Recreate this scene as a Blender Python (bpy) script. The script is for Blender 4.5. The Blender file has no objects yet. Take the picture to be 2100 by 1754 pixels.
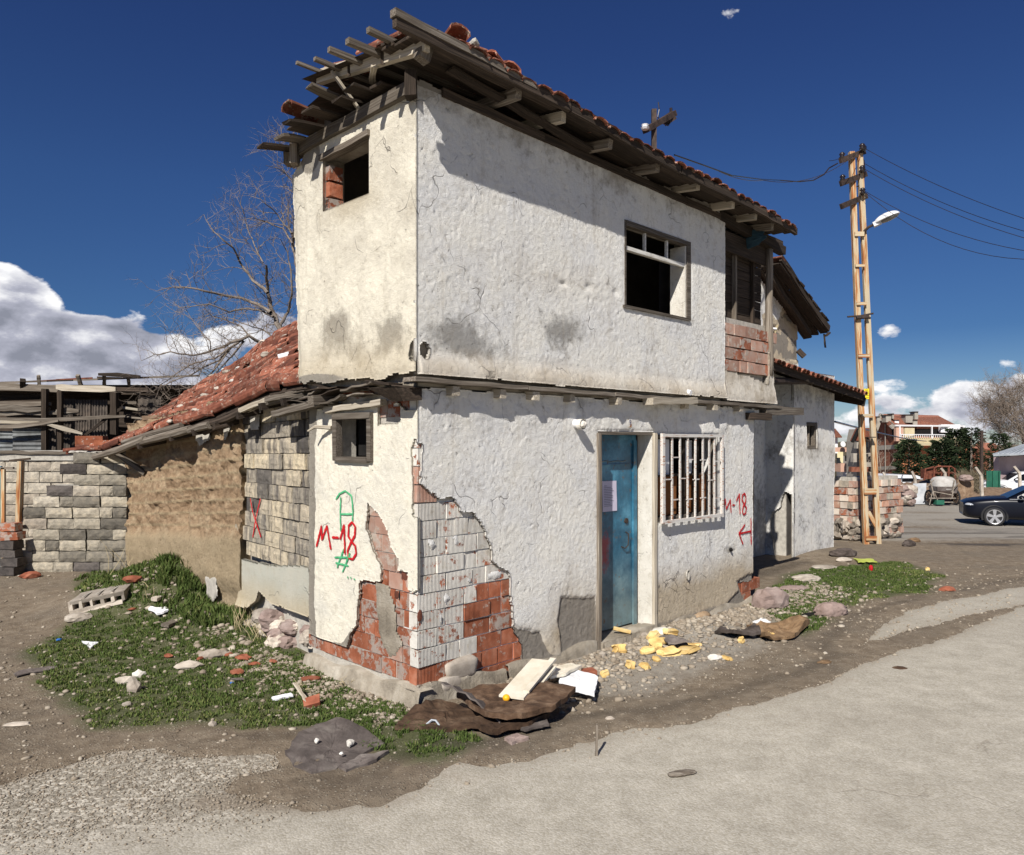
import bpy, math, random
import numpy as np
from mathutils import Vector, Matrix
random.seed(7); rng = np.random.default_rng(7)
S = bpy.context.scene
COL = S.collection
# ---------------------------------------------------------------- camera
HZ = 905.0; FP = 1552.0; EYE = 2.08          # horizon line, focal length (in a 2100 px wide view), eye height
cam_d = bpy.data.cameras.new('camera'); cam = bpy.data.objects.new('camera', cam_d); COL.objects.link(cam)
cam.location = (0, 0, EYE); cam.rotation_euler = (math.radians(90), 0, 0)
cam_d.sensor_width = 36; cam_d.lens = 36*FP/2100; cam_d.shift_y = (HZ-877)/2100; cam_d.clip_end = 6000; cam_d.clip_start = .05
S.camera = cam
S.view_settings.view_transform = 'Standard'; S.view_settings.look = 'None'; S.view_settings.gamma = 1
S.view_settings.exposure = 0.36
S.cycles.max_bounces = 6; S.cycles.diffuse_bounces = 3; S.cycles.transparent_max_bounces = 12
# ---------------------------------------------------------------- sun
SUN_T = Vector((.372, 1.04, -.93)).normalized()     # direction the light travels
EL = math.asin(-SUN_T.z); AZ = math.atan2(-SUN_T.x, -SUN_T.y)
sl = bpy.data.lights.new('sun', 'SUN'); sl.energy = 4.9; sl.angle = math.radians(.53); sl.color = (1, .95, .88)
so = bpy.data.objects.new('sun', sl); COL.objects.link(so)
so.rotation_euler = SUN_T.to_track_quat('-Z', 'Y').to_euler(); so.location = (-6, -12, 14)
# ---------------------------------------------------------------- node helper
class NT:
    def __init__(s, tree): s.t = tree; s.n = tree.nodes; s.l = tree.links
    def node(s, typ, ins=None, **kw):
        nd = s.n.new(typ)
        for k, v in kw.items(): setattr(nd, k, v)
        for k, v in (ins or {}).items(): s.put(nd.inputs[k], v)
        return nd
    def put(s, sock, v):
        if isinstance(v, bpy.types.NodeSocket): s.l.new(v, sock)
        elif isinstance(v, (tuple, list)) and sock.type == 'RGBA': sock.default_value = tuple(v) if len(v) == 4 else tuple(v)+(1,)
        else: sock.default_value = v
    def math(s, op, a, b=0.0, c=0.0, clamp=False):
        nd = s.n.new('ShaderNodeMath'); nd.operation = op; nd.use_clamp = clamp
        s.put(nd.inputs[0], a); s.put(nd.inputs[1], b); s.put(nd.inputs[2], c); return nd.outputs[0]
    def vmath(s, op, a, b=(0, 0, 0)):
        nd = s.n.new('ShaderNodeVectorMath'); nd.operation = op
        s.put(nd.inputs[0], a); s.put(nd.inputs[1], b)
        return nd.outputs['Value'] if op in ('LENGTH', 'DISTANCE', 'DOT_PRODUCT') else nd.outputs[0]
    def mix(s, f, a, b, mode='MIX'):
        nd = s.n.new('ShaderNodeMix'); nd.data_type = 'RGBA'; nd.blend_type = mode
        s.put(nd.inputs[0], f); s.put(nd.inputs[6], a); s.put(nd.inputs[7], b); return nd.outputs[2]
    def ramp(s, f, stops, interp='LINEAR'):
        nd = s.n.new('ShaderNodeValToRGB'); cr = nd.color_ramp; cr.interpolation = interp
        while len(cr.elements) < len(stops): cr.elements.new(.5)
        for e, (p, c) in zip(cr.elements, stops): e.position = p; e.color = c if len(c) == 4 else tuple(c)+(1,)
        s.put(nd.inputs[0], f); return nd.outputs[0]
    def mapr(s, v, a, b, c=0.0, d=1.0):
        nd = s.n.new('ShaderNodeMapRange'); nd.clamp = True
        for i, x in enumerate((v, a, b, c, d)): s.put(nd.inputs[i], x)
        return nd.outputs[0]
    def noise(s, vec, scale, detail=6, rough=.6, dist=0):
        nd = s.n.new('ShaderNodeTexNoise'); s.put(nd.inputs['Vector'], vec); nd.inputs['Scale'].default_value = scale
        nd.inputs['Detail'].default_value = detail; nd.inputs['Roughness'].default_value = rough; nd.inputs['Distortion'].default_value = dist
        return nd.outputs['Fac']
# ---------------------------------------------------------------- world: clear deep-blue sky with low cumulus
Wd = bpy.data.worlds.new('World'); S.world = Wd; Wd.use_nodes = True
q = NT(Wd.node_tree); q.n.clear()
sky = q.node('ShaderNodeTexSky', sky_type='NISHITA', sun_disc=False, sun_elevation=EL, sun_rotation=AZ, altitude=1100, air_density=1.0, dust_density=.35, ozone_density=2.2)
gen = q.node('ShaderNodeTexCoord').outputs['Generated']
SKYS = .085
def cdir(px, py):
    v = Vector(((px-1050)/FP, 1, (HZ-py)/FP)); v.normalize(); return v
sep = q.node('ShaderNodeSeparateXYZ', {0: gen}); zz = sep.outputs[2]
skyc = q.mix(1.0, sky.outputs[0], q.ramp(zz, [(0, (.44, .51, .60)), (.13, (.185, .30, .47)), (.30, (.20, .32, .53)), (.46, (.18, .275, .51)), (1, (.17, .26, .47))]), 'MULTIPLY')
stv = q.vmath('MULTIPLY', gen, (1, 1, 1.9))
def cl_noise(v):
    a = q.noise(v, 9.0, 10, .62, .1); vo = q.node('ShaderNodeTexVoronoi', {'Vector': q.vmath('ADD', v, q.vmath('MULTIPLY', q.node('ShaderNodeTexNoise', {'Vector': v, 'Scale': 9.0, 'Detail': 4.0}).outputs['Color'], (.05, .05, .05))), 'Scale': 24.0}, feature='SMOOTH_F1'); vo.inputs['Smoothness'].default_value = .35
    return q.math('ADD', q.math('MULTIPLY', q.math('SUBTRACT', a, .5), 1.15), q.math('SUBTRACT', .62, q.math('MULTIPLY', vo.outputs['Distance'], .30)))
blobs = [((-60, 600), .10, .46), ((30, 585), .06, .40), ((-30, 720), .13, .36), ((120, 740), .11, .34), ((180, 690), .07, .36), ((245, 700), .085, .40), ((315, 730), .06, .34), ((200, 800), .11, .2),
         ((520, 695), .07, .36), ((590, 665), .06, .34), ((410, 765), .07, .32), ((340, 790), .06, .2), ((1960, 815), .055, .27), ((2060, 830), .07, .28), ((1800, 865), .06, .24), ((1810, 805), .045, .18),
         ((1775, 684), .04, .17), ((1825, 686), .03, .15), ((1500, 15), .04, .50), ((1365, 2), .03, .47)]
def dens(v):
    base = cl_noise(v)
    z = q.node('ShaderNodeSeparateXYZ', {0: v}).outputs[2]
    el = q.math('DIVIDE', z, 1.9)
    band = q.math('ADD', q.mapr(el, .02, .10, .10, -.10), q.mapr(el, .13, .26, 0, -.34))
    tot = q.math('ADD', base, band)
    for (c, r, w) in blobs:
        d = cdir(*c); cc = (d.x, d.y, d.z*1.9)
        ds = q.vmath('DISTANCE', v, cc)
        tot = q.math('ADD', tot, q.math('MULTIPLY', q.mapr(ds, r*1.05, r*.25, 0, 1), w))
    return tot
d0 = dens(stv)
mask = q.mapr(d0, .585, .68, 0, 1)
off = q.vmath('ADD', stv, (-.015, -.01, .045))
d1 = cl_noise(off); d1b = cl_noise(stv)
shade = q.math('ADD', q.math('MULTIPLY', q.math('SUBTRACT', d1b, d1), 2.2), q.mapr(d0, .62, 1.0, .80, .34))
cloudc = q.ramp(shade, [(0, (.34/SKYS*.62, .36/SKYS*.62, .44/SKYS*.62)), (.45, (.36/SKYS, .37/SKYS, .44/SKYS)), (1, (.80/SKYS, .80/SKYS, .81/SKYS))])
wcol = q.mix(mask, skyc, cloudc)
bg = q.node('ShaderNodeBackground', {'Color': wcol, 'Strength': SKYS})
q.l.new(bg.outputs[0], q.node('ShaderNodeOutputWorld').inputs[0])
# ---------------------------------------------------------------- geometry of the place
C0 = np.array([-.737, 5.93])
DR = np.array([.7044, .7098]); NR = np.array([.7098, -.7044])      # along / out of the long street face
DL = np.array([-.7098, .7044]); NL = np.array([-.7044, -.7098])    # along / out of the narrow end face
class Plane:
    def __init__(s, org, d, n): s.o = np.array(org, float); s.d = np.array(d, float); s.n = np.array(n, float)
    def P(s, a, z, o=0.0):
        p = s.o + s.d*a + s.n*o; return (float(p[0]), float(p[1]), float(z))
    def U(s, px, py, o=0.0):            # which spot of this wall plane lies on a given line of sight
        r = np.array([(px-1050)/FP, 1.0]); w = s.o + s.n*o
        k = w.dot(s.n)/r.dot(s.n); p = r*k
        return float((p-w).dot(s.d)), float(EYE + k*(HZ-py)/FP)
    def v(s): return Vector((s.d[0], s.d[1], 0)), Vector((s.n[0], s.n[1], 0))
PR = Plane(C0, DR, NR); PL = Plane(C0, DL, NL)
def W(px, py, Y): return Vector(((px-1050)/FP*Y, Y, EYE+(HZ-py)/FP*Y))
def proj(p): return 1050+FP*p[0]/p[1], HZ-FP*(p[2]-EYE)/p[1]
# ---------------------------------------------------------------- numpy noise
def _h(i, j, s):
    n = (i.astype(np.int64)*374761393 + j.astype(np.int64)*668265263 + s*1442695041) & 0x7fffffff
    n = ((n ^ (n >> 13))*1274126177) & 0x7fffffff
    return ((n ^ (n >> 16)) & 0xffff)/65535.0
def vn(x, y, s=0):
    x = np.asarray(x, float); y = np.asarray(y, float); i = np.floor(x); j = np.floor(y); u = x-i; v = y-j
    u = u*u*(3-2*u); v = v*v*(3-2*v)
    return (_h(i, j, s)*(1-u)+_h(i+1, j, s)*u)*(1-v) + (_h(i, j+1, s)*(1-u)+_h(i+1, j+1, s)*u)*v
def fbm(x, y, sc=1.0, o=4, s=0, g=.5):
    t = 0; a = 1; m = 0
    for k in range(o):
        t = t + a*vn(np.asarray(x)*sc+k*17.3, np.asarray(y)*sc+k*9.1, s+k*31); m += a; a *= g; sc *= 2.03
    return t/m
def sst(a, b, x): x = np.clip((np.asarray(x, float)-a)/(b-a), 0, 1); return x*x*(3-2*x)
def inpoly(x, y, poly):
    x = np.asarray(x, float); y = np.asarray(y, float); ins = np.zeros(np.broadcast(x, y).shape, bool); n = len(poly)
    for i in range(n):
        x1, y1 = poly[i]; x2, y2 = poly[(i+1) % n]
        c = ((y1 > y) != (y2 > y)) & (x < (x2-x1)*(y-y1)/((y2-y1) if y2 != y1 else 1e-9)+x1)
        ins ^= c
    return ins
def pdist(x, y, poly, closed=True):
    x = np.asarray(x, float); y = np.asarray(y, float); best = np.full(np.broadcast(x, y).shape, 1e9); n = len(poly)
    for i in range(n if closed else n-1):
        x1, y1 = poly[i]; x2, y2 = poly[(i+1) % n]; dx, dy = x2-x1, y2-y1; L = dx*dx+dy*dy+1e-12
        t = np.clip(((x-x1)*dx+(y-y1)*dy)/L, 0, 1); best = np.minimum(best, (x-x1-t*dx)**2+(y-y1-t*dy)**2)
    return np.sqrt(best)
def sdist(x, y, poly):               # positive inside
    d = pdist(x, y, poly); return np.where(inpoly(x, y, poly), d, -d)
# ---------------------------------------------------------------- ground height
def gh(x, y, fine=True):
    x = np.asarray(x, float); y = np.asarray(y, float)
    z = -.85*sst(15, 27, y)*sst(2, 7, x) - .85*sst(17, 30, y)*(1-sst(2, 7, x)) - 3.2*sst(34, 85, y)
    z = z + .2*sst(8.6, 11.5, y)*sst(-1.5, -4, x)*(1-sst(17, 30, y))
    z = z + .52*np.exp(-(((x+4.35)/1.0)**2+((y-9.5)/.75)**2)) + .14*np.exp(-(((x+3.2)/.7)**2+((y-8.4)/.5)**2))
    z = z + .10*np.exp(-(((x-2.05)/.5)**2+((y-8.25)/.45)**2)) + .05*np.exp(-(((x-5.9)/.9)**2+((y-14.0)/.7)**2))
    if fine: z = z + .05*(fbm(x, y, .8, 3, 5)-.5) + .018*(fbm(x, y, 5, 3, 6)-.5)
    return z
def G(px, py):                        # spot of the ground on a line of sight
    k = EYE*FP/max(py-HZ, 8)
    for _ in range(25):
        z = float(gh(k*(px-1050)/FP, k)); k = .5*k+.5*(EYE-z)*FP/max(py-HZ, 8)
    return Vector((k*(px-1050)/FP, k, z))
# ---------------------------------------------------------------- objects
def setp(o, label=None, cat=None, group=None, kind=None):
    if label: o['label'] = label
    if cat: o['category'] = cat
    if group: o['group'] = group
    if kind: o['kind'] = kind
    return o
def thing(name, label, cat, loc=(0, 0, 0), group=None):
    o = bpy.data.objects.new(name, None); COL.objects.link(o); o.location = loc; o.empty_display_size = .2
    return setp(o, label, cat, group)
def root_loc(o):
    v = Vector((0, 0, 0))
    while o is not None: v += o.location; o = o.parent
    return v
class MB:
    def __init__(s): s.v = []; s.f = []; s.c = []; s.k = random.random()*50
    def add(s, vs, fs, lc=None):
        b = len(s.v); s.v += [tuple(p) for p in vs]; s.f += [tuple(i+b for i in f) for f in fs]
        s.c += [tuple(p) for p in (lc if lc is not None else vs)]; return s
    def box(s, c, sx, sy, sz, X=(1, 0, 0), Z=(0, 0, 1), j=0.0, taper=1.0):
        X = Vector(X).normalized(); Z = Vector(Z); Z = (Z-X*Z.dot(X)).normalized(); Y = Z.cross(X); c = Vector(c); k = random.random()*40
        vs = []; lc = []
        for a, b, d in [(-1, -1, -1), (1, -1, -1), (1, 1, -1), (-1, 1, -1), (-1, -1, 1), (1, -1, 1), (1, 1, 1), (-1, 1, 1)]:
            t = taper if d > 0 else 1
            vs.append(c+X*(a*sx/2*t)+Y*(b*sy/2*t)+Z*(d*sz/2)+Vector([random.uniform(-j, j) for _ in range(3)]))
            lc.append((a*sx/2+k, b*sy/2, d*sz/2))
        return s.add(vs, [(0, 3, 2, 1), (4, 5, 6, 7), (0, 1, 5, 4), (1, 2, 6, 5), (2, 3, 7, 6), (3, 0, 4, 7)], lc)
    def beam(s, p0, p1, w, h, up=(0, 0, 1), seg=1, j=0.0, sag=0.0, rag=0.0):
        p0 = Vector(p0); p1 = Vector(p1); X = (p1-p0); L = X.length; X.normalize(); up = Vector(up)
        if abs(up.dot(X)) > .98: up = Vector((0, 1, 0))
        Z = (up-X*up.dot(X)).normalized(); Y = Z.cross(X); k = random.random()*40; vs = []; lc = []; fs = []
        for i in range(seg+1):
            t = i/seg; c = p0+X*(L*t)+Z*(-sag*4*t*(1-t))+Y*random.uniform(-j, j)+Z*random.uniform(-j, j); ww = w*(1+random.uniform(-1, 1)*min(.5, j/w*2))
            e = (X*random.uniform(-rag, rag)) if i in (0, seg) else Vector((0, 0, 0))
            for a, b in ((-1, -1), (1, -1), (1, 1), (-1, 1)):
                e2 = X*random.uniform(-rag, rag)*.6 if i in (0, seg) else Vector((0, 0, 0))
                vs.append(c+Y*(a*ww/2)+Z*(b*h/2)+e+e2); lc.append((L*t+k, a*w/2, b*h/2))
        for i in range(seg):
            q0 = i*4
            for a in range(4): fs.append((q0+a, q0+(a+1) % 4, q0+4+(a+1) % 4, q0+4+a))
        fs.append((3, 2, 1, 0)); e = seg*4; fs.append((e, e+1, e+2, e+3))
        return s.add(vs, fs, lc)
    def tube(s, pts, rad, n=8, cap=True):
        pts = [Vector(p) for p in pts]; m = len(pts); rad = rad if isinstance(rad, (list, tuple)) else [rad]*m
        vs = []; lc = []; fs = []; k = random.random()*40; L = 0; ref = None
        for i, p in enumerate(pts):
            d = (pts[min(i+1, m-1)]-pts[max(i-1, 0)]);
            if d.length < 1e-9: d = Vector((0, 0, 1))
            d.normalize()
            if ref is None: ref = Vector((0, 0, 1)) if abs(d.z) < .9 else Vector((1, 0, 0))
            u = (ref-d*ref.dot(d)).normalized(); v = d.cross(u); ref = u
            if i: L += (p-pts[i-1]).length
            for a in range(n):
                t = 2*math.pi*a/n; vs.append(p+(u*math.cos(t)+v*math.sin(t))*rad[i]); lc.append((L+k, math.cos(t)*rad[i], math.sin(t)*rad[i]))
        for i in range(m-1):
            for a in range(n): fs.append((i*n+a, i*n+(a+1) % n, (i+1)*n+(a+1) % n, (i+1)*n+a))
        if cap: fs.append(tuple(range(n-1, -1, -1))); fs.append(tuple((m-1)*n+a for a in range(n)))
        return s.add(vs, fs, lc)
    def prism(s, pts, dv):            # closed outline (3D points in order) extruded by dv
        n = len(pts); dv = Vector(dv); pts = [Vector(p) for p in pts]
        fs = [tuple(range(n)), tuple(range(2*n-1, n-1, -1))]
        for i in range(n): fs.append((i, i+n, (i+1) % n+n, (i+1) % n)) if True else None
        return s.add(pts+[p+dv for p in pts], fs)
    def rock(s, c, r, sq=(1, 1, 1), sub=1, rough=.25, rot=None):
        vs, fs = ICO[sub]; sd = random.random()*99; out = []; lc = []; R = Matrix.Rotation(random.uniform(0, 6.28) if rot is None else rot, 3, 'Z')
        for p in vs:
            k = 1+rough*(random.uniform(-1, 1)*.6+math.sin(p[0]*3+sd)*.4+math.sin(p[1]*4+sd*2)*.3)
            q3 = Vector((p[0]*sq[0], p[1]*sq[1], p[2]*sq[2]))*(k*r); q3 = R @ q3
            out.append(Vector(c)+q3); lc.append(q3+Vector((sd, 0, 0)))
        return s.add(out, fs, lc)
    def build(s, name, mat, parent=None, smooth=False, label=None, cat=None, group=None, kind=None, origin=None):
        base = root_loc(parent) if parent is not None else Vector(origin if origin is not None else (0, 0, 0))
        me = bpy.data.meshes.new(name); b = np.array(base)
        V = np.array(s.v, float)-b if len(s.v) else np.zeros((0, 3))
        me.from_pydata(V.tolist(), [], s.f)
        at = me.attributes.new('lc', 'FLOAT_VECTOR', 'POINT'); at.data.foreach_set('vector', np.array(s.c, np.float32).ravel())
        if isinstance(mat, (list, tuple)):
            for m in mat: me.materials.append(m)
        elif mat: me.materials.append(mat)
        if smooth: me.polygons.foreach_set('use_smooth', [True]*len(me.polygons))
        o = bpy.data.objects.new(name, me); COL.objects.link(o)
        if parent is not None: o.parent = parent
        else: o.location = base
        if origin is not None and parent is not None: pass
        return setp(o, label, cat, group, kind)
def link_copy(me, name, mat, parent, loc, rot=None, scale=(1, 1, 1)):
    o = bpy.data.objects.new(name, me); COL.objects.link(o); o.parent = parent
    b = root_loc(parent) if parent is not None else Vector((0, 0, 0))
    o.location = Vector(loc)-b
    if rot is not None: o.rotation_euler = rot.to_euler() if isinstance(rot, (Matrix,)) else rot
    o.scale = scale
    if mat is not None: o.material_slots[0].link = 'OBJECT'; o.material_slots[0].material = mat
    return o
def _ico():
    t = (1+5**.5)/2; v = [(-1, t, 0), (1, t, 0), (-1, -t, 0), (1, -t, 0), (0, -1, t), (0, 1, t), (0, -1, -t), (0, 1, -t), (t, 0, -1), (t, 0, 1), (-t, 0, -1), (-t, 0, 1)]
    v = [Vector(p).normalized() for p in v]
    f = [(0, 11, 5), (0, 5, 1), (0, 1, 7), (0, 7, 10), (0, 10, 11), (1, 5, 9), (5, 11, 4), (11, 10, 2), (10, 7, 6), (7, 1, 8), (3, 9, 4), (3, 4, 2), (3, 2, 6), (3, 6, 8), (3, 8, 9), (4, 9, 5), (2, 4, 11), (6, 2, 10), (8, 6, 7), (9, 8, 1)]
    out = {0: (list(v), list(f))}
    for lv in (1, 2, 3):
        nv = list(v); nf = []; mid = {}
        def mp(a, b):
            k = (min(a, b), max(a, b))
            if k not in mid: nv.append(((nv[a]+nv[b])/2).normalized()); mid[k] = len(nv)-1
            return mid[k]
        for a, b, c in f:
            x, y, z = mp(a, b), mp(b, c), mp(c, a); nf += [(a, x, z), (b, y, x), (c, z, y), (x, y, z)]
        v, f = nv, nf; out[lv] = (list(v), list(f))
    return out
ICO = _ico()
# ---------------------------------------------------------------- materials
M = {}
def mat(name):
    m = bpy.data.materials.new(name); m.use_nodes = True; t = NT(m.node_tree); t.n.clear()
    b = t.node('ShaderNodeBsdfPrincipled'); o = t.node('ShaderNodeOutputMaterial'); t.l.new(b.outputs[0], o.inputs[0])
    M[name] = m; return m, t, b
def lcv(t, rnd=True):
    a = t.node('ShaderNodeAttribute', attribute_name='lc').outputs['Vector']
    if not rnd: return a
    oi = t.node('ShaderNodeObjectInfo'); r = t.math('MULTIPLY', oi.outputs['Random'], 37.0)
    cmb = t.node('ShaderNodeCombineXYZ', {0: r, 1: r, 2: r}); return t.vmath('ADD', a, cmb.outputs[0])
def rv(t): return t.node('ShaderNodeObjectInfo').outputs['Random']
def bump(t, b, h, strength=.4, dist=.01):
    bn = t.node('ShaderNodeBump', {'Strength': strength, 'Distance': dist, 'Height': h}); t.l.new(bn.outputs[0], b.inputs['Normal']); return bn
def simple(name, cols, scale=6, st=(1, 1, 1), rough=.9, bs=.35, bsc=60, bd=.006, metal=0, vary=.25, pos=None, spec=.25, spots=None):
    m, t, b = mat(name); v = t.vmath('MULTIPLY', lcv(t), st)
    n = t.noise(v, scale, 8, .62); pos = pos or [.3+.4*i/(max(1, len(cols)-1)) for i in range(len(cols))]
    c = t.ramp(n, list(zip(pos, cols)))
    if spots: c = t.mix(t.mapr(t.noise(v, spots[0], 5, .7), spots[1], spots[1]+.08), c, spots[2])
    if vary:
        f = t.mapr(rv(t), 0, 1, 1-vary, 1+vary); g = t.node('ShaderNodeCombineXYZ', {0: f, 1: f, 2: f}).outputs[0]; c = t.mix(1.0, c, g, 'MULTIPLY')
    t.put(b.inputs['Base Color'], c); b.inputs['Roughness'].default_value = rough; b.inputs['Metallic'].default_value = metal
    b.inputs['Specular IOR Level'].default_value = spec
    if bs: bump(t, b, t.noise(v, bsc, 6, .7), bs, bd)
    return m
# aged wood: grain runs along the first local coordinate
simple('wood_grey', [(.06, .047, .036), (.15, .125, .098), (.28, .25, .21)], 9, (.25, 9, 9), .9, .7, 7, .006, vary=.35)
simple('wood_pale', [(.22, .18, .13), (.42, .37, .29), (.55, .5, .42)], 9, (.25, 9, 9), .9, .7, 7, .006, vary=.25)
simple('wood_dark', [(.014, .011, .008), (.04, .029, .021), (.085, .062, .046)], 9, (.25, 9, 9), .9, .7, 7, .006, vary=.35)
simple('wood_paint', [(.30, .27, .22), (.60, .58, .53), (.74, .73, .69)], 10, (.5, 5, 5), .75, .4, 30, .003, vary=.1)
simple('tile', [(.09, .034, .023), (.20, .068, .040), (.33, .14, .09)], 9, (1, 1, 1), .9, .6, 60, .005, vary=.5, spots=(20, .56, (.36, .29, .23)))
simple('tile_dark', [(.05, .02, .014), (.13, .042, .025), (.2, .08, .05)], 9, (1, 1, 1), .9, .5, 60, .004, vary=.4)
simple('mortar', [(.30, .28, .245), (.42, .395, .345), (.52, .49, .43)], 14, bs=.6, bsc=70, bd=.012, vary=0)
simple('concrete', [(.17, .145, .11), (.32, .28, .22), (.46, .42, .35)], 4, bs=.9, bsc=50, bd=.015, vary=.1)
simple('adobe_brick_end', [(.18, .12, .07), (.3, .21, .13), (.4, .3, .2)], 9, bs=.7, bsc=40, bd=.015)
simple('earth', [(.12, .08, .05), (.21, .14, .09), (.3, .22, .15)], 6, bs=.7, bsc=60, bd=.01, vary=.2)
simple('stone', [(.26, .22, .18), (.40, .35, .29), (.52, .47, .40)], 7, bs=.5, bsc=50, bd=.008, vary=.3)
simple('stone_pale', [(.42, .39, .34), (.6, .57, .51), (.72, .70, .65)], 7, bs=.4, bsc=50, bd=.006, vary=.2)
simple('stone_mauve', [(.18, .13, .11), (.28, .21, .185), (.36, .29, .26)], 5, bs=.6, bsc=40, bd=.01, vary=.1)
simple('redbit', [(.17, .055, .03), (.28, .09, .05), (.36, .15, .09)], 9, bs=.4, bsc=60, bd=.004, vary=.3)
simple('foam', [(.42, .26, .08), (.66, .46, .18), (.76, .62, .34)], 6, bs=.5, bsc=90, bd=.005, vary=.15)
simple('white_board', [(.60, .60, .60), (.76, .77, .79), (.82, .82, .84)], 3, bs=.1, vary=.05, rough=.6)
simple('cream_board', [(.30, .25, .17), (.60, .54, .42), (.72, .67, .56)], 5, bs=.2, vary=.05, rough=.7, pos=[.22, .38, .6])
simple('felt', [(.03, .017, .010), (.085, .050, .030), (.17, .115, .075)], 7, bs=.8, bsc=30, bd=.012, vary=.25)
simple('felt_grey', [(.07, .058, .052), (.12, .10, .09), (.2, .175, .155)], 5, bs=.5, bsc=30, bd=.008, vary=.15)
simple('cloth_brown', [(.09, .055, .03), (.19, .12, .065), (.28, .19, .11)], 9, bs=.8, bsc=60, bd=.01, vary=.15)
simple('cloth_dark', [(.03, .024, .02), (.07, .055, .047), (.12, .10, .09)], 9, bs=.6, bsc=40, bd=.01, vary=.2)
simple('plastic_white', [(.7, .7, .7), (.82, .82, .83)], 6, bs=.1, vary=.05, rough=.5)
simple('black', [(.004, .004, .004), (.015, .014, .013)], 6, bs=.2, vary=0)
simple('iron', [(.02, .014, .012), (.05, .035, .028), (.08, .05, .04)], 14, bs=.3, vary=.2, rough=.7)
simple('rust', [(.38, .34, .27), (.50, .41, .27), (.42, .22, .09), (.30, .10, .035), (.13, .05, .022)], 1.6, (.8, 14, 14), .8, .4, 20, .003, vary=.1, pos=[.3, .47, .54, .61, .77])
simple('grille_paint', [(.34, .30, .26), (.56, .54, .50), (.62, .60, .56), (.30, .11, .04)], 6, (.7, 12, 12), .7, .2, 30, .002, vary=.12, pos=[.2, .38, .54, .62])
simple('corrugated', [(.07, .07, .068), (.14, .15, .15), (.23, .245, .25)], 4, bs=.2, vary=.2, rough=.6, spec=.4)
simple('corrugated_rust', [(.035, .03, .026), (.08, .066, .055), (.15, .12, .095)], 5, bs=.3, vary=.2, rough=.75)
simple('bark', [(.08, .062, .05), (.18, .15, .125), (.30, .26, .22)], 8, (.4, 6, 6), .95, .5, 10, .01, vary=.1)
simple('twig', [(.16, .12, .095), (.30, .25, .20)], 6, bs=0, vary=.1)
simple('interior', [(.10, .085, .07), (.17, .15, .125)], 3, bs=.3, vary=0)
simple('grass', [(.036, .055, .013), (.07, .105, .026), (.19, .19, .07)], .9, bs=0, vary=0, spec=.15)
simple('straw', [(.35, .28, .15), (.5, .42, .26)], 3, bs=0, vary=.2)
simple('pebble', [(.16, .125, .09), (.28, .235, .18), (.48, .43, .35)], 2.2, bs=0, vary=0)
simple('insulator', [(.012, .008, .006), (.03, .02, .016)], 6, bs=0, rough=.25, spec=.6)
simple('lamp_shell', [(.62, .62, .62), (.74, .74, .75)], 6, bs=0, vary=0, rough=.5)
simple('lamp_glass', [(.16, .16, .15), (.24, .24, .22)], 6, bs=0, vary=0, rough=.2, spec=.5)
simple('yellow_sign', [(.75, .60, .03), (.82, .66, .04)], 6, bs=0, vary=0, rough=.5)
simple('orange_fruit', [(.80, .34, .01), (.90, .46, .02)], 6, bs=.1, vary=0, rough=.4)
simple('blue_plastic', [(.02, .10, .35), (.04, .16, .45)], 6, bs=0, vary=0, rough=.5)
simple('lime_plastic', [(.36, .42, .06), (.45, .5, .12)], 6, bs=0, vary=0, rough=.5)
simple('paint_red', [(.42, .008, .014), (.55, .015, .02)], 18, bs=.1, vary=0, rough=.6)
simple('paint_green', [(.03, .32, .13), (.12, .45, .22)], 18, bs=.1, vary=0, rough=.6)
simple('paper', [(.52, .48, .60), (.60, .57, .68)], 5, bs=.2, bsc=12, vary=0)
simple('ink', [(.10, .10, .14), (.14, .14, .2)], 5, bs=0, vary=0)
simple('blue_fabric', [(.02, .05, .07), (.05, .10, .13)], 5, bs=.3, vary=0)
# hollow clay brick, ribbed face; lc.x along the face
def brick_mat(name, cols, wash, washcol, th):
    m, t, b = mat(name); v = lcv(t); raw = lcv(t, False)
    c = t.ramp(t.noise(v, 7, 6, .6), [(.3, cols[0]), (.5, cols[1]), (.7, cols[2])])
    f = t.mapr(rv(t), 0, 1, .75, 1.25); c = t.mix(1.0, c, t.node('ShaderNodeCombineXYZ', {0: f, 1: f, 2: f}).outputs[0], 'MULTIPLY')
    w = t.node('ShaderNodeTexWave', {'Vector': raw, 'Scale': 22.0, 'Distortion': .6, 'Detail': 1.0}, wave_type='BANDS', bands_direction='X').outputs['Fac']
    mk = t.mapr(t.math('ADD', t.noise(v, 9, 7, .72), t.math('MULTIPLY', w, -.05)), th, th+.035)
    wc = t.ramp(t.noise(v, 10, 6, .65), [(.28, [x*k for x, k in zip(washcol, (.66, .62, .54))]), (.45, [x*.9 for x in washcol]), (.7, washcol)]); g2 = t.mapr(t.math('FRACT', t.math('MULTIPLY', rv(t), 7.3)), 0, 1, .82, 1.06)
    wc = t.mix(1.0, wc, t.node('ShaderNodeCombineXYZ', {0: g2, 1: g2, 2: t.math('MULTIPLY', g2, .97)}).outputs[0], 'MULTIPLY'); c = t.mix(t.math('MULTIPLY', mk, wash), c, wc)
    t.put(b.inputs['Base Color'], c); b.inputs['Roughness'].default_value = .92; b.inputs['Specular IOR Level'].default_value = .2
    h = t.math('ADD', t.math('MULTIPLY', w, .85), t.math('MULTIPLY', t.noise(v, 45, 5, .7), .7)); h = t.math('ADD', h, t.math('MULTIPLY', mk, .3))
    bump(t, b, h, .9, .008); return m
RC = [(.23, .072, .036), (.36, .12, .062), (.46, .20, .125)]
brick_mat('brick_red', RC, .75, (.55, .50, .45), .56)
brick_mat('brick_smear', RC, .8, (.50, .46, .42), .47)
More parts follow.
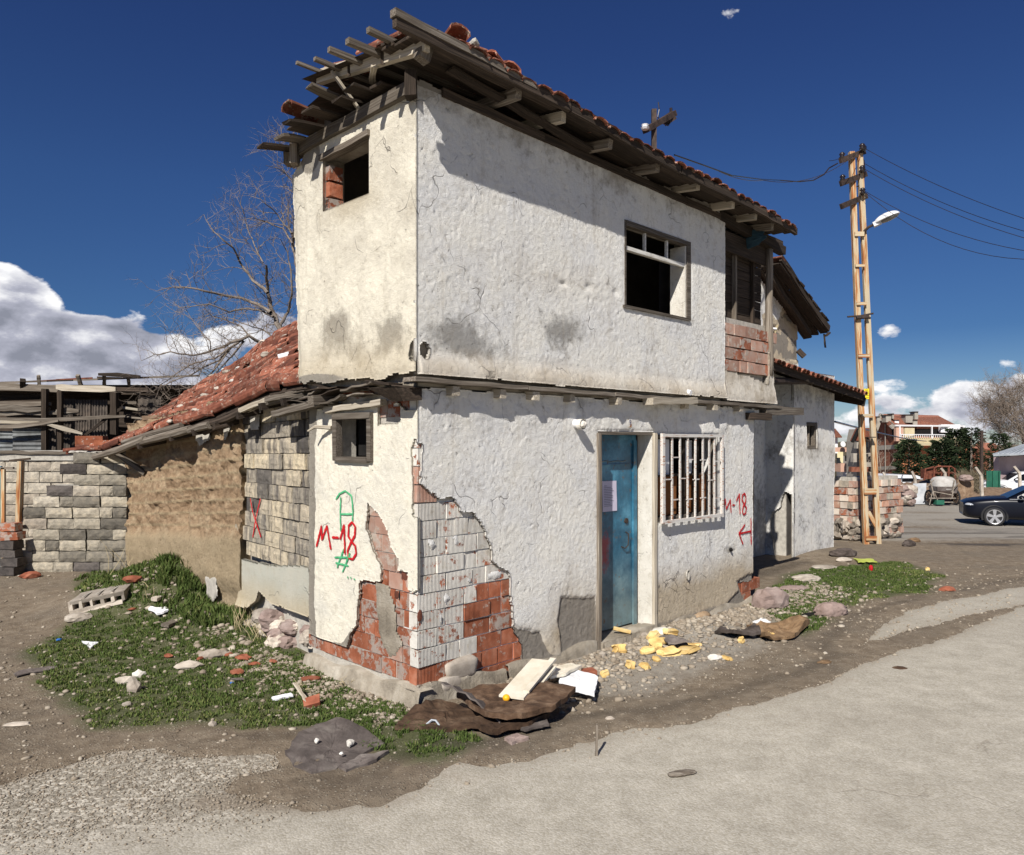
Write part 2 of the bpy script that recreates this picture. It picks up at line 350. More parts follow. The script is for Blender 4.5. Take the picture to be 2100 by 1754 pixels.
brick_mat('brick_wash', RC, .93, (.76, .745, .70), .365)
simple('mortar_wash', [(.55, .54, .52), (.68, .67, .64), (.76, .75, .72)], 14, bs=.6, bsc=70, bd=.012, vary=0)
brick_mat('brick_pink', [(.40, .22, .16), (.48, .29, .22), (.52, .38, .31)], .7, (.55, .50, .44), .52)
# concrete block, per-block tone
def block_mat(name, lo, mid, hi, stripes=False):
    m, t, b = mat(name); v = lcv(t); c1 = t.ramp(rv(t), [(0, lo), (.45, mid), (1, hi)])
    n = t.noise(v, 14, 7, .75); c = t.mix(1.0, c1, t.ramp(n, [(.25, (.45, .45, .45)), (.5, (1, 1, 1)), (.72, (1.5, 1.45, 1.35))]), 'MULTIPLY')
    if stripes:
        sv = t.vmath('MULTIPLY', v, (13, 13, 1.8)); s2 = t.noise(sv, 1.0, 7, .7)
        c = t.mix(t.math('MULTIPLY', t.mapr(s2, .50, .62), .75), c, (.10, .09, .085)); c = t.mix(t.math('MULTIPLY', t.mapr(t.noise(sv, .7, 5, .6), .54, .68), .7), c, (.56, .48, .35))
    t.put(b.inputs['Base Color'], c); b.inputs['Roughness'].default_value = .95; b.inputs['Specular IOR Level'].default_value = .15
    bump(t, b, t.noise(v, 55, 6, .8), .9, .012); return m
block_mat('block', (.11, .10, .084), (.26, .235, .19), (.42, .375, .295))
block_mat('block_old', (.30, .26, .21), (.36, .32, .26), (.42, .38, .31))
block_mat('block_black', (.06, .052, .048), (.085, .075, .07), (.13, .115, .105))
block_mat('block_stripe', (.26, .235, .195), (.40, .35, .275), (.56, .48, .34), True)
block_mat('block_dark', (.05, .045, .04), (.12, .11, .10), (.2, .18, .15), True)  # darker blocks, commoner near the shed wall top and at the house end
# lime plaster driven by painted-in wear masks: R = exposed grey render, G = grey dirt, B = ochre damp, A = cool whitewash
def plaster_mat(name, white, cool, render, ochre):
    m, t, b = mat(name); v = t.node('ShaderNodeAttribute', attribute_name='lc').outputs['Vector']
    wa = t.node('ShaderNodeAttribute', attribute_name='wear'); sp = t.node('ShaderNodeSeparateColor', {0: wa.outputs['Color']})
    R_, G_, B_ = sp.outputs[0], sp.outputs[1], sp.outputs[2]
    n1 = t.noise(v, 2.3, 8, .62); n2 = t.noise(v, 11, 8, .7); n3 = t.noise(v, 40, 6, .75)
    c = t.mix(t.mapr(n1, .40, .62), white, cool)
    c = t.mix(t.math('MULTIPLY', t.mapr(n2, .52, .78), .45), c, [x*.66 for x in ochre])
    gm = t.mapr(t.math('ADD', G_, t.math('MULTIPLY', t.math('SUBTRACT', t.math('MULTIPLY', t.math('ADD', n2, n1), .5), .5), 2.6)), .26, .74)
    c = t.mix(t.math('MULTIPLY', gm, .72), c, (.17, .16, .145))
    bm = t.mapr(t.math('ADD', B_, t.math('MULTIPLY', t.math('SUBTRACT', n1, .5), .8)), .12, .7)
    c = t.mix(t.math('MULTIPLY', bm, .85), c, t.mix(n2, ochre, [x*.7 for x in ochre]))
    c = t.mix(t.math('MULTIPLY', t.mapr(n3, .64, .70), .55), c, (.20, .18, .155))
    rm = t.mapr(t.math('ADD', R_, t.math('MULTIPLY', t.math('SUBTRACT', n2, .5), .25)), .45, .55)
    c = t.mix(rm, c, t.mix(n2, render, [x*.62 for x in render]))
    dv = t.noise(t.vmath('MULTIPLY', v, (7, 7, .55)), 1.0, 6, .7); c = t.mix(t.math('MULTIPLY', t.mapr(dv, .56, .72), .30), c, [x*.55 for x in ochre])
    n4 = t.noise(v, 26, 5, .7); c = t.mix(t.math('MULTIPLY', t.mapr(n4, .66, .71), .7), c, (.12, .105, .09))
    # hair cracks
    vo = t.node('ShaderNodeTexVoronoi', {'Vector': t.vmath('ADD', v, t.vmath('MULTIPLY', t.node('ShaderNodeTexNoise', {'Vector': v, 'Scale': 3.0}).outputs['Color'], (.5, .5, .5))), 'Scale': 1.3}, feature='DISTANCE_TO_EDGE')
    cr = t.math('MULTIPLY', t.mapr(vo.outputs['Distance'], .006, .0), t.mapr(n1, .5, .6)); c = t.mix(t.math('MULTIPLY', cr, .7), c, (.1, .09, .08))
    t.put(b.inputs['Base Color'], c); b.inputs['Roughness'].default_value = .93; b.inputs['Specular IOR Level'].default_value = .18
    h = t.math('ADD', t.math('MULTIPLY', n3, .6), t.math('MULTIPLY', t.noise(t.vmath('MULTIPLY', v, (1, 1, 1.8)), 85, 5, .75), .7)); h = t.math('SUBTRACT', h, t.math('MULTIPLY', t.mapr(n4, .64, .72), .8)); h = t.math('SUBTRACT', h, t.math('MULTIPLY', cr, .8))
    bump(t, b, h, .8, .016); return m
plaster_mat('plaster', (.78, .76, .70), (.715, .71, .69), (.30, .27, .23), (.52, .42, .28))
plaster_mat('plaster_warm', (.78, .735, .61), (.68, .65, .56), (.33, .30, .25), (.50, .42, .29))
plaster_mat('stucco_skirt', (.50, .485, .41), (.46, .46, .395), (.33, .30, .25), (.58, .48, .32))
def adobe_mat():
    m, t, b = mat('adobe'); v = t.node('ShaderNodeAttribute', attribute_name='lc').outputs['Vector']
    wa = t.node('ShaderNodeAttribute', attribute_name='wear'); sp = t.node('ShaderNodeSeparateColor', {0: wa.outputs['Color']})
    n1 = t.noise(v, 5, 8, .7); n2 = t.noise(v, 28, 7, .75)
    c = t.ramp(n1, [(.28, (.19, .122, .07)), (.5, (.38, .265, .165)), (.72, (.54, .42, .28))])
    c = t.mix(sp.outputs[0], c, t.mix(n1, (.34, .26, .16), (.52, .42, .28)))
    c = t.mix(sp.outputs[1], c, t.mix(n2, (.40, .31, .19), (.52, .43, .28)))
    c = t.mix(t.math('MULTIPLY', t.mapr(n2, .54, .68), .65), c, (.12, .078, .045)); n3 = t.noise(v, 90, 4, .8); c = t.mix(t.math('MULTIPLY', t.mapr(n3, .6, .7), .6), c, (.42, .34, .23))
    t.put(b.inputs['Base Color'], c); b.inputs['Roughness'].default_value = .97; b.inputs['Specular IOR Level'].default_value = .1
    bump(t, b, t.math('ADD', t.math('MULTIPLY', n1, .5), t.math('ADD', n2, t.math('MULTIPLY', n3, .5))), 1.0, .035)
adobe_mat()
def ground_mat():
    m, t, b = mat('ground_dirt'); v = t.node('ShaderNodeAttribute', attribute_name='lc').outputs['Vector']
    wa = t.node('ShaderNodeAttribute', attribute_name='wear'); sp = t.node('ShaderNodeSeparateColor', {0: wa.outputs['Color']})
    gr, pale, wet = sp.outputs
    n1 = t.noise(v, .9, 8, .65); n2 = t.noise(v, 7, 8, .7); n3 = t.noise(v, 60, 5, .75)
    c = t.ramp(n2, [(.25, (.11, .083, .057)), (.5, (.20, .158, .112)), (.75, (.30, .25, .185))])
    c = t.mix(t.math('MULTIPLY', t.mapr(n1, .45, .65), .5), c, (.15, .128, .10))
    pm = t.mapr(t.math('ADD', pale, t.math('MULTIPLY', t.math('SUBTRACT', n2, .5), .8)), .3, .7)
    c = t.mix(pm, c, t.mix(n3, (.24, .215, .175), (.36, .33, .285)))
    gm = t.mapr(t.math('ADD', gr, t.math('MULTIPLY', t.math('SUBTRACT', n2, .5), .9)), .3, .7)
    c = t.mix(t.math('MULTIPLY', gm, .75), c, t.mix(n3, (.030, .048, .012), (.075, .10, .028)))
    c = t.mix(t.math('MULTIPLY', t.mapr(wet, .3, .7), .75), c, (.045, .036, .028))
    vo = t.node('ShaderNodeTexVoronoi', {'Vector': v, 'Scale': 48.0, 'Randomness': 1.0}); peb = t.math('MULTIPLY', t.mapr(vo.outputs['Distance'], .38, .26), t.mapr(t.noise(v, 5, 5, .7), .40, .55))
    rc = t.node('ShaderNodeSeparateColor', {0: vo.outputs['Color']}).outputs[0]
    c = t.mix(t.math('MULTIPLY', peb, t.mapr(rc, .35, .85, 0, .8)), c, (.42, .375, .30))
    t.put(b.inputs['Base Color'], c); t.put(b.inputs['Roughness'], t.mapr(wet, .4, .9, .95, .45)); b.inputs['Specular IOR Level'].default_value = .2
    bump(t, b, t.math('ADD', t.math('ADD', n2, n3), peb), .8, .014)
    m, t, b = mat('asphalt'); v = t.node('ShaderNodeAttribute', attribute_name='lc').outputs['Vector']
    wa = t.node('ShaderNodeAttribute', attribute_name='wear'); sp = t.node('ShaderNodeSeparateColor', {0: wa.outputs['Color']})
    n1 = t.noise(v, .55, 7, .6); n2 = t.noise(v, 4, 8, .7); vo = t.node('ShaderNodeTexVoronoi', {'Vector': v, 'Scale': 85.0})
    vb = t.node('ShaderNodeTexVoronoi', {'Vector': v, 'Scale': 46.0})
    rc = t.node('ShaderNodeSeparateColor', {0: vo.outputs['Color']}).outputs[0]; rb = t.node('ShaderNodeSeparateColor', {0: vb.outputs['Color']}).outputs[1]
    c = t.ramp(rc, [(0, (.345, .315, .255)), (.5, (.40, .37, .31)), (1, (.465, .435, .375))])
    c = t.mix(sp.outputs[0], c, t.ramp(rb, [(0, (.17, .148, .115)), (.55, (.34, .31, .255)), (1, (.60, .56, .48))]))
    c = t.mix(1.0, c, t.ramp(n2, [(.3, (.78, .77, .75)), (.7, (1.15, 1.15, 1.15))]), 'MULTIPLY')
    c = t.mix(t.math('MULTIPLY', t.mapr(t.math('ADD', sp.outputs[1], t.math('MULTIPLY', t.math('SUBTRACT', n2, .5), .9)), .32, .68), .8), c, t.mix(n2, (.17, .138, .10), (.26, .215, .165)))
    c = t.mix(t.math('MULTIPLY', t.mapr(n1, .52, .70), .28), c, (.24, .21, .17))
    t.put(b.inputs['Base Color'], c); b.inputs['Roughness'].default_value = .9; b.inputs['Specular IOR Level'].default_value = .2
    h = t.math('ADD', t.math('MULTIPLY', vo.outputs['Distance'], -1.0), t.math('MULTIPLY', t.math('MULTIPLY', vb.outputs['Distance'], sp.outputs[0]), -2.2))
    cv = t.node('ShaderNodeTexVoronoi', {'Vector': t.vmath('ADD', v, t.vmath('MULTIPLY', t.node('ShaderNodeTexNoise', {'Vector': v, 'Scale': 2.5, 'Detail': 5.0}).outputs['Color'], (.8, .8, .8))), 'Scale': .55}, feature='DISTANCE_TO_EDGE')
    crk = t.math('MULTIPLY', t.mapr(cv.outputs['Distance'], .008, .001), t.mapr(n1, .50, .56)); c2 = t.mix(t.math('MULTIPLY', crk, .3), c, (.16, .13, .10)); t.put(b.inputs['Base Color'], c2)
    bump(t, b, t.math('SUBTRACT', t.math('ADD', h, n2), crk), .35, .008)
ground_mat()
def door_mat():
    m, t, b = mat('door_blue'); v = t.node('ShaderNodeAttribute', attribute_name='lc').outputs['Vector']
    n = t.noise(v, 3.2, 8, .65); n2 = t.noise(v, 14, 7, .7); x = t.node('ShaderNodeSeparateXYZ', {0: v}); zc = x.outputs[2]; xc = x.outputs[0]
    c = t.ramp(n, [(.3, (.012, .085, .16)), (.5, (.03, .16, .26)), (.66, (.09, .28, .40)), (.8, (.22, .38, .42))])
    low = t.mapr(t.math('ADD', zc, t.math('MULTIPLY', t.math('SUBTRACT', n, .5), -1.6)), 1.0, .25)
    c = t.mix(t.math('MULTIPLY', low, .65), c, (.20, .235, .20))
    c = t.mix(t.mapr(n2, .60, .68), c, (.15, .085, .045)); c = t.mix(1.0, c, t.ramp(n, [(.3, (.6, .6, .6)), (.7, (1.05, 1.05, 1.05))]), 'MULTIPLY')
    d = t.vmath('DISTANCE', t.vmath('MULTIPLY', v, (2.2, 0, .8)), (2.2*.27, 0, .8*.93)); red = t.mapr(t.math('ADD', d, t.math('MULTIPLY', t.math('SUBTRACT', n2, .5), .5)), .2, .08)
    c = t.mix(t.math('MULTIPLY', red, .85), c, (.32, .015, .02))
    t.put(b.inputs['Base Color'], c); b.inputs['Roughness'].default_value = .5; bump(t, b, n2, .15, .003)
    m, t, b = mat('car_paint'); b.inputs['Base Color'].default_value = (.003, .004, .009, 1); b.inputs['Roughness'].default_value = .35; b.inputs['Specular IOR Level'].default_value = .25; b.inputs['Coat Weight'].default_value = .18; b.inputs['Coat Roughness'].default_value = .04
    m, t, b = mat('car_white'); b.inputs['Base Color'].default_value = (.7, .71, .73, 1); b.inputs['Roughness'].default_value = .3; b.inputs['Coat Weight'].default_value = .6
    m, t, b = mat('car_glass'); b.inputs['Base Color'].default_value = (.006, .007, .009, 1); b.inputs['Roughness'].default_value = .12; b.inputs['Specular IOR Level'].default_value = .25
    m, t, b = mat('alloy'); b.inputs['Base Color'].default_value = (.62, .62, .63, 1); b.inputs['Metallic'].default_value = .8; b.inputs['Roughness'].default_value = .35
    m, t, b = mat('tyre'); b.inputs['Base Color'].default_value = (.018, .018, .019, 1); b.inputs['Roughness'].default_value = .85
    m, t, b = mat('headlight_glass'); b.inputs['Base Color'].default_value = (.35, .37, .4, 1); b.inputs['Roughness'].default_value = .1
    m, t, b = mat('window_glass'); b.inputs['Base Color'].default_value = (.02, .025, .03, 1); b.inputs['Roughness'].default_value = .08
door_mat()
for nm, cc in dict(apt_brick=[(.13, .045, .028), (.20, .075, .045), (.26, .11, .07)], apt_cream=[(.50, .42, .26), (.58, .50, .32)], apt_orange=[(.40, .15, .07), (.48, .20, .10)], far_pink=[(.50, .30, .22), (.56, .36, .27)],
                   far_yellow=[(.62, .55, .32), (.7, .62, .4)], pink_wall=[(.34, .25, .25), (.40, .31, .31)], far_conc=[(.28, .25, .21), (.38, .35, .30)], metal_roof=[(.32, .35, .38), (.44, .47, .50)], green_mesh=[(.015, .09, .06), (.03, .14, .09)],
                   conifer=[(.012, .022, .010), (.028, .045, .018), (.05, .07, .03)], drum=[(.30, .28, .25), (.46, .44, .41), (.54, .53, .50)], steel_sheet=[(.34, .36, .38), (.46, .48, .50), (.55, .56, .57)], bush=[(.10, .085, .055), (.16, .13, .085)], white_rail=[(.7, .7, .7), (.78, .78, .78)], dish=[(.6, .6, .6), (.7, .7, .7)]).items():
    simple(nm, cc, 2.5, bs=.2, vary=.08)

plaster_mat('reveal_paint', (.74, .71, .64), (.62, .59, .52), (.33, .30, .25), (.42, .33, .2))
simple('stone_dark', [(.12, .10, .08), (.22, .19, .155), (.34, .30, .245)], 7, bs=.7, bsc=40, bd=.01, vary=.3)
# ================================================================ ground and road
def gp(*pts): return [tuple(G(x, y)[:2]) for x, y in pts]
def g0(px, py): k = EYE*FP/(py-HZ); return (k*(px-1050)/FP, k)
ROAD = [(-9, 4.9)]+[g0(x, y) for x, y in [(-250, 1640), (0, 1606), (120, 1562), (230, 1530), (330, 1528), (400, 1552), (480, 1545), (575, 1540), (590, 1575), (500, 1595), (490, 1615), (560, 1640), (640, 1655), (760, 1640),
        (880, 1592), (940, 1570), (1000, 1576), (1090, 1555), (1180, 1520), (1300, 1490), (1420, 1470), (1560, 1440), (1700, 1395), (1800, 1350), (1900, 1318), (2000, 1280), (2110, 1240)]] + [(10.5, 12.2), (16, 15), (30, 22), (60, 20), (60, -12), (-9, -12)]
RIGHTBAND = [g0(x, y) for x, y in [(1740, 1330), (1820, 1270), (1960, 1225), (2130, 1195), (2130, 1235), (1980, 1262), (1860, 1300)]]
GRASS_L = [g0(x, y) for x, y in [(70, 1335), (150, 1290), (250, 1260), (330, 1230), (345, 1190), (390, 1180), (430, 1235), (500, 1275), (560, 1305), (640, 1372), (720, 1415), (800, 1458), (770, 1490), (640, 1480), (520, 1478), (380, 1482), (220, 1485), (165, 1440), (130, 1390)]]
GRASS_L2 = [g0(x, y) for x, y in [(690, 1475), (800, 1468), (850, 1500), (950, 1520), (900, 1545), (820, 1535), (740, 1505)]]
GRASS_R = [g0(x, y) for x, y in [(1590, 1215), (1640, 1175), (1740, 1165), (1850, 1155), (1915, 1180), (1880, 1215), (1770, 1228), (1690, 1262), (1640, 1300), (1590, 1262), (1560, 1245)]]
GRASS_U = [tuple(G(x, y)[:2]) for x, y in [(165, 1200), (215, 1165), (290, 1150), (305, 1165), (260, 1195), (180, 1210)]]
PALE = [g0(1400, 1260), g0(1560, 1215), g0(1700, 1255), g0(1560, 1330), g0(1330, 1420), g0(1130, 1425), g0(1180, 1370)]
def road_d(x, y):
    wob = .22*(fbm(x, y, 1.6, 4, 11)-.5) + .10*(fbm(x, y, 9, 3, 12)-.5)
    return np.maximum(sdist(x, y, ROAD), sdist(x, y, RIGHTBAND)) + wob
def grass_m(x, y):
    d = np.maximum.reduce([sdist(x, y, p) for p in (GRASS_L, GRASS_L2, GRASS_R, GRASS_U)])
    return np.clip(.5+(d+.30*(fbm(x, y, 1.7, 4, 21)-.5)+.10)*2.2, 0, 1)
def lin(*seg):
    out = [seg[0][0]]
    for a, b, s in seg: n = max(1, int(round((b-a)/s))); out += list(np.linspace(a, b, n+1)[1:])
    return np.array(out)
gx = lin((-900, -200, 100), (-200, -40, 20), (-40, -12, 2), (-12, -7, .25), (-7, -4.4, .09), (-4.4, 5.6, .045), (5.6, 10, .09), (10, 22, .3), (22, 40, 2), (40, 200, 20), (200, 900, 100))
gy = lin((-300, -20, 40), (-20, 2, 2), (2, 3.4, .2), (3.4, 8.6, .045), (8.6, 13.5, .09), (13.5, 20, .2), (20, 40, .6), (40, 120, 5), (120, 1500, 60))
GX, GY = np.meshgrid(gx, gy, indexing='ij')
def sheet(name, X, Y, Z, keep, wear, material, label=None, kind='structure', parent=None):
    nx, ny = X.shape; idx = np.arange(nx*ny).reshape(nx, ny)
    a = idx[:-1, :-1][keep]; b = idx[1:, :-1][keep]; c = idx[1:, 1:][keep]; d = idx[:-1, 1:][keep]
    F = np.stack([a, b, c, d], 1); used = np.unique(F); mp = np.full(nx*ny, -1); mp[used] = np.arange(len(used)); F = mp[F]
    V = np.stack([X.ravel(), Y.ravel(), Z.ravel()], 1)[used]
    me = np_mesh(name, V, F, wear=[w.ravel()[used] for w in wear], smooth=True)
    me.materials.append(material); o = bpy.data.objects.new(name, me); COL.objects.link(o); o.parent = parent
    return setp(o, label, None, None, kind)
def np_mesh(name, V, F, wear=None, smooth=False, lc=None, n=4):
    me = bpy.data.meshes.new(name); V = np.asarray(V, np.float32); F = np.asarray(F, np.int32)
    me.vertices.add(len(V)); me.vertices.foreach_set('co', V.ravel())
    me.loops.add(F.size); me.loops.foreach_set('vertex_index', F.ravel())
    me.polygons.add(len(F)); me.polygons.foreach_set('loop_start', np.arange(0, F.size, F.shape[1], dtype=np.int32))
    try: me.polygons.foreach_set('loop_total', np.full(len(F), F.shape[1], np.int32))
    except Exception: pass
    me.update(calc_edges=True); me.validate()
    if smooth: me.polygons.foreach_set('use_smooth', np.ones(len(F), bool))
    at = me.attributes.new('lc', 'FLOAT_VECTOR', 'POINT'); at.data.foreach_set('vector', (V if lc is None else np.asarray(lc, np.float32)).ravel())
    if wear is not None:
        ca = me.attributes.new('wear', 'FLOAT_COLOR', 'POINT'); w = np.ones((len(V), 4), np.float32)
        for i, x in enumerate(wear): w[:, i] = np.clip(x, 0, 1)
        ca.data.foreach_set('color', w.ravel())
    return me
rd = road_d(GX, GY); near = (np.abs(GX) < 60) & (GY < 60) & (GY > -15)
HG = gh(GX, GY); base_road = gh(GX, GY, False)+.012*(fbm(GX, GY, .7, 3, 41)-.5)
tg = np.clip(rd*2.4, -1, 1)
Zg = np.where(rd > -.6, (HG*(1-sst(-.6, .1, rd)) + base_road*sst(-.6, .1, rd)) - .035*np.clip(tg, 0, 1) + .010*sst(-.5, -.02, rd)*(rd < 0), HG)
gmask = grass_m(GX, GY)
pale = np.maximum(sst(-.4, .2, sdist(GX, GY, PALE))*.62, 0) + (.25+.8*(fbm(GX*.3, GY*1.1, 1, 4, 78)-.35))*sst(14.5, 17, GY)*sst(3, 8, GX)*1.9 + .16*(sst(-5, -3.2, GX)*0) + .9*sst(.5, .0, pdist(GX, GY, [tuple(PR.P(a, 0, .25)[:2]) for a in (1.0, 2.2, 3.6, 5.2)], False))*.6
wet = .8*np.exp(-(((GX-9.6)/1.6)**2+((GY-15.3)/.22)**2)) + .8*np.exp(-(((GX-12)/1.8)**2+((GY-13.2)/.3)**2)) + .55*(fbm(GX*.35, GY*2.2, 1, 4, 77) > .6)*sst(14, 16, GY)*sst(6, 8, GX)*(1-sst(24, 28, GY)) \
    + .6*sst(.5, .0, pdist(GX, GY, [tuple(PR.P(a, 0, -.9)[:2]) for a in (5.8, 7.5, 9)], False)) + .5*sst(.3, 0, np.abs(rd+.30))*(GX > -2)*(fbm(GX, GY, 1.2, 3, 9) > .38)
full = np.ones((len(gx)-1, len(gy)-1), bool)
ground = sheet('ground', GX, GY, Zg, full, [gmask, pale, wet], M['ground_dirt'])
gravel = sst(-.35, .3, sdist(GX, GY, [(-9, 4.9)]+[g0(x, y) for x, y in [(-250, 1640), (0, 1600), (230, 1520), (600, 1520), (640, 1560), (600, 1650), (300, 1690), (0, 1740)]]+[(-9, 4.0)]))*.9
dust = .45*sst(.55, .0, rd) + .35*np.exp(-((GX+1.9)/.8)**2-((GY-4.35)/.12)**2)
kr = (rd[:-1, :-1] > -.25) & near[:-1, :-1] & near[1:, 1:]
Zr = base_road + .008*(1-sst(-.2, .12, rd))*0 + np.where(rd < .1, -.02*(1-sst(-.2, .12, rd)), 0)
road = sheet('road', GX, GY, Zr, kr, [gravel, dust, rd*0], M['asphalt'])
# ---- grass blades
def grass(name, n, seed, poly, hmin, hmax, thr=.42, wid=.0035):
    r = np.random.default_rng(seed); xs = [p[0] for p in poly]; ys = [p[1] for p in poly]
    x = r.uniform(min(xs)-.3, max(xs)+.3, n); y = r.uniform(min(ys)-.3, max(ys)+.3, n)
    # more blades per square metre where they stand close
    keep = (grass_m(x, y)*(.25+1.0*fbm(x, y, 2.6, 4, 61)) > thr) & (fbm(x, y, 12, 3, 62) > .44); x = x[keep]; y = y[keep]; m = len(x)
    z = np.where(road_d(x, y) > 0, -9, gh(x, y)); ok = z > -5; x, y, z = x[ok], y[ok], z[ok]; m = len(x)
    tall = fbm(x, y, 1.3, 3, 63); h = r.uniform(hmin, hmax, m)*(.45+1.1*tall); a = r.uniform(0, 6.28, m); w = wid*(.7+r.random(m)*.8)*(1+y*.06)
    lx, ly = np.cos(a), np.sin(a); bend = h*r.uniform(.2, .9, m); b2 = a+r.uniform(-1, 1, m)
    bx, by = np.cos(b2+1.57)*bend, np.sin(b2+1.57)*bend
    P = np.empty((m, 5, 3)); P[:, 0] = np.stack([x-lx*w, y-ly*w, z-.006], 1); P[:, 1] = np.stack([x+lx*w, y+ly*w, z-.006], 1)
    P[:, 2] = np.stack([x+bx*.35+lx*w*.7, y+by*.35+ly*w*.7, z+h*.6], 1); P[:, 3] = np.stack([x+bx*.35-lx*w*.7, y+by*.35-ly*w*.7, z+h*.6], 1)
    P[:, 4] = np.stack([x+bx, y+by, z+h*.95], 1)
    V = P.reshape(-1, 3); b = np.arange(m)*5
    F = np.concatenate([np.stack([b, b+1, b+2], 1), np.stack([b, b+2, b+3], 1), np.stack([b+3, b+2, b+4], 1)])
    lc = np.repeat(np.stack([x+r.normal(0, .35, m), y+r.normal(0, .35, m), r.random(m)], 1), 5, 0)
    me = np_mesh(name, V, F, lc=lc); me.materials.append(M['grass']); o = bpy.data.objects.new(name, me); COL.objects.link(o); return o
setp(grass('grass', 230000, 3, GRASS_L, .010, .034), 'short green grass growing over the dirt left of the house', 'grass', None, 'stuff')
setp(grass('grass', 20000, 4, GRASS_L2, .012, .04), 'small strip of grass beside the flattened roofing felt', 'grass', None, 'stuff')
setp(grass('grass', 110000, 5, GRASS_R, .012, .032, wid=.004), 'patch of green grass beyond the mauve boulder', 'grass', None, 'stuff')
setp(grass('grass', 16000, 6, GRASS_U, .02, .06, wid=.005), 'grass at the foot of the grey block wall', 'grass', None, 'stuff')
def tuft(n, seed, box, hm):
    r = np.random.default_rng(seed); xs, ys = r.uniform(box[0], box[1], n), r.uniform(box[2], box[3], n); return xs, ys
# taller grass on the earth mound
mp_ = [tuple(G(x, y)[:2]) for x, y in [(345, 1185), (372, 1150), (395, 1140), (410, 1170), (432, 1215), (500, 1262), (450, 1290), (390, 1262), (340, 1235)]]
_gm = grass_m
def grass_m(x, y): return np.clip(.5+(sdist(x, y, mp_)+.1)*4, 0, 1)
setp(grass('grass', 42000, 8, mp_, .05, .11, .3, .005), 'taller green grass on the earth mound by the mud wall', 'grass', None, 'stuff')
grass_m = _gm
# ---- pebbles
def pebbles(name, n, seed, pts_fn, r0, r1, label, material='pebble'):
    r = np.random.default_rng(seed); x, y = pts_fn(r, n); ok = inhouse(x, y) == False; x, y = x[ok], y[ok]; m = len(x)
    z = gh(x, y); rd_ = road_d(x, y); z = np.where(rd_ > 0, gh(x, y, False), z)
    s = (r0+(r1-r0)*r.random(m)**3.2); vs = np.array([tuple(p) for p in ICO[0][0]]); fs = np.array(ICO[0][1])
    jit = 1+.85*(r.random((m, 12, 3))-.5); sc = np.stack([s, s*(.55+.5*r.random(m)), s*(.35+.35*r.random(m))], 1)
    P = vs[None]*jit*sc[:, None, :]; a = r.uniform(0, 6.28, m); ca, sa = np.cos(a)[:, None], np.sin(a)[:, None]
    X = P[:, :, 0]*ca-P[:, :, 1]*sa+x[:, None]; Y = P[:, :, 0]*sa+P[:, :, 1]*ca+y[:, None]; Z = P[:, :, 2]+z[:, None]+(s*.18)[:, None]
    V = np.stack([X, Y, Z], 2).reshape(-1, 3); F = (fs[None]+(np.arange(m)*12)[:, None, None]).reshape(-1, 3)
    lc = np.repeat(np.stack([r.random(m)*40, r.random(m)*40, r.random(m)*40], 1), 12, 0)
    me = np_mesh(name, V, F, lc=lc); me.materials.append(M[material]); o = bpy.data.objects.new(name, me); COL.objects.link(o)
    return setp(o, label, 'gravel', None, 'stuff')
def inhouse(x, y):
    p = np.stack([np.asarray(x)-C0[0], np.asarray(y)-C0[1]], -1); t = p@DR; o = p@NR
    return ((t > -.02) & (t < 5.5) & (o < .05) & (o > -2)) | ((t > 0) & (o < -2)) | ((t > 5.5) & (t < 12) & (o < -1.2) & (t > 9.3))
def scat_poly(poly, pad=.2):
    xs = [p[0] for p in poly]; ys = [p[1] for p in poly]
    def f(r, n):
        x = r.uniform(min(xs)-pad, max(xs)+pad, n); y = r.uniform(min(ys)-pad, max(ys)+pad, n)
        k = sdist(x, y, poly)+.35*(r.random(n)-.5) > -.1; return x[k], y[k]
    return f
def scat_wall(r, n):
    a = r.uniform(.6, 7.2, n); o = np.abs(r.normal(0, .42, n))+.02; p = C0[None]+DR[None]*a[:, None]+NR[None]*o[:, None]; return p[:, 0], p[:, 1]
def scat_wall2(r, n):
    a = r.uniform(-.2, 2.2, n); o = np.abs(r.normal(0, .30, n))+.03; p = C0[None]+DL[None]*a[:, None]+NL[None]*o[:, None]; return p[:, 0], p[:, 1]
def scat_shed(r, n):
    t = r.random(n); a = np.abs(r.normal(0, .35, n)); x = -1.95-3.4*t-.72*a; y = 7.1+3.2*t-.7*a; return x, y
DIRT = [g0(x, y) for x, y in [(-100, 1400), (60, 1330), (560, 1300), (700, 1430), (960, 1470), (1300, 1420), (1700, 1250), (2100, 1180), (2100, 1235), (1500, 1440), (1100, 1560), (860, 1600), (620, 1660), (480, 1600), (560, 1540), (300, 1530), (0, 1620)]]
pebbles('gravel', 6200, 31, scat_wall, .005, .045, 'loose chips of plaster and stone along the street wall')
pebbles('gravel', 2000, 32, scat_wall2, .005, .032, 'pale chips at the foot of the brick corner')
pebbles('gravel', 3600, 40, scat_poly(DIRT), .007, .030, 'pale flat stones scattered over the brown dirt')
pebbles('gravel', 700, 33, scat_shed, .006, .05, 'rubble crumbs along the mud and block wall')
pebbles('gravel', 13000, 34, scat_poly(DIRT), .003, .018, 'fine gravel scattered on the bare dirt')
pebbles('gravel', 700, 35, scat_poly(GRASS_L), .005, .028, 'small stones scattered in the grass left of the house')
pebbles('gravel', 900, 36, scat_poly(GRASS_R), .008, .04, 'small pale stones scattered in the grass right of the house')
pebbles('gravel', 12000, 37, scat_poly([g0(x, y) for x, y in [(-100, 1640), (0, 1606), (230, 1535), (560, 1545), (590, 1620), (500, 1670), (250, 1700), (-100, 1760)]]), .003, .010, 'loose grit on the worn pale asphalt at the left')
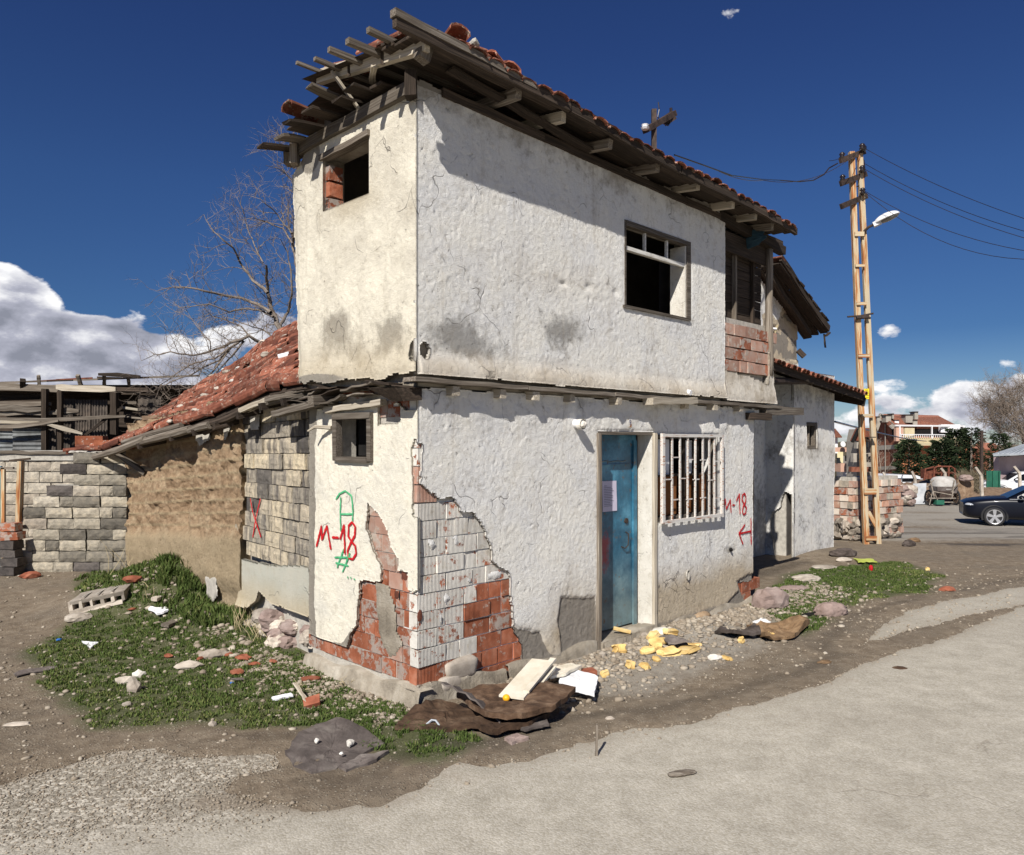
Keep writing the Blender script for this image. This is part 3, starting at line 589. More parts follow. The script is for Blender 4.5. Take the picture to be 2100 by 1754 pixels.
pebbles('gravel', 1500, 38, scat_poly([g0(x, y) for x, y in [(1500, 1440), (1700, 1250), (1950, 1170), (2150, 1150), (2150, 1230), (1900, 1310)]]), .006, .03, 'stones in the wet dirt at the right')
pebbles('gravel', 1400, 39, lambda r, n: (r.uniform(-9, -3.0, n), r.uniform(6.0, 11.0, n)), .004, .03, 'grit on the bare yard at the far left')
# ================================================================ the derelict house
HOUSE = thing('derelict_house', 'two-storey white plastered house with exposed brick corner and broken tiled eaves', 'house', (C0[0], C0[1], 0))
def cells(ab, zb, step):
    def f(b): return lin(*[(b[i], b[i+1], step) for i in range(len(b)-1)])
    return f(ab), f(zb)
def skin(name, pl, ab, zb, keep, off, wear, material, parent, depth=.04, step=.0135, edge=.35, label=None):
    A1, Z1 = cells(ab, zb, step); A, Z = np.meshgrid(A1, Z1, indexing='ij'); Ac = (A[:-1, :-1]+A[1:, 1:])/2; Zc = (Z[:-1, :-1]+Z[1:, 1:])/2
    K = keep(Ac, Zc); O = off(A, Z); jx = step*edge*(rng.random(A.shape)-.5); jz = step*edge*(rng.random(A.shape)-.5)
    jx[0] = 0; jx[-1] = 0; jz[:, 0] = 0; jz[:, -1] = 0
    for b in ab: jx[np.argmin(np.abs(A1-b))] = 0
    for b in zb: jz[:, np.argmin(np.abs(Z1-b))] = 0
    Aj = A+jx; Zj = Z+jz
    def pos(o): return np.stack([pl.o[0]+pl.d[0]*Aj+pl.n[0]*o, pl.o[1]+pl.d[1]*Aj+pl.n[1]*o, Zj], -1).reshape(-1, 3)
    N = A.size; V = np.concatenate([pos(O), pos(O-depth)]); idx = np.arange(N).reshape(A.shape)
    a, b, c, d = idx[:-1, :-1], idx[1:, :-1], idx[1:, 1:], idx[:-1, 1:]; F = [np.stack([x[K] for x in (a, b, c, d)], 1)]
    Kp = np.pad(K, 1)
    for (p, q_, sh) in ((a, b, Kp[1:-1, :-2]), (b, c, Kp[2:, 1:-1]), (c, d, Kp[1:-1, 2:]), (d, a, Kp[:-2, 1:-1])):
        m = K & ~sh; F.append(np.stack([p[m], q_[m], q_[m]+N, p[m]+N], 1))
    F = np.concatenate(F); used = np.unique(F); mp = np.zeros(2*N, int); mp[used] = np.arange(len(used)); F = mp[F]; Vu = V[used]
    lc = Vu.copy(); w = wear(A, Z); w = [np.concatenate([np.broadcast_to(x, A.shape).ravel(), np.maximum(np.broadcast_to(x, A.shape).ravel(), .75 if i == 0 else 0)])[used] for i, x in enumerate(w)]
    me = np_mesh(name, Vu-np.array(root_loc(parent)), F, wear=w, smooth=True, lc=lc); me.materials.append(material)
    o = bpy.data.objects.new(name, me); COL.objects.link(o); o.parent = parent; return setp(o, label)
def up(pl, pts, o=0.0): return [pl.U(x, y, o) for x, y in pts]
def inr(A, Z, r): return (A > r[0]) & (A < r[1]) & (Z > r[2]) & (Z < r[3])
def blob(A, Z, pl, px, py, rx, ry, s=1.0):
    a, z = pl.U(px, py); a1, _ = pl.U(px+rx, py); _, z1 = pl.U(px, py-ry); return s*np.exp(-((A-a)/(a1-a))**2-((Z-z)/(z1-z))**2)
def wob(A, Z, s, amp=.10, k=5): return amp*(fbm(A, Z, k, 5, s, .6)-.5)
def trowel(A, Z, s, amp=.011):
    wx = fbm(A, Z, 1.3, 2, s+7)*.5; wz = fbm(A, Z, 1.1, 2, s+8)*.5; m = sst(.35, .65, fbm(A, Z, 1.4, 3, s+5))
    o = amp*1.1*(fbm(A+wx, Z+wz, 1.2, 2, s, .35)-.5)*2 + amp*(.04+.8*m**3)*.26*(fbm(A+wx, Z*1.2+wz, 22, 3, s+1, .6)-.5)*2 + .0034*(fbm(A, Z, 46, 2, s+2)-.5)*2
    u1 = A*.82+Z*.57; v1 = -A*.57+Z*.82; u2 = A*.9-Z*.43; v2 = A*.43+Z*.9; mk = sst(.42, .58, fbm(A, Z, 1.1, 2, s+6))
    o = o + (amp/.012)*.0036*((fbm(u1*5, v1*26, 1, 3, s+9, .6)-.5)*mk+(fbm(u2*4, v2*24, 1, 3, s+10, .6)-.5)*(1-mk))*2*sst(.38, .68, fbm(A, Z, 1.8, 3, s+11))
    pit = np.clip(.22-fbm(A, Z, 30, 2, s+3), 0, 1)*.05; lip = np.clip(fbm(A+.3*wx, Z*.7, 13, 3, s+4)-.68, 0, 1)*.02
    return o-pit+lip
DOOR = (2.254, 3.232, -.2, 2.18); WIN = (3.30, 4.585, 1.19, 2.155); WINU = (2.631, 3.90, 3.47, 4.355)
OPL = (.593, 1.313, 4.15, 4.63); WL = (.60, 1.18, 1.91, 2.30)
missR = up(PR, [(851, 906), (862, 914), (868, 955), (866.7, 992), (883, 1012), (912, 1021), (928, 1020), (949, 1051), (971, 1053), (994, 1086), (1010, 1144), (1027, 1164), (1045, 1175), (1049, 1242), (1053, 1283), (1074, 1324), (1073, 1378), (900, 1402), (840, 1416), (840, 906)])
missR2 = up(PR, [(1515, 1195), (1556, 1190), (1556, 1240), (1541, 1238), (1528, 1231)])
rendR = [up(PR, p) for p in ([(1053, 1287), (1092, 1296), (1109, 1296), (1115, 1308), (1129, 1341), (1150, 1349), (1148, 1255), (1152, 1226), (1200, 1226), (1222, 1228), (1232, 1345), (1000, 1450), (1000, 1384), (1074, 1365)],
                             [(1488, 1240), (1517, 1213), (1513, 1192), (1556, 1175), (1556, 1250), (1495, 1262)])]
missL = up(PL, [(754, 1029), (772, 1051), (795, 1090), (801, 1123), (817, 1144), (817, 1168), (838, 1172), (838, 1206), (851, 1209), (860, 1209), (860, 1430), (723, 1380), (630, 1350), (636, 1304), (655, 1318), (690, 1340), (705, 1350), (715, 1302), (731, 1279), (737, 1189), (780, 1191), (780, 1160), (764, 1127), (752, 1086)])
missL2 = up(PL, [(775, 835), (822, 830), (822, 866), (775, 870)]); missL3 = up(PL, [(850, 900), (843, 920), (848, 1000), (845, 1060), (866, 1060), (866, 900)])
ledgeL = up(PL, [(600, 830), (680, 842), (740, 838), (815, 828), (830, 842), (866, 842), (866, 770), (600, 770)])
def keepRl(A, Z):
    w = wob(A, Z, 3, .09)+.02*(fbm(A, Z, 30, 2, 5)-.5)
    return ~inr(A, Z, DOOR) & ~inr(A, Z, WIN) & (sdist(A, Z, missR)+w < 0) & (sdist(A, Z, missR2)+w*.5 < 0) & (Z < 2.50+.03*(fbm(A, Z*0, 6, 3, 4)-.5)) & (Z > .02+.05*fbm(A, Z*0, 3, 3, 9) - .1*(A > 3.2))
def dr(A, Z, rects): return np.minimum.reduce([np.maximum(np.maximum(r[0]-A, A-r[1]), np.maximum(r[2]-Z, Z-r[3])) for r in rects])
def offRl(A, Z):
    o = trowel(A, Z, 100, .0085)
    top = sst(2.05, 2.35, Z+.25*(fbm(A, Z*0, 2, 3, 14)-.5)); o = o + top*(.030*(fbm(A, Z, 7, 4, 15)-.45)+.012)
    r = np.maximum.reduce([sst(-.03, .02, sdist(A, Z, p)+wob(A, Z, 8, .07)) for p in rendR]); o = o - .022*r + r*.010*(fbm(A, Z, 25, 3, 16)-.5)
    o = o*sst(0, .02, A)+.004 + .02*sst(.35, 0, Z)*fbm(A, Z, 4, 3, 19); return o*sst(0, .03, dr(A, Z, (DOOR, WIN)))+.0
def wearRl(A, Z):
    R_ = np.maximum.reduce([sst(-.02, .03, sdist(A, Z, p)+wob(A, Z, 8, .07)) for p in rendR])
    R_ = np.maximum(R_, .55*sst(.22, .05, Z))
    G_ = .22*sst(2.2, 2.5, Z) + blob(A, Z, PR, 1497, 1127, 12, 9, .8) + blob(A, Z, PR, 1400, 1130, 60, 50, .22) + .25*sst(.6, .2, Z)
    B_ = (sst(.95, .15, Z+.25*(fbm(A, Z, 2, 3, 23)-.5))*.95)*(A > 3.0) + sst(.62, .1, Z)*.5*(A < 2.3) + blob(A, Z, PR, 1180, 1250, 60, 90, .4)
    return [R_, G_, B_]
wRl = skin('street_wall_plaster', PR, [0, DOOR[0], DOOR[1], WIN[0], WIN[1], 5.49], [-.1, WIN[2], WIN[3], DOOR[3], 2.53], keepRl, offRl, wearRl, M['plaster'], HOUSE, .028, .0125)
def keepLl(A, Z):
    w = wob(A, Z, 33, .08)+.02*(fbm(A, Z, 30, 2, 5)-.5)
    return ~inr(A, Z, WL) & (sdist(A, Z, missL)+w < 0) & (sdist(A, Z, missL2)+w*.5 < 0) & (sdist(A, Z, missL3)+w*.4 < 0) & (sdist(A, Z, ledgeL)+w*.5 < 0) & (A < 1.655+.02*(fbm(Z, Z*0, 6, 3, 3)-.5)) & (Z > .28)
def offLl(A, Z):
    o = trowel(A, Z, 200, .0075); ed = sst(1.50, 1.60, A+.05*(fbm(A, Z, 5, 3, 8)-.5)); o = o-.012*ed
    return (o*sst(0, .02, A)+.003)*sst(0, .03, dr(A, Z, (WL,)))
def wearLl(A, Z):
    R_ = sst(1.50, 1.56, A+.10*(fbm(A, Z, 6, 4, 8)-.5)) + .9*sst(-.03, .03, sdist(A, Z, up(PL, [(636, 1296), (660, 1312), (700, 1318), (716, 1296), (724, 1290), (712, 1360), (640, 1340)]))+wob(A, Z, 9, .05))
    return [R_, .15*sst(2.0, 2.3, Z), .25*sst(.6, .3, Z)]
wLl = skin('end_wall_plaster', PL, [0, WL[0], WL[1], 1.68], [.1, WL[2], WL[3], 2.50], keepLl, offLl, wearLl, M['plaster_warm'], HOUSE, .026, .0125)
OU = .05
def keepRu(A, Z): return ~inr(A, Z, WINU) & (Z > 2.60+.025*(fbm(A, Z*0, 5, 3, 44)-.5)) & (Z < 4.87+.06*(fbm(A, Z*0, 4, 3, 45)-.5)) & ~((np.hypot(A-.03, (Z-2.79)*.8) < .055))
def offRu(A, Z):
    o = trowel(A, Z, 300, .0095) + .05*sst(2.80, 2.62, Z)*(.6+.5*fbm(A, Z*0, 3, 3, 47)) + .010*(fbm(A, Z, 1.1, 3, 49)-.5)*2
    for (x, y) in ((1148, 583), (1202, 590), (1255, 601)): o = o - blob(A, Z, PR, x, y, 5+x % 5, 5+x % 4, .012+.004*(x % 3))
    return (o*sst(-.05, -.03, A))*sst(0, .03, dr(A, Z, (WINU,)))+OU
def wearRu(A, Z):
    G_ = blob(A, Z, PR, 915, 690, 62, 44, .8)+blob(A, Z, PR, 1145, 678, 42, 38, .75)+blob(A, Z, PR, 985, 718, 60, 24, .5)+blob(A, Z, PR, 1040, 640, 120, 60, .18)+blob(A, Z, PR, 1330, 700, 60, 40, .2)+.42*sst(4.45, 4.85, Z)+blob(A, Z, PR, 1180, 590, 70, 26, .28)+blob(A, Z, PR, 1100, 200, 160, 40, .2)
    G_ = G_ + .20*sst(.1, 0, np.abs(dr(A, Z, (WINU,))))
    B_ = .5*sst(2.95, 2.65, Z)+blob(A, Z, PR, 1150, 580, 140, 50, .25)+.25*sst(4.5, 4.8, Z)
    return [.0*A + .7*sst(4.80, 4.86, Z), G_, B_]
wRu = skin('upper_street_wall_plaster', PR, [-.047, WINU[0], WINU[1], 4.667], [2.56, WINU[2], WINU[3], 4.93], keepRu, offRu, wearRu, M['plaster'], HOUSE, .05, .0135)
def ledge_top(A): return 2.60+.06*(fbm(A, A*0, 5, 3, 54)-.5)+.10*sst(1.2, 1.8, A)*fbm(A, A*0, 9, 2, 53)
def edgeL(Z): return 1.77+.07*(Z-2.6)+.05*(fbm(Z, Z*0, 3, 4, 57)-.5)
def keepLu(A, Z): return ~inr(A, Z, OPL) & (Z > ledge_top(A)) & (Z < 4.80+.04*(fbm(A, Z*0, 7, 3, 55)-.5)-.16*sst(1.5, 1.8, A)) & (A < edgeL(Z)) & ~((np.hypot(A+.02, (Z-2.79)*.7) < .06))
def offLu(A, Z):
    o = trowel(A, Z, 400, .0095)+.03*sst(2.85, 2.65, Z); o = o - .03*sst(edgeL(Z)-.12, edgeL(Z), A)
    return (o*sst(-.05, -.03, A))*sst(0, .03, dr(A, Z, (OPL,)))+.05
def wearLu(A, Z):
    G_ = blob(A, Z, PL, 700, 672, 42, 42, .75)+blob(A, Z, PL, 815, 680, 36, 46, .8)+blob(A, Z, PL, 760, 725, 80, 40, .35)+.1*sst(4.6, 4.8, Z)
    R_ = blob(A, Z, PL, 648, 325, 24, 42, 1.0)+blob(A, Z, PL, 655, 785, 45, 18, .9)+.4*sst(2.72, 2.62, Z)
    return [R_, G_, .35*sst(3.1, 2.65, Z)+blob(A, Z, PL, 730, 420, 50, 30, .35)+.25]
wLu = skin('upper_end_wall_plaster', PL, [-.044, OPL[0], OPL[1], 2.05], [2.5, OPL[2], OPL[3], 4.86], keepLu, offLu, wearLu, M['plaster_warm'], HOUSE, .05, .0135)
# wall cores behind the plaster
def core(name, pl, ab, zb, holes, o0, o1, m, parent=HOUSE):
    mb = MB(); D, N_ = pl.v()
    for i in range(len(ab)-1):
        run = None
        for j in range(len(zb)-1):
            a = (ab[i]+ab[i+1])/2; z = (zb[j]+zb[j+1])/2; solid = not any(h[0] < a < h[1] and h[2] < z < h[3] for h in holes)
            if solid:
                if run is None: run = zb[j]
                end = zb[j+1]
            if run is not None and (not solid or j == len(zb)-2):
                mb.box(pl.P(a, (run+end)/2, (o0+o1)/2), ab[i+1]-ab[i], abs(o1-o0), end-run, D, (0, 0, 1)); run = None
    return mb.build(name, M[m], parent)
core('street_wall_core', PR, [.036, DOOR[0]-.01, DOOR[1]+.01, WIN[0]-.01, WIN[1]+.01, 5.46], [-.5, WIN[2]-.01, WIN[3]+.01, DOOR[3]+.01, 2.50], [DOOR, WIN, (3.2, 3.32, WIN[2], 2.2)], -.22, -.036, 'mortar_wash')
core('end_wall_core', PL, [.036, WL[0]-.01, WL[1]+.01, 1.63], [-.5, WL[2]-.01, WL[3]+.01, 2.48], [WL], -.22, -.036, 'mortar')
core('upper_street_wall_core', PR, [.0, WINU[0]-.01, WINU[1]+.01, 4.65], [2.51, WINU[2]-.01, WINU[3]+.01, 4.84], [WINU], -.18, -.0, 'concrete')
core('upper_end_wall_core', PL, [.0, OPL[0]-.01, OPL[1]+.01, 1.72], [2.51, OPL[2]-.01, OPL[3]+.01, 4.74], [OPL], -.18, -.0, 'concrete')
mb = MB(); D, N_ = PR.v()
mb.box(PR.P(2.85, 1.0, -1.56), 5.1, .12, 3.1, D); mb.box(PR.P(2.95, 3.86, -1.64), 5.5, .12, 2.65, D); mb.box(PR.P(5.35, 1.2, -.95), .16, 1.55, 2.6, D); mb.box(PR.P(5.85, 3.6, -1.0), .14, 1.6, 2.5, D)
mb.box(PR.P(2.9, 2.495, -.95), 5.0, 1.5, .05, D); mb.box(PR.P(2.9, 4.86, -.98), 5.9, 1.45, .04, D); mb.box(PR.P(2.1, 3.6, -.95), .08, 1.5, 2.3, D); mb.box(PR.P(3.26, 1.2, -1.0), .06, 1.5, 2.4, D)
mb.build('interior_wall', M['interior'], HOUSE)
# foundation
mb = MB(); A = np.linspace(-.06, 1.75, 30)
def lumpy(mb, pl, a0, a1, z0f, z1f, o_top, o_bot, na=40, nz=8, s=1):
    vs = []; 
    for i in range(na+1):
        a = a0+(a1-a0)*i/na; z1 = z1f(a); z0 = z0f(a)
        for j in range(nz+1):
            t = j/nz; z = z0+(z1-z0)*t; o = o_bot+(o_top-o_bot)*t**1.5 + .035*(float(fbm(a, z, 5, 4, s))-.5)+.016*(float(fbm(a, z, 22, 3, s+1))-.5)
            if j == nz: pass
            vs.append(pl.P(a, z, o))
        vs.append(pl.P(a, z1f(a)-.005, -.10))
    m = nz+2; fs = [(i*m+j, (i+1)*m+j, (i+1)*m+j+1, i*m+j+1) for i in range(na) for j in range(m-1)]
    return mb.add(vs, fs)
fl = up(PL, [(640, 1345), (700, 1372), (780, 1396), (850, 1412)])
lumpy(mb, PL, -.07, 1.66, lambda a: -.3, lambda a: .145-.04*a+.02*math.sin(a*9), .03, .13, 140, 22, 5)
mb.build('foundation', M['concrete'], HOUSE, smooth=True)
mb = MB(); lumpy(mb, PR, -.05, .95, lambda a: -.3, lambda a: .145-.09*max(0, a-.45)+.015*math.sin(a*13), .02, .09, 90, 16, 6); lumpy(mb, PR, 3.25, 5.47, lambda a: -.3, lambda a: .06+.03*math.sin(a*7), .02, .10, 60, 6, 7)
lumpy(mb, PR, .98, 2.22, lambda a: -.3, lambda a: .10+.03*math.sin(a*7), .02, .07, 40, 6, 8)
mb.build('foundation', M['concrete'], HOUSE, smooth=True)
# exposed bricks, one object each
def brick_mesh(L, H, Dp=.10, hole=False):
    mb = MB(); 
    if not hole: mb.box((0, 0, 0), L, Dp, H, j=.003)
    me = bpy.data.meshes.new('brick'); me.from_pydata(mb.v, [], mb.f); at = me.attributes.new('lc', 'FLOAT_VECTOR', 'POINT'); at.data.foreach_set('vector', np.array([(x, y, z) for x, y, z in mb.v], np.float32).ravel())
    me.materials.append(M['brick_red']); return me
BM = {L: [brick_mesh(L, .135) for _ in range(3)] for L in (.285, .185, .135, .09)}
def lay(pl, poly, z0, z1, a0, a1, choose, parent, face=-.022, course=.1445, pad=.03, sd=1, name='brick', sizes=(.285, .185, .285, .135)):
    r = random.Random(sd); D, N_ = pl.v(); n = 0; rot0 = Matrix((D, N_ if D.cross(N_).z > 0 else -N_, Vector((0, 0, 1)))).transposed()
    z = z0; row = 0
    while z < z1:
        a = a0-r.choice((.0, .08, .15))*(row % 2)-r.uniform(0, .05) if a0 > .1 else a0
        first = True
        while a < a1:
            L = r.choice(sizes) if not first else (.185 if row % 2 else .285); first = False
            L = L if L in BM else .185
            ca = a+L/2; cz = z+.0675; pts = [(ca, cz), (a+.01, z+.01), (a+L-.01, z+.01), (a+.01, z+.13), (a+L-.01, z+.13)]
            if any(bool(sd_ > -pad) for sd_ in sdist(np.array([p[0] for p in pts]), np.array([p[1] for p in pts]), poly)):
                tw = r.uniform(-.012, .012); rm = rot0 @ Matrix.Rotation(tw, 3, 'Z') @ Matrix.Rotation(r.uniform(-.008, .008), 3, 'Y')
                link_copy(r.choice(BM[L]), name, M[choose(ca, cz, r)], parent, pl.P(ca, cz, face-.05+r.uniform(-.010, .004)), rm); n += 1
            a += L+.011
        z += course; row += 1
    return n
def chR(a, z, r):
    x, y = proj(PR.P(a, z))
    if z < .26: return 'brick_red'
    if x > 978 and y > 1190: return r.choice(('brick_red', 'brick_smear', 'brick_red'))
    if y < 1060 and r.random() < .25: return 'brick_pink'
    return 'brick_wash'
def chL(a, z, r):
    x, y = proj(PL.P(a, z))
    if y < 1165: return 'brick_pink'
    return r.choice(('brick_red', 'brick_red', 'brick_smear', 'brick_smear', 'brick_pink'))
lay(PR, missR, .0055, 2.2, .014, 1.6, chR, wRl, sd=4); lay(PR, missR2, .0, .5, 5.2, 5.45, lambda a, z, r: 'brick_red', wRl, sd=5)
lay(PL, missL, .15, 1.75, .036, 1.62, chL, wLl, sd=6); lay(PL, missL2, 2.28, 2.5, .2, .7, lambda a, z, r: 'brick_smear', wLl, sd=7, pad=.01); lay(PL, missL3, .15+.1445*8, 2.2, .036, .06, lambda a, z, r: 'brick_smear', wLl, sd=8)
lay(PL, ledgeL, 2.30, 2.58, .25, 1.3, lambda a, z, r: 'brick_smear', wLl, sd=9, face=-.04, sizes=(.185, .135, .285))
# mortar smear on the end face and stones at the corner foot
mb = MB(); cen = up(PL, [(768, 1190), (796, 1200), (806, 1240), (812, 1290), (822, 1320), (812, 1350), (795, 1352), (782, 1325), (772, 1290), (770, 1240)])
def smear(poly, pl, s, o=-.019, res=.02):
    xs = [p[0] for p in poly]; zs = [p[1] for p in poly]; vs = []; fs = []; mp = {}
    na = int((max(xs)-min(xs))/res)+2; nz = int((max(zs)-min(zs))/res)+2
    for i in range(na):
        for j in range(nz):
            a = min(xs)+i*res; z = min(zs)+j*res; d = float(sdist(a, z, poly))+.05*(float(fbm(a, z, 9, 3, s))-.5)
            if d > 0: mp[(i, j)] = len(vs); vs.append(pl.P(a, z, o+min(d, .03)*.35+.012*(float(fbm(a, z, 16, 3, s+1))-.4)))
    for (i, j) in list(mp):
        if all(k in mp for k in ((i+1, j), (i+1, j+1), (i, j+1))): fs.append((mp[(i, j)], mp[(i+1, j)], mp[(i+1, j+1)], mp[(i, j+1)]))
    return vs, fs
for poly, s in ((cen, 3), (up(PL, [(765, 1195), (785, 1195), (788, 1215), (770, 1230)]), 5)): mb.add(*smear(poly, PL, s))
mb.build('mortar_smear', M['concrete'], wLl, smooth=True)
for (x, y, w, h) in ((950, 1368, .34, .16), (925, 1402, .30, .12), (990, 1398, .22, .14)):
    a, z = PR.U(x, y); mb = MB(); k = MB(); vs, fs = ICO[2]; sx = random.random()*9
    pts = []
    for p in vs:
        f = lambda t: math.copysign(abs(t)**.45, t); r_ = 1+.06*math.sin(p[0]*5+sx)+.05*math.sin(p[2]*6+sx)
        pts.append(Vector(PR.P(a+f(p[0])*w/2*r_, z+f(p[2])*h/2*r_, -.03+f(p[1])*.06*r_)))
    mb.add(pts, fs).build('foundation_stone', M['stone'], wRl, smooth=True)
mb = MB(); mb.box(PR.P(1.02, .14, -.10), .16, .12, .14, D); mb.build('dark_gap', M['black'], wRl)
# ---------------------------------------------------------------- sprayed marks
def sm_off(pl, a, z):
    if pl is PR: return float(offRl(np.array([[a]]), np.array([[z]]))[0, 0])
    return float(offLl(np.array([[a]]), np.array([[z]]))[0, 0])
def spray(pl, strokes, w, m, parent, name='painted_mark', base=None, wpx=True):
    mb = MB()
    for st in strokes:
        pts = [pl.U(*p) for p in st]; fine = []
        for i in range(len(pts)-1):
            n = max(2, int(math.dist(pts[i], pts[i+1])/.012))
            for k in range(n): t = k/n; fine.append((pts[i][0]*(1-t)+pts[i+1][0]*t, pts[i][1]*(1-t)+pts[i+1][1]*t))
        fine.append(pts[-1]); vs = []; fs = []
        for i, (a, z) in enumerate(fine):
            p, q_ = fine[max(0, i-1)], fine[min(len(fine)-1, i+1)]; dx, dz = q_[0]-p[0], q_[1]-p[1]; L = math.hypot(dx, dz)+1e-9; nx, nz = -dz/L, dx/L
            e = w/2*(.85+.3*random.random())*(1 if 0 < i < len(fine)-1 else .5)
            for s_ in (-1, 0, 1): aa, zz_ = a+nx*e*s_, z+nz*e*s_; vs.append(pl.P(aa, zz_, (sm_off(pl, aa, zz_) if base is None else base)+(.010 if s_ else .0115)))
        for i in range(len(fine)-1):
            for s_ in (0, 1): b = i*3+s_; fs.append((b, b+1, b+4, b+3))
        mb.add(vs, fs)
    return mb.build(name, M[m], parent)
def zs(pts, x0, y0, k): return [(x0+x/k, y0+y/k) for x, y in pts]
Lz = lambda *p: zs(p, 600, 750, 2.437); Rz = lambda *p: zs(p, 1140, 750, 2.784)
spray(PL, [Lz((125, 905), (150, 800), (152, 870), (178, 800), (198, 920)), Lz((203, 858), (237, 860)), Lz((243, 870), (262, 795), (268, 945)),
           Lz((300, 880), (283, 850), (285, 800), (303, 782), (318, 805), (315, 850), (296, 885), (280, 925), (285, 960), (305, 968), (322, 940), (318, 900), (300, 880))], .024, 'paint_red', wLl)
spray(PL, [Lz((222, 668), (240, 640), (270, 625), (298, 650), (305, 700), (306, 742), (304, 780)), Lz((246, 655), (244, 720), (246, 830)), Lz((246, 742), (308, 742)),
           Lz((228, 1010), (262, 915)), Lz((256, 1032), (292, 935)), Lz((216, 958), (298, 958)), Lz((222, 985), (285, 1000)), Lz((282, 1052), (284, 1064)), Lz((294, 1055), (300, 1064)), Lz((312, 1064), (318, 1070))], .017, 'paint_green', wLl)
spray(PR, [Rz((946, 845), (964, 762), (970, 820), (994, 765), (998, 842)), Rz((1003, 797), (1020, 797)), Rz((1028, 775), (1046, 733), (1048, 848)),
           Rz((1072, 790), (1060, 765), (1064, 738), (1075, 730), (1084, 750), (1080, 780), (1066, 805), (1062, 835), (1070, 852), (1082, 840), (1084, 810), (1072, 790))], .024, 'paint_red', wRl)
spray(PR, [Rz((1110, 870), (1112, 1025)), Rz((1110, 945), (1042, 960)), Rz((1078, 905), (1042, 958), (1066, 1022))], .024, 'paint_red', wRl)
# ---------------------------------------------------------------- door
Z_ = (0, 0, 1)
DP = .19
mb = MB(); mb.box(PR.P(DOOR[1]+.012-.02, 1.09, -DP/2-.005), .035, DP, 2.17, D); mb.build('door_reveal', M['reveal_paint'], HOUSE)
mb = MB(); mb.box(PR.P(2.743, 2.165, -DP/2), .95, DP, .035, D); mb.build('lintel', M['wood_grey'], HOUSE)
mb = MB(); mb.beam(PR.P(2.262, -.12, .012), PR.P(2.262, 2.16, .012), .035, .05, D, 10, .002); mb.build('door_jamb', M['wood_grey'], HOUSE)
mb = MB(); mb.beam(PR.P(3.238, -.02, .012), PR.P(3.238, 2.17, .012), .03, .05, D, 10, .002); mb.build('door_jamb', M['wood_pale'], HOUSE)
DO = -DP
mb = MB(); d0_, d1_ = 2.30, 3.14
door = None
def locbox(name, a0, a1, z0, z1, o0, o1, m, parent, seg=None):
    b = MB(); cx, cz = (a0+a1)/2, (z0+z1)/2; vs = []; lc = []
    for (sa, so_, sz) in [(-1, -1, -1), (1, -1, -1), (1, 1, -1), (-1, 1, -1), (-1, -1, 1), (1, -1, 1), (1, 1, 1), (-1, 1, 1)]:
        a = a0 if sa < 0 else a1; o = o0 if so_ < 0 else o1; z = z0 if sz < 0 else z1
        vs.append(PR.P(a, z, o)); lc.append((a-2.35, o, z))
    b.add(vs, [(0, 3, 2, 1), (4, 5, 6, 7), (0, 1, 5, 4), (1, 2, 6, 5), (2, 3, 7, 6), (3, 0, 4, 7)], lc)
    return b.build(name, M[m], parent)
door = locbox('door', d0_, d1_, .10, 2.125, DO-.03, DO, 'door_blue', HOUSE)
for (a0, a1, z0, z1) in ((2.30, 3.14, 2.09, 2.145), (3.10, 3.16, .08, 2.09), (2.40, 3.06, 1.83, 1.835)): locbox('door_rail', a0, a1, z0, z1, DO, DO+.022, 'door_blue', door)
for zc, w in ((1.86, .5),):
    b = MB(); pts = []
    for i in range(9): t = i/8; pts.append(PR.P(2.42+.56*t, 1.88-.02*abs(math.sin(t*9)), DO+.006))
    b.tube(pts, .006, 5).build('door_trim', M['door_blue'], door)
b = MB(); b.tube([PR.P(2.98, 1.10, DO), PR.P(2.99, 1.08, DO+.035), PR.P(2.965, .96, DO+.045), PR.P(2.93, .93, DO+.03), PR.P(2.90, .95, DO)], .007, 6).build('handle', M['iron'], door)
b = MB(); b.tube([PR.P(2.985, 1.22, DO), PR.P(2.985, 1.22, DO+.014)], .03, 12).build('lock', M['iron'], door)
pa = [PR.U(x, y, DO) for x, y in Rz((260, 660), (342, 657), (345, 828), (262, 836))]
b = MB(); nn = 8; vs = []; fs = []
for i in range(nn+1):
    for j in range(nn+1):
        u, v = i/nn, j/nn; a = (pa[0][0]*(1-u)+pa[1][0]*u)*(1-v)+(pa[3][0]*(1-u)+pa[2][0]*u)*v; z = (pa[0][1]*(1-u)+pa[1][1]*u)*(1-v)+(pa[3][1]*(1-u)+pa[2][1]*u)*v
        vs.append(PR.P(a, z, DO+.006+.006*float(fbm(u, v, 3, 2, 8))))
for i in range(nn):
    for j in range(nn): fs.append((i*(nn+1)+j, (i+1)*(nn+1)+j, (i+1)*(nn+1)+j+1, i*(nn+1)+j+1))
notice = b.add(vs, fs).build('paper_notice', M['paper'], door, smooth=True)
mb = MB()
for k in range(13):
    t = .16+.055*k; L = random.uniform(.5, .82) if k else .3
    a = pa[0][0]+(pa[1][0]-pa[0][0])*.12; a2 = pa[0][0]+(pa[1][0]-pa[0][0])*L; z = pa[0][1]+(pa[3][1]-pa[0][1])*t
    mb.box(PR.P((a+a2)/2, z, DO+.0135), a2-a, .0006, .004, D)
mb.build('print_lines', M['ink'], door)
b = MB(); lumpy(b, PR, 2.30, 3.22, lambda a: -.2, lambda a: .06+.05*(a-2.3)+.012*math.sin(a*11), .05, .10, 24, 6, 9); b.box(PR.P(2.74, -.02, -.10), .93, .30, .20, D); b.build('door_step', M['concrete'], HOUSE)
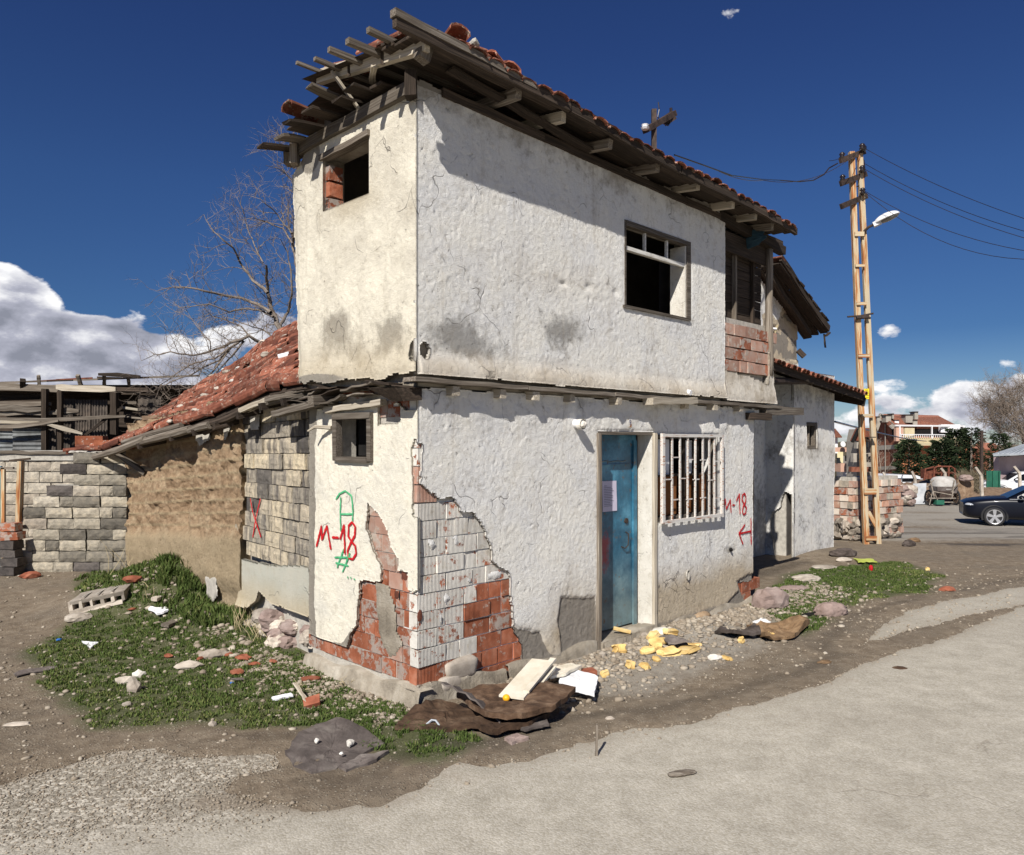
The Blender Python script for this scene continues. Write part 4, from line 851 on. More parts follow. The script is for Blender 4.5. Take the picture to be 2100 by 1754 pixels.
# ---------------------------------------------------------------- street window with grille
def pbox(pl, a0, a1, z0, z1, o0, o1): return pl.P((a0+a1)/2, (z0+z1)/2, (o0+o1)/2), a1-a0, abs(o1-o0), z1-z0
def PB(mb, pl, a0, a1, z0, z1, o0, o1, j=0): c, x, y, z = pbox(pl, a0, a1, z0, z1, o0, o1); mb.box(c, x, y, z, (pl.d[0], pl.d[1], 0), (0, 0, 1), j); return mb
win = PB(PB(PB(PB(MB(), PR, 3.30, 3.345, 1.19, 2.155, -.10, -.02), PR, 4.54, 4.585, 1.19, 2.155, -.10, -.02), PR, 3.345, 4.54, 1.19, 1.235, -.10, -.02), PR, 3.345, 4.54, 2.11, 2.155, -.10, -.02).build('barred_window', M['wood_grey'], HOUSE)
PB(MB(), PR, 3.90, 3.95, 1.235, 2.11, -.11, -.05).build('mullion', M['wood_dark'], win)
PB(MB(), PR, 4.20, 4.24, 1.235, 2.11, -.11, -.05).build('mullion', M['wood_dark'], win)
PB(MB(), PR, 3.35, 4.54, 1.68, 1.70, -.11, -.06).build('sash_bar', M['wood_dark'], win)
PB(MB(), PR, 3.35, 3.72, 1.70, 2.10, -.125, -.12).build('curtain', M['white_board'], win); PB(MB(), PR, 3.93, 4.20, 1.70, 2.09, -.125, -.12).build('curtain', M['white_board'], win)
simple('brown_board', [(.17, .065, .02), (.25, .10, .035)], 4, bs=.1, vary=.1)
PB(MB(), PR, 3.35, 3.88, 1.24, 1.69, -.13, -.12).build('board', M['brown_board'], win); PB(MB(), PR, 3.93, 4.53, 1.24, 1.69, -.13, -.12).build('board', M['brown_board'], win)
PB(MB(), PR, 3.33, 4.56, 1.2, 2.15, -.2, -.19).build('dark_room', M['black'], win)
gr_ = PB(PB(PB(PB(MB(), PR, 3.285, 3.325, 1.185, 2.165, .05, .085), PR, 4.555, 4.59, 1.165, 2.15, .05, .085), PR, 3.325, 4.555, 1.175, 1.21, .05, .085), PR, 3.325, 4.555, 2.125, 2.16, .05, .085).build('window_grille', M['grille_paint'], HOUSE)
for k, x in enumerate((1362, 1378, 1394, 1410, 1425.5, 1441, 1454, 1465)):
    a, _ = PR.U(x, 1000, .065); PB(MB(), PR, a-.011, a+.011, 1.20, 2.135, .058, .076, .0015).build('bar', M['grille_paint'], gr_)
for (a0, a1, z) in ((3.50, 3.62, 1.90), (3.36, 3.48, 1.66), (3.64, 3.76, 1.66), (3.50, 3.62, 1.43), (3.80, 3.92, 1.87), (3.92, 4.05, 1.64), (4.08, 4.2, 1.86), (4.08, 4.2, 1.42), (4.25, 4.38, 1.62), (4.42, 4.54, 1.84), (4.42, 4.54, 1.4), (3.78, 3.9, 1.42)):
    PB(MB(), PR, a0, a1, z-.006, z+.006, .062, .074).build('cross_tie', M['grille_paint'], gr_)
# ---------------------------------------------------------------- upper window
wu = PB(PB(PB(PB(MB(), PR, 2.633, 2.66, 3.47, 4.355, -.02, .055), PR, 3.82, 3.898, 3.47, 4.355, -.02, .055), PR, 2.66, 3.82, 4.30, 4.355, -.01, .06, .004), PR, 2.60, 3.86, 3.445, 3.478, -.02, .075, .004).build('upper_window_frame', M['wood_grey'], HOUSE)
PB(MB(), PR, 3.80, 3.822, 3.48, 4.30, -.16, .04).build('frame_lining', M['reveal_paint'], wu)
PB(MB(), PR, 2.66, 3.82, 4.06, 4.10, -.02, .03, .002).build('transom', M['wood_paint'], wu)
for a in (3.05, 3.47): PB(MB(), PR, a-.012, a+.012, 4.10, 4.30, -.01, .02).build('mullion', M['wood_paint'], wu)
# ---------------------------------------------------------------- end face openings
wl = PB(PB(PB(PB(MB(), PL, .60, .655, 1.905, 2.30, -.03, .035, .003), PL, 1.125, 1.185, 1.905, 2.30, -.03, .035, .003), PL, .60, 1.185, 2.27, 2.325, -.03, .04, .003), PL, .655, 1.125, 1.90, 1.945, -.03, .038, .003).build('small_window_frame', M['wood_grey'], HOUSE)
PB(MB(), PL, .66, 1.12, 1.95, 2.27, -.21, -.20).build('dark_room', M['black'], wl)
b = MB(); b.beam(PL.P(1.30, 2.355, .03), PL.P(.42, 2.40, .03), .06, .05, (0, 0, 1), 6, .004).build('lintel_plank', M['wood_pale'], HOUSE)
b = MB(); b.tube([PL.P(1.22, 2.20, .02), PL.P(1.36, 2.21, .10), PL.P(1.42, 2.17, .14)], [.02, .016, .009], 6).build('branch_peg', M['wood_pale'], HOUSE)
b = MB(); b.beam(PL.P(OPL[0]-.02, 4.645, .03), PL.P(OPL[1]+.03, 4.63, .03), .09, .05, (0, 0, 1), 6, .004).build('lintel_plank', M['wood_grey'], HOUSE)
for i, z in enumerate((4.20, 4.345, 4.49)):
    PB(MB(), PL, 1.25, 1.32, z-.06, z+.07, -.12, .02, .006).build('brick', M['brick_smear' if i != 1 else 'brick_red'], wLu)
b = MB()
for i in range(3):
    for j in range(3): PB(b, PL, 1.262+i*.02, 1.276+i*.02, 4.15+j*.04, 4.18+j*.04, .021, .0215)
b.build('brick_hole', M['black'], wLu, kind='stuff')
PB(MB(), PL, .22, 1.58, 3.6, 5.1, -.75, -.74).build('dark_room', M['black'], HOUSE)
# ---------------------------------------------------------------- ledge between the storeys
for k in range(5):
    a0 = -.12+k*1.25; b = MB(); b.beam(PR.P(a0, 2.555-.005*k, .05), PR.P(a0+1.24, 2.55-.005*k, .05), .16, .035, (0, 0, 1), 8, .004, rag=.01).build('ledge_plank', M['wood_grey'], HOUSE)
for x in (937, 1032, 1098, 1175, 1268, 1412, 1465, 1520):
    a, _ = PR.U(x, 800, .1); b = MB(); b.beam(PR.P(a, 2.49, -.1), PR.P(a, 2.485, .10+random.uniform(-.02, .03)), .075, .075, (0, 0, 1), 2, .004, rag=.01).build('joist_end', M['wood_pale'], HOUSE)
b = MB(); a0, _ = PR.U(1332, 815, .14); a1, _ = PR.U(1424, 815, .14); b.beam(PR.P(a0, 2.50, .14), PR.P(a1, 2.535, .12), .13, .07, (0, 0, 1), 6, .006, rag=.02).build('loose_beam', M['wood_pale'], HOUSE)
b = MB(); a0, _ = PR.U(1568, 843, .08); a1, _ = PR.U(1640, 838, .08); b.beam(PR.P(a0, 2.47, .06), PR.P(a1, 2.50, .10), .10, .10, (0, 0, 1), 4, .005, rag=.01).build('beam_end', M['wood_grey'], HOUSE)
b = MB(); a0, _ = PR.U(1532, 856, .04); a1, _ = PR.U(1573, 856, .06); b.beam(PR.P(a0, 2.40, .04), PR.P(a1, 2.40, .08), .10, .09, (0, 0, 1), 4, .004, rag=.01).build('beam_end', M['wood_dark'], HOUSE)
b = MB(); b.beam(PR.P(5.5, .9, -.02), PR.P(5.5, 2.36, -.02), .03, .04, D, 6, .002).build('corner_batten', M['wood_dark'], HOUSE)
r = random.Random(5)
for i in range(16):          # splintered boards and flaking slate under the end wall
    a = r.uniform(-.05, 1.6); z = 2.50+r.uniform(-.07, .05); L = r.uniform(.25, .7)
    b = MB(); b.beam(PL.P(a, z+r.uniform(-.03, .03), .05), PL.P(a+L, z+r.uniform(-.05, .05), .04), r.uniform(.08, .17), r.uniform(.008, .02), (0, 0, 1), 5, .008, rag=.02).build('splintered_board', M['wood_dark' if r.random() < .55 else 'wood_grey'], HOUSE)
b = MB(); p0 = PL.P(.30, 2.50, .02); vs = [PL.P(-.02, 2.53, .02), PL.P(.40, 2.555, .02), PL.P(.05, 2.53, .30), PL.P(-.06, 2.40, .03), PL.P(.02, 2.385, .12)]
b.add([PL.P(-.05, 2.49, .0), PL.P(.44, 2.53, .0), PL.P(.34, 2.50, .24), PL.P(.0, 2.49, .22), PL.P(-.05, 2.40, .0), PL.P(.16, 2.40, .0), PL.P(.14, 2.39, .14), PL.P(.0, 2.39, .14)], [(0, 1, 2, 3), (4, 7, 6, 5), (0, 4, 5, 1), (1, 5, 6, 2), (2, 6, 7, 3), (3, 7, 4, 0)]).build('corner_beam_end', M['wood_dark'], HOUSE)
b = MB(); b.beam(PL.P(1.28, 2.43, .06), PL.P(2.10, 2.34, .10), .10, .06, (0, 0, 1), 6, .004, rag=.01).build('outrigger_plank', M['wood_grey'], HOUSE)
b = MB(); b.beam(PL.P(1.28, 2.46, -.02), PL.P(1.27, 2.44, .20), .08, .08, (0, 0, 1), 2, .004).build('joist_end', M['wood_grey'], HOUSE)
# waste pipe, number plate, small marks
a, z = PR.U(1187, 868, .06); b = MB(); b.tube([PR.P(a, z, -.05), PR.P(a, z-.01, .10)], .042, 14).build('waste_pipe', M['plastic_white'], HOUSE, smooth=False)
b = MB(); b.tube([PR.P(a, z-.01, .06), PR.P(a, z-.012, .115)], .050, 14, False); b.rock(PR.P(a, z-.012, .112), .036, (1, 1, 1), 1, .2).build('pipe_rag', M['stone_pale'], HOUSE)
a, z = PR.U(1287, 867); b = PB(MB(), PR, a-.045, a+.045, z-.05, z+.05, .012, .02).build('number_plate', M['rust'], HOUSE)
b = MB(); c9 = [(.012*math.cos(t)+0, .014+.014*math.sin(t)) for t in np.linspace(-math.pi*.1, math.pi*1.9, 12)]+[(.012, 0), (.004, -.024)]
b.tube([PR.P(a+.015+x, z+y, .023) for x, y in c9], .0035, 5).build('number_nine', M['ink'], HOUSE)
a, z = PR.U(1408, 1178); b = MB(); b.tube([PR.P(a+.035*math.cos(t), z+.05*math.sin(t), .02) for t in np.linspace(0, 6.28, 12)], .010, 6); b.tube([PR.P(a, z+.02, .02), PR.P(a, z-.06, .025)], .012, 6).build('broken_tap_stub', M['mortar'], HOUSE)
b = MB(); b.rock(PR.P(*PR.U(1408, 1178), .008), .03, (1, .4, 1)).build('hole', M['black'], HOUSE); b = MB(); b.rock(PR.P(*PR.U(1497, 1127), .0), .035, (1.2, .5, .7), 1, .4).build('hole', M['black'], HOUSE)
a, z = PR.U(1412, 808, .1); b = MB(); b.tube([PR.P(a, z+.03, .04), PR.P(a, z+.01, .13)], .03, 10).build('waste_pipe', M['plastic_white'], HOUSE)
# ---------------------------------------------------------------- end bay, upstairs
bay = MB(); E0, E1 = 4.667, 5.93
def keepB(A, Z): return (Z > 2.58+.02*(fbm(A, Z*0, 5, 3, 4)-.5)) & (Z < 2.96-.10*(A-E0)+.05*(fbm(A, Z*0, 4, 3, 5)-.5)+.9*sst(E1-.10, E1-.04, A)) & (A < E1+.08-.12*(Z-2.58))
bayp = skin('bay_plaster', PR, [E0, E1+.1], [2.56, 4.0], keepB, lambda A, Z: trowel(A, Z, 500, .012)+OU+.03*sst(2.85, 2.62, Z), lambda A, Z: [.2+.0*A, .2+blob(A, Z, PR, 1560, 800, 20, 40, .35), .45+.0*A], M['plaster'], HOUSE, .08, .018)
PB(MB(), PR, E0, E1+.02, 2.5, 3.62, -.16, -.04).build('bay_core', M['mortar'], HOUSE)
lay(PR, [(E0+.01, 3.06), (E1-.06, 2.98), (E1-.06, 3.50), (E0+.01, 3.55)], 2.80, 3.60, E0+.01, E1-.08, lambda a, z, r: ('block_old' if z < 3.0 else r.choice(('brick_pink', 'brick_pink', 'brick_smear'))), bayp, face=.035, course=.150, pad=.0, sd=12, sizes=(.285, .185, .285))
for k in range(9):
    z = 3.62+k*.115; b = MB(); b.beam(PR.P(E0-.03, z+.05, -.13), PR.P(E1+.02, z+.045, -.13), .016, .108 if k < 6 else .104, (0, 0, 1), 6, .003).build('bay_plank', M['wood_dark'], HOUSE)
b = MB(); b.beam(PR.P(E0, 4.56, -.02), PR.P(E1, 4.54, -.02), .03, .24, (0, 0, 1), 6, .003).build('bay_plank', M['wood_dark'], HOUSE)
for a, w in ((E0+.06, .04), (E0+.50, .055), (E0+.98, .045)): b = MB(); b.beam(PR.P(a, 3.55, -.09), PR.P(a, 4.45, -.09), w, w*.7, D, 6, .002).build('bay_stud', M['wood_dark' if w < .05 else 'wood_grey'], HOUSE)
b = MB(); b.tube([PR.P(5.90+.01*math.sin(i), 2.95+i*.19, .02) for i in range(10)], [.052, .055, .054, .056, .052, .05, .052, .05, .048, .05], 10).build('bay_post', M['wood_grey'], HOUSE, smooth=True)
b = MB(); b.beam(PR.P(4.55, 4.80, .03), PR.P(6.25, 4.67, .05), .09, .11, (0, 0, 1), 5, .003, rag=.01).build('wall_plate', M['wood_dark'], HOUSE)
b = MB(); b.rock(PR.P(5.35, 4.66, .02), .2, (1.3, .2, .5), 2, .3).build('blue_rag', M['blue_fabric'], HOUSE)
# lumps of whitewashed mortar squeezed between the exposed bricks
for n_, (x, y, w, h) in enumerate(((886, 1118, 14, 26), (938, 1108, 15, 24), (917, 1230, 15, 25), (965, 1190, 18, 22), (1016, 1180, 38, 20), (888, 1190, 8, 12), (975, 1250, 9, 14), (905, 1270, 6, 16))):
    rr_ = random.Random(n_); pts = [(x+w*.5*math.cos(q_)*rr_.uniform(.6, 1.15), y+h*.5*math.sin(q_)*rr_.uniform(.6, 1.15)) for q_ in np.linspace(0, 5.6, 9)]
    mb = MB(); mb.add(*smear(up(PR, pts), PR, 40+n_, -.021, .011)); mb.build('mortar_lump', M['mortar_wash'], wRl, smooth=True)
pebbles('gravel', 9000, 41, lambda r, n: (lambda x, y: (lambda d: (x[d], y[d]))(np.abs(road_d(x, y)+.02) < .10))(r.uniform(-5, 8, n*6), r.uniform(3.6, 11, n*6)), .003, .014, 'loose grit strewn along the edge of the asphalt')
for (x, y, w, h) in ((770, 1340, .3, .12), (745, 1230, .08, .1)):
    pass
for (x, y, w, h) in ((826, 1182, .11, .09), (809, 1221, .06, .07), (815, 1222, .02, .08), (812, 1257, .06, .03), (864, 1265, .05, .1)):
    pl = PL if x < 850 else PR; a, z = pl.U(x, y); mb = MB(); mb.rock((0, 0, 0), 1, (1, 1, 1), 1, .2); mb.v = [pl.P(a+p[0]*w/2, z+p[2]*h/2, -.022+p[1]*.006) for p in mb.v]; mb.build('brick_break', M['black' if w < .05 else 'tile_dark'], wLl if pl is PL else wRl)
# ================================================================ the main roof
# local frame: t along the street face, s into the house (negative = out over the street)
def zr(t, s): return 5.045+.125*(s+.40)-.034*(t-.1)+.018*math.sin(t*1.9)+.012*math.sin(t*5.1+1)
def RP(t, s, dz=0.0): return PR.P(t, zr(t, s)+dz, -s)
D, N_ = PR.v(); Dv = Vector(D); Nv = Vector(N_)
roof = MB()
k = 0
r = random.Random(11)
vs = []; fs = []
# hidden backing boards
ROOF = MB().box((0, 0, -50), .001, .001, .001) if False else None
first = None
def plank(p0, p1, w, h, m, name, parent, up=(0, 0, 1), seg=6, j=.003, rag=.01, sag=0): b = MB(); b.beam(p0, p1, w, h, up, seg, j, sag, rag); return b.build(name, M[m], parent)
b = MB()
for i in range(23):
    t0 = -.30+i*.27
    for s0, s1 in ((-.40, .5), (.5, 1.25)):
        b.add([RP(t0, s0, -.012), RP(t0+.27, s0, -.012), RP(t0+.27, s1, -.012), RP(t0, s1, -.012)], [(0, 1, 2, 3)])
        if t0 < 5.9: pass
    if i > 0: b.add([RP(t0, 1.25, -.012), RP(t0+.27, 1.25, -.012), RP(t0+.27, 1.95, -.20), RP(t0, 1.95, -.20)], [(0, 1, 2, 3)])
roof = b.build('roof', M['wood_dark'], HOUSE)
for i, s in enumerate((-.32, -.17, -.02)):
    for k in range(4):
        t0 = -.30+k*1.62; t1 = min(5.85, t0+1.6); a = r.uniform(-.012, .012)
        plank(RP(t0, s+a, -.035), RP(t1, s-a, -.035), .145 if i else .13, .022, 'wood_dark', 'soffit_board', roof, seg=6, j=.004)
for k, (t0, t1) in enumerate(((-.52, 1.35), (1.36, 3.1), (3.11, 4.7), (4.71, 5.86))):
    plank(Vector(RP(t0, -.405, -.03)), Vector(RP(t1, -.405, -.03)), .045, .085, 'wood_dark', 'eave_board', roof, seg=8, j=.004)
plank(Vector(RP(.15, -.20, -.11)), Vector(RP(2.0, -.13, -.13)), .10, .02, 'wood_dark', 'soffit_board', roof, seg=8, j=.006)
# rafters with their lit end grain
for (x, y) in ((1063, 186), (1152, 240), (1243, 282), (1345, 320), (1430, 378), (1500, 412), (1549, 438), (1583, 466)):
    a, z = PR.U(x, y, .31); zt = zr(a, 0)
    zz = min(z, zr(a, -.3)-.09)
    plank(PR.P(a, zz+.07, -.35), PR.P(a+r.uniform(-.03, .03), zz, .33), .065, .085, 'wood_pale' if r.random() < .3 else 'wood_grey', 'rafter', roof, seg=4, j=.003)
a, z = PR.U(1060, 160, .33); plank(PR.P(a, z-.05, .33), PR.P(a+.01, z+.06, .34), .05, .03, 'wood_pale', 'hanging_block', roof, seg=2)
for k in range(5): plank(PR.P(.2+k*1.2, 4.86-.02*k, .03), PR.P(1.4+k*1.2, 4.84-.02*k, .03), .09, .07, 'wood_dark', 'wall_plate', roof, seg=5)
# tiles: half-round clay tiles, laid in courses
def tile_mesh(seed, L=.36, R=.085, h=.055, under=False):
    r2 = random.Random(seed); mb = MB(); n = 6; prof = []
    for i in range(n+1):
        t = math.pi*i/n; prof.append((-R*math.cos(t), h*math.sin(t)))
    vs = []
    for y, sc in ((-L/2, 1.06), (L/2, .92)):
        for lay_ in (0, 1):
            for (x, z) in prof: vs.append((x*sc*(1-.1*lay_)+r2.uniform(-.002, .002), y+r2.uniform(-.006, .006), (z-.014*lay_)*sc))
    m = n+1; fs = []
    for i in range(n):
        fs += [(i, i+1, 2*m+i+1, 2*m+i), (m+i+1, m+i, 3*m+i, 3*m+i+1), (i+1, i, m+i, m+i+1), (2*m+i, 2*m+i+1, 3*m+i+1, 3*m+i)]
    fs += [(0, 2*m, 3*m, m), (n, m+n, 3*m+n, 2*m+n)]
    mb.add(vs, fs)
    me = bpy.data.meshes.new('roof_tile'); me.from_pydata(mb.v, [], mb.f); at = me.attributes.new('lc', 'FLOAT_VECTOR', 'POINT'); at.data.foreach_set('vector', np.array(mb.v, np.float32).ravel()); me.materials.append(M['tile']); return me
TM = [tile_mesh(i) for i in range(5)]
def tile(p, slope_dir, up, parent, m='tile', jit=.03, sc=1.0, name='roof_tile'):
    Yv = Vector(slope_dir).normalized(); Zv = Vector(up); Zv = (Zv-Yv*Zv.dot(Yv)).normalized(); Xv = Yv.cross(Zv); R_ = Matrix((Xv, Yv, Zv)).transposed()
    R_ = R_ @ Matrix.Rotation(r.uniform(-jit, jit)*2, 3, 'Z') @ Matrix.Rotation(r.uniform(-jit, jit), 3, 'X') @ Matrix.Rotation(r.uniform(-jit, jit)*2, 3, 'Y')
    return link_copy(r.choice(TM), name, M[m], parent, p, R_, (sc, sc, sc))
for i in range(34):
    t = -.12+i*.187
    if t > 5.8: break
    for c in range(5):
        s = -.265+c*.29
        if t < .1 and c == 0 and i % 2 == 0: pass
        dn = Vector(RP(t, s+.1))-Vector(RP(t, s)); tile(Vector(RP(t+r.uniform(-.008, .008), s+r.uniform(-.02, .02), -.004)), dn, (0, 0, 1), roof, 'tile' if r.random() < .75 else 'tile_dark').scale = (1.03, 1, .62)
    if c: pass
# loose heap of tiles near the corner
for (t, s, dz, rt) in ((.12, -.25, .07, .2), (.30, -.22, .085, 1.5), (.48, -.24, .075, 1.5), (.62, -.26, .07, 1.45), (.05, -.1, .09, 1.2), (.72, -.20, .06, .1), (.40, -.05, .10, 1.4)):
    o = tile(Vector(RP(t, s, dz)), Dv*math.sin(rt)-Nv*math.cos(rt), (0, .1, 1), roof, 'tile', .1)
b = MB(); b.rock(RP(.33, -.28, .13), .05, (1.4, 1, .8), 1, .3); b.build('mortar_lump', M['mortar'], roof)
# end (gable) side: fascia, battens sticking out, collapsed sheathing boards
def EP(s, u, z): p = C0+DL*s+NL*u; return (p[0], p[1], z)
plank(EP(-.36, .20, 4.985), EP(1.12, .20, 5.24), .05, .115, 'wood_pale', 'verge_board', roof, seg=8, j=.002)
for s in (.15, .62): plank(EP(s, .228, zr(0, s)-.12), EP(s, .228, zr(0, s)+.03), .03, .012, 'wood_dark', 'strap', roof, seg=1)
plank(EP(-.30, .16, 5.03), EP(-.30, .20, 4.90), .08, .10, 'wood_grey', 'verge_block', roof, seg=1)
for (s, tip, dz, w) in ((-.405, (805, 26), 0, .06), (-.05, (755, 61), 0, .045), (.18, (712, 84), 0, .05), (.45, (674, 101), 0, .045), (.75, (646, 121), 0, .035), (1.0, (609, 128), 0, .03)):
    # tip where its sight line crosses the batten's own vertical plane
    rr = np.array([(tip[0]-1050)/FP, 1.0]); o_ = C0+DL*s; kk = o_.dot(DL)/rr.dot(DL); p = rr*kk; u = float((p-o_).dot(NL)); z = EYE+kk*(HZ-tip[1])/FP
    plank(EP(s, u, z), EP(s, -.9, zr(.9, s)+.0 if s < -.3 else zr(.9, s)-.0), w, w*.9, 'wood_grey', 'batten', roof, seg=6, j=.003, rag=.004)
for (s, u, z, w, tl) in ((.35, .16, 4.955, .16, -.02), (.54, .30, 4.975, .17, -.03), (.74, .24, 4.97, .16, -.05), (.90, .42, 5.00, .12, .03), (1.05, .34, 4.95, .17, -.06), (1.26, .45, 4.93, .13, -.10), (1.43, .30, 4.915, .15, -.04), (1.62, .34, 4.88, .17, -.05), (1.80, .42, 4.84, .14, -.06)):
    plank(EP(s, -.3, 4.985-.05*s), EP(s+r.uniform(-.02, .02), u, z+tl), w, .022, 'wood_grey' if s in (.9, 1.62) else 'wood_dark', 'sheathing_board', roof, (0, 0, 1), 6, .005, .02)
plank(EP(-.02, .055, 4.83), EP(1.86, .055, 4.80), .09, .10, 'wood_grey', 'wall_plate', roof, seg=10, j=.003)
plank(EP(-.03, .09, 4.73), EP(-.03, .09, 4.93), .09, .12, 'wood_dark', 'corner_stub', roof, seg=2)
plank(EP(1.72, .10, 4.66), EP(1.72, .10, 4.84), .07, .12, 'wood_grey', 'post_stub', roof, seg=2)
plank(EP(1.86, .06, 4.70), EP(1.86, .06, 4.80), .12, .12, 'wood_grey', 'post_stub', roof, seg=2)
for (s, u, z, m) in ((1.34, .22, 4.99, 'tile'), (.62, .05, 5.24, 'tile'), (.45, .08, 5.27, 'tile'), (.25, .12, 5.20, 'tile'), (.9, .1, 5.27, 'tile'), (.08, .15, 5.17, 'tile'), (1.1, .05, 5.25, 'tile_dark')):
    tile(Vector(EP(s, u, z)), Vector((DR[0], DR[1], 0)) if s > 1.2 else Vector((DL[0], DL[1], .2)), (0, 0, 1), roof, m, .12)
plank(EP(.66, .05, 4.80), EP(.80, .28, 5.16), .05, .02, 'wood_pale', 'lath', roof, seg=4); plank(EP(.25, .24, 5.02), EP(.55, .05, 5.05), .05, .02, 'wood_pale', 'lath', roof, seg=4)
# ---------------------------------------------------------------- service bracket standing on the roof
MAST = thing('service_mast', 'short dark iron mast with crossarm rising behind the tiled eave', 'mast', tuple(W(1341, 300, 9.6)))
b = MB(); b.beam(W(1341, 330, 9.6), W(1341, 225, 9.6), .06, .06).build('pole', M['iron'], MAST)
b = MB(); b.beam(W(1322, 268, 9.45), W(1383, 233, 9.9), .07, .07).build('crossarm', M['iron'], MAST)
b = MB(); b.beam(W(1361, 250, 9.8), W(1382, 236, 9.85), .03, .12).build('arm_bracket', M['iron'], MAST)
for (x, y) in ((1323, 260),): b = MB(); b.tube([W(x, y+6, 9.4), W(x, y+2, 9.4), W(x, y, 9.4), W(x, y-4, 9.4)], [.04, .055, .035, .045], 10).build('insulator', M['plastic_white'], MAST)
b = MB(); b.tube([W(1376, 236, 9.85), W(1376, 222, 9.85)], .02, 6).build('pin', M['insulator'], MAST)
b = MB(); b.tube([W(1350, 210, 9.7), W(1352, 225, 9.7), W(1349, 240, 9.7), W(1358, 253, 9.7), W(1370, 258, 9.8), W(1376, 250, 9.8)], .008, 5).build('wire_stub', M['insulator'], MAST)
# ================================================================ the low shed with mud wall
SY0 = 7.1
def seg_plane(x0, Y0, x1, Y1):
    a = np.array([(x0-1050)/FP*Y0, Y0]); b_ = np.array([(x1-1050)/FP*Y1, Y1]); d = (b_-a)/np.linalg.norm(b_-a); n = np.array([-d[1], d[0]])
    if n.dot(-a) < 0: n = -n
    return Plane(a, d, n), float(np.linalg.norm(b_-a))
PB1, LB1 = seg_plane(642, 7.22, 500, 8.45)      # block part
PA1, LA1 = seg_plane(500, 8.42, 264, 11.0)      # mud part
SHED = thing('mud_brick_shed', 'low ruinous shed of mud and block walls under a sagging red tiled roof', 'shed', PA1.P(0, 0))
def zwall(px):                                   # underside of the roof along the wall, by where it is along the wall
    pass
def topA(A): return 2.62-.30*(A/LA1)+.0*A
def keepA(A, Z): return (Z < topA(A)+.08*(fbm(A, A*0, 4, 3, 71)-.5)) & (A > -.02)
course = .152
def offA(A, Z):
    cz = Z+.075*A-.0+.03*(fbm(A, Z*0, 2, 3, 70)-.5); cz = cz+.035*(fbm(A, Z, 3.5, 3, 171)-.5); fr = np.mod(cz, course)/course; ridge = np.exp(-((fr-.5)/.11)**2)*sst(.40, .55, fbm(A, Z, 4.5, 3, 172))
    hi = sst(.95, 1.12, cz+.08*(fbm(A, Z*0, 3, 3, 73)-.5))
    er = .12*(fbm(A, Z, 1.6, 4, 72)-.5)+.075*(fbm(A, Z, 7, 4, 74, .6)-.5)+.035*(fbm(A, Z, 24, 3, 75)-.5)
    deep = .14*np.exp(-((A-1.75+.35*(Z-1.2))/.17)**2)*sst(.5, 1.2, Z) + .10*np.exp(-((A-2.6)/.25)**2)*sst(1.5, 2.0, Z)
    vert = .030*sst(.45, .6, fbm(A, Z, 3, 3, 78))*np.exp(-((np.mod(A*3.3+np.floor(cz/course)*.5, 1)-.5)/.07)**2)
    return hi*(er + .05*(fbm(A, Z, 40, 2, 91)-.5)*sst(.3, .7, fbm(A, Z, 3, 2, 92)) + ridge*.026*sst(.38, .55, fbm(A, Z, 5, 4, 76)) + vert - deep) + (1-hi)*(.05+.05*(fbm(A, Z, 4, 5, 77, .6)-.5)-.10*sst(.55, .25, Z)*fbm(A, Z, 3, 3, 95)) - .25*sst(.45, .0, Z)*0
def wearA(A, Z):
    cz = Z+.075*A+.03*(fbm(A, Z*0, 2, 3, 70)-.5); hi = sst(.95, 1.12, cz+.08*(fbm(A, Z*0, 3, 3, 73)-.5)); fr = np.mod(cz, course)/course; ridge = np.exp(-((fr-.5)/.10)**2)
    patch = sst(.62, .68, fbm(A, Z, 1.9, 4, 79))*sst(1.3, 1.9, Z)
    return [np.maximum((1-hi)*.95, patch*.8), ridge*hi*.75, 0*A]
def skin2(name, pl, a0, a1, z0, z1, keep, off, wear, m, parent, step=.02, depth=.15): return skin(name, pl, [a0, a1], [z0, z1], keep, off, wear, M[m], parent, depth, step, .4)
mudw = skin2('mud_wall', PA1, 0, LA1, -.1, 2.8, keepA, offA, wearA, 'adobe', SHED, .0185, .2)
b = MB(); Da, Na = PA1.v(); b.box(PA1.P(LA1/2, 1.0, -.28), LA1, .2, 2.9, Da); b.build('wall_core', M['earth'], SHED)
for (x, y, w, h) in ((497, 1217, .2, .28), (437, 1200, .16, .34), (512, 1232, .25, .2)): pass
# pale render fragments on the mud wall
for (pts, s) in ((((430, 1183), (452, 1180), (456, 1222), (446, 1236), (430, 1222)), 3), (((412, 850), (440, 838), (448, 862), (418, 868)), 4), (((412, 838), (408, 905), (418, 915), (440, 905), (436, 842)), 8), (((460, 862), (478, 850), (482, 880), (470, 905)), 5), (((520, 840), (545, 838), (540, 880), (522, 885)), 6)):
    b = MB(); b.add(*smear([PA1.U(*p) if p[0] < 500 else PB1.U(*p) for p in pts], PA1 if pts[0][0] < 500 else PB1, s, .045, .016)); b.build('render_flake', M['mortar'], mudw, smooth=True)
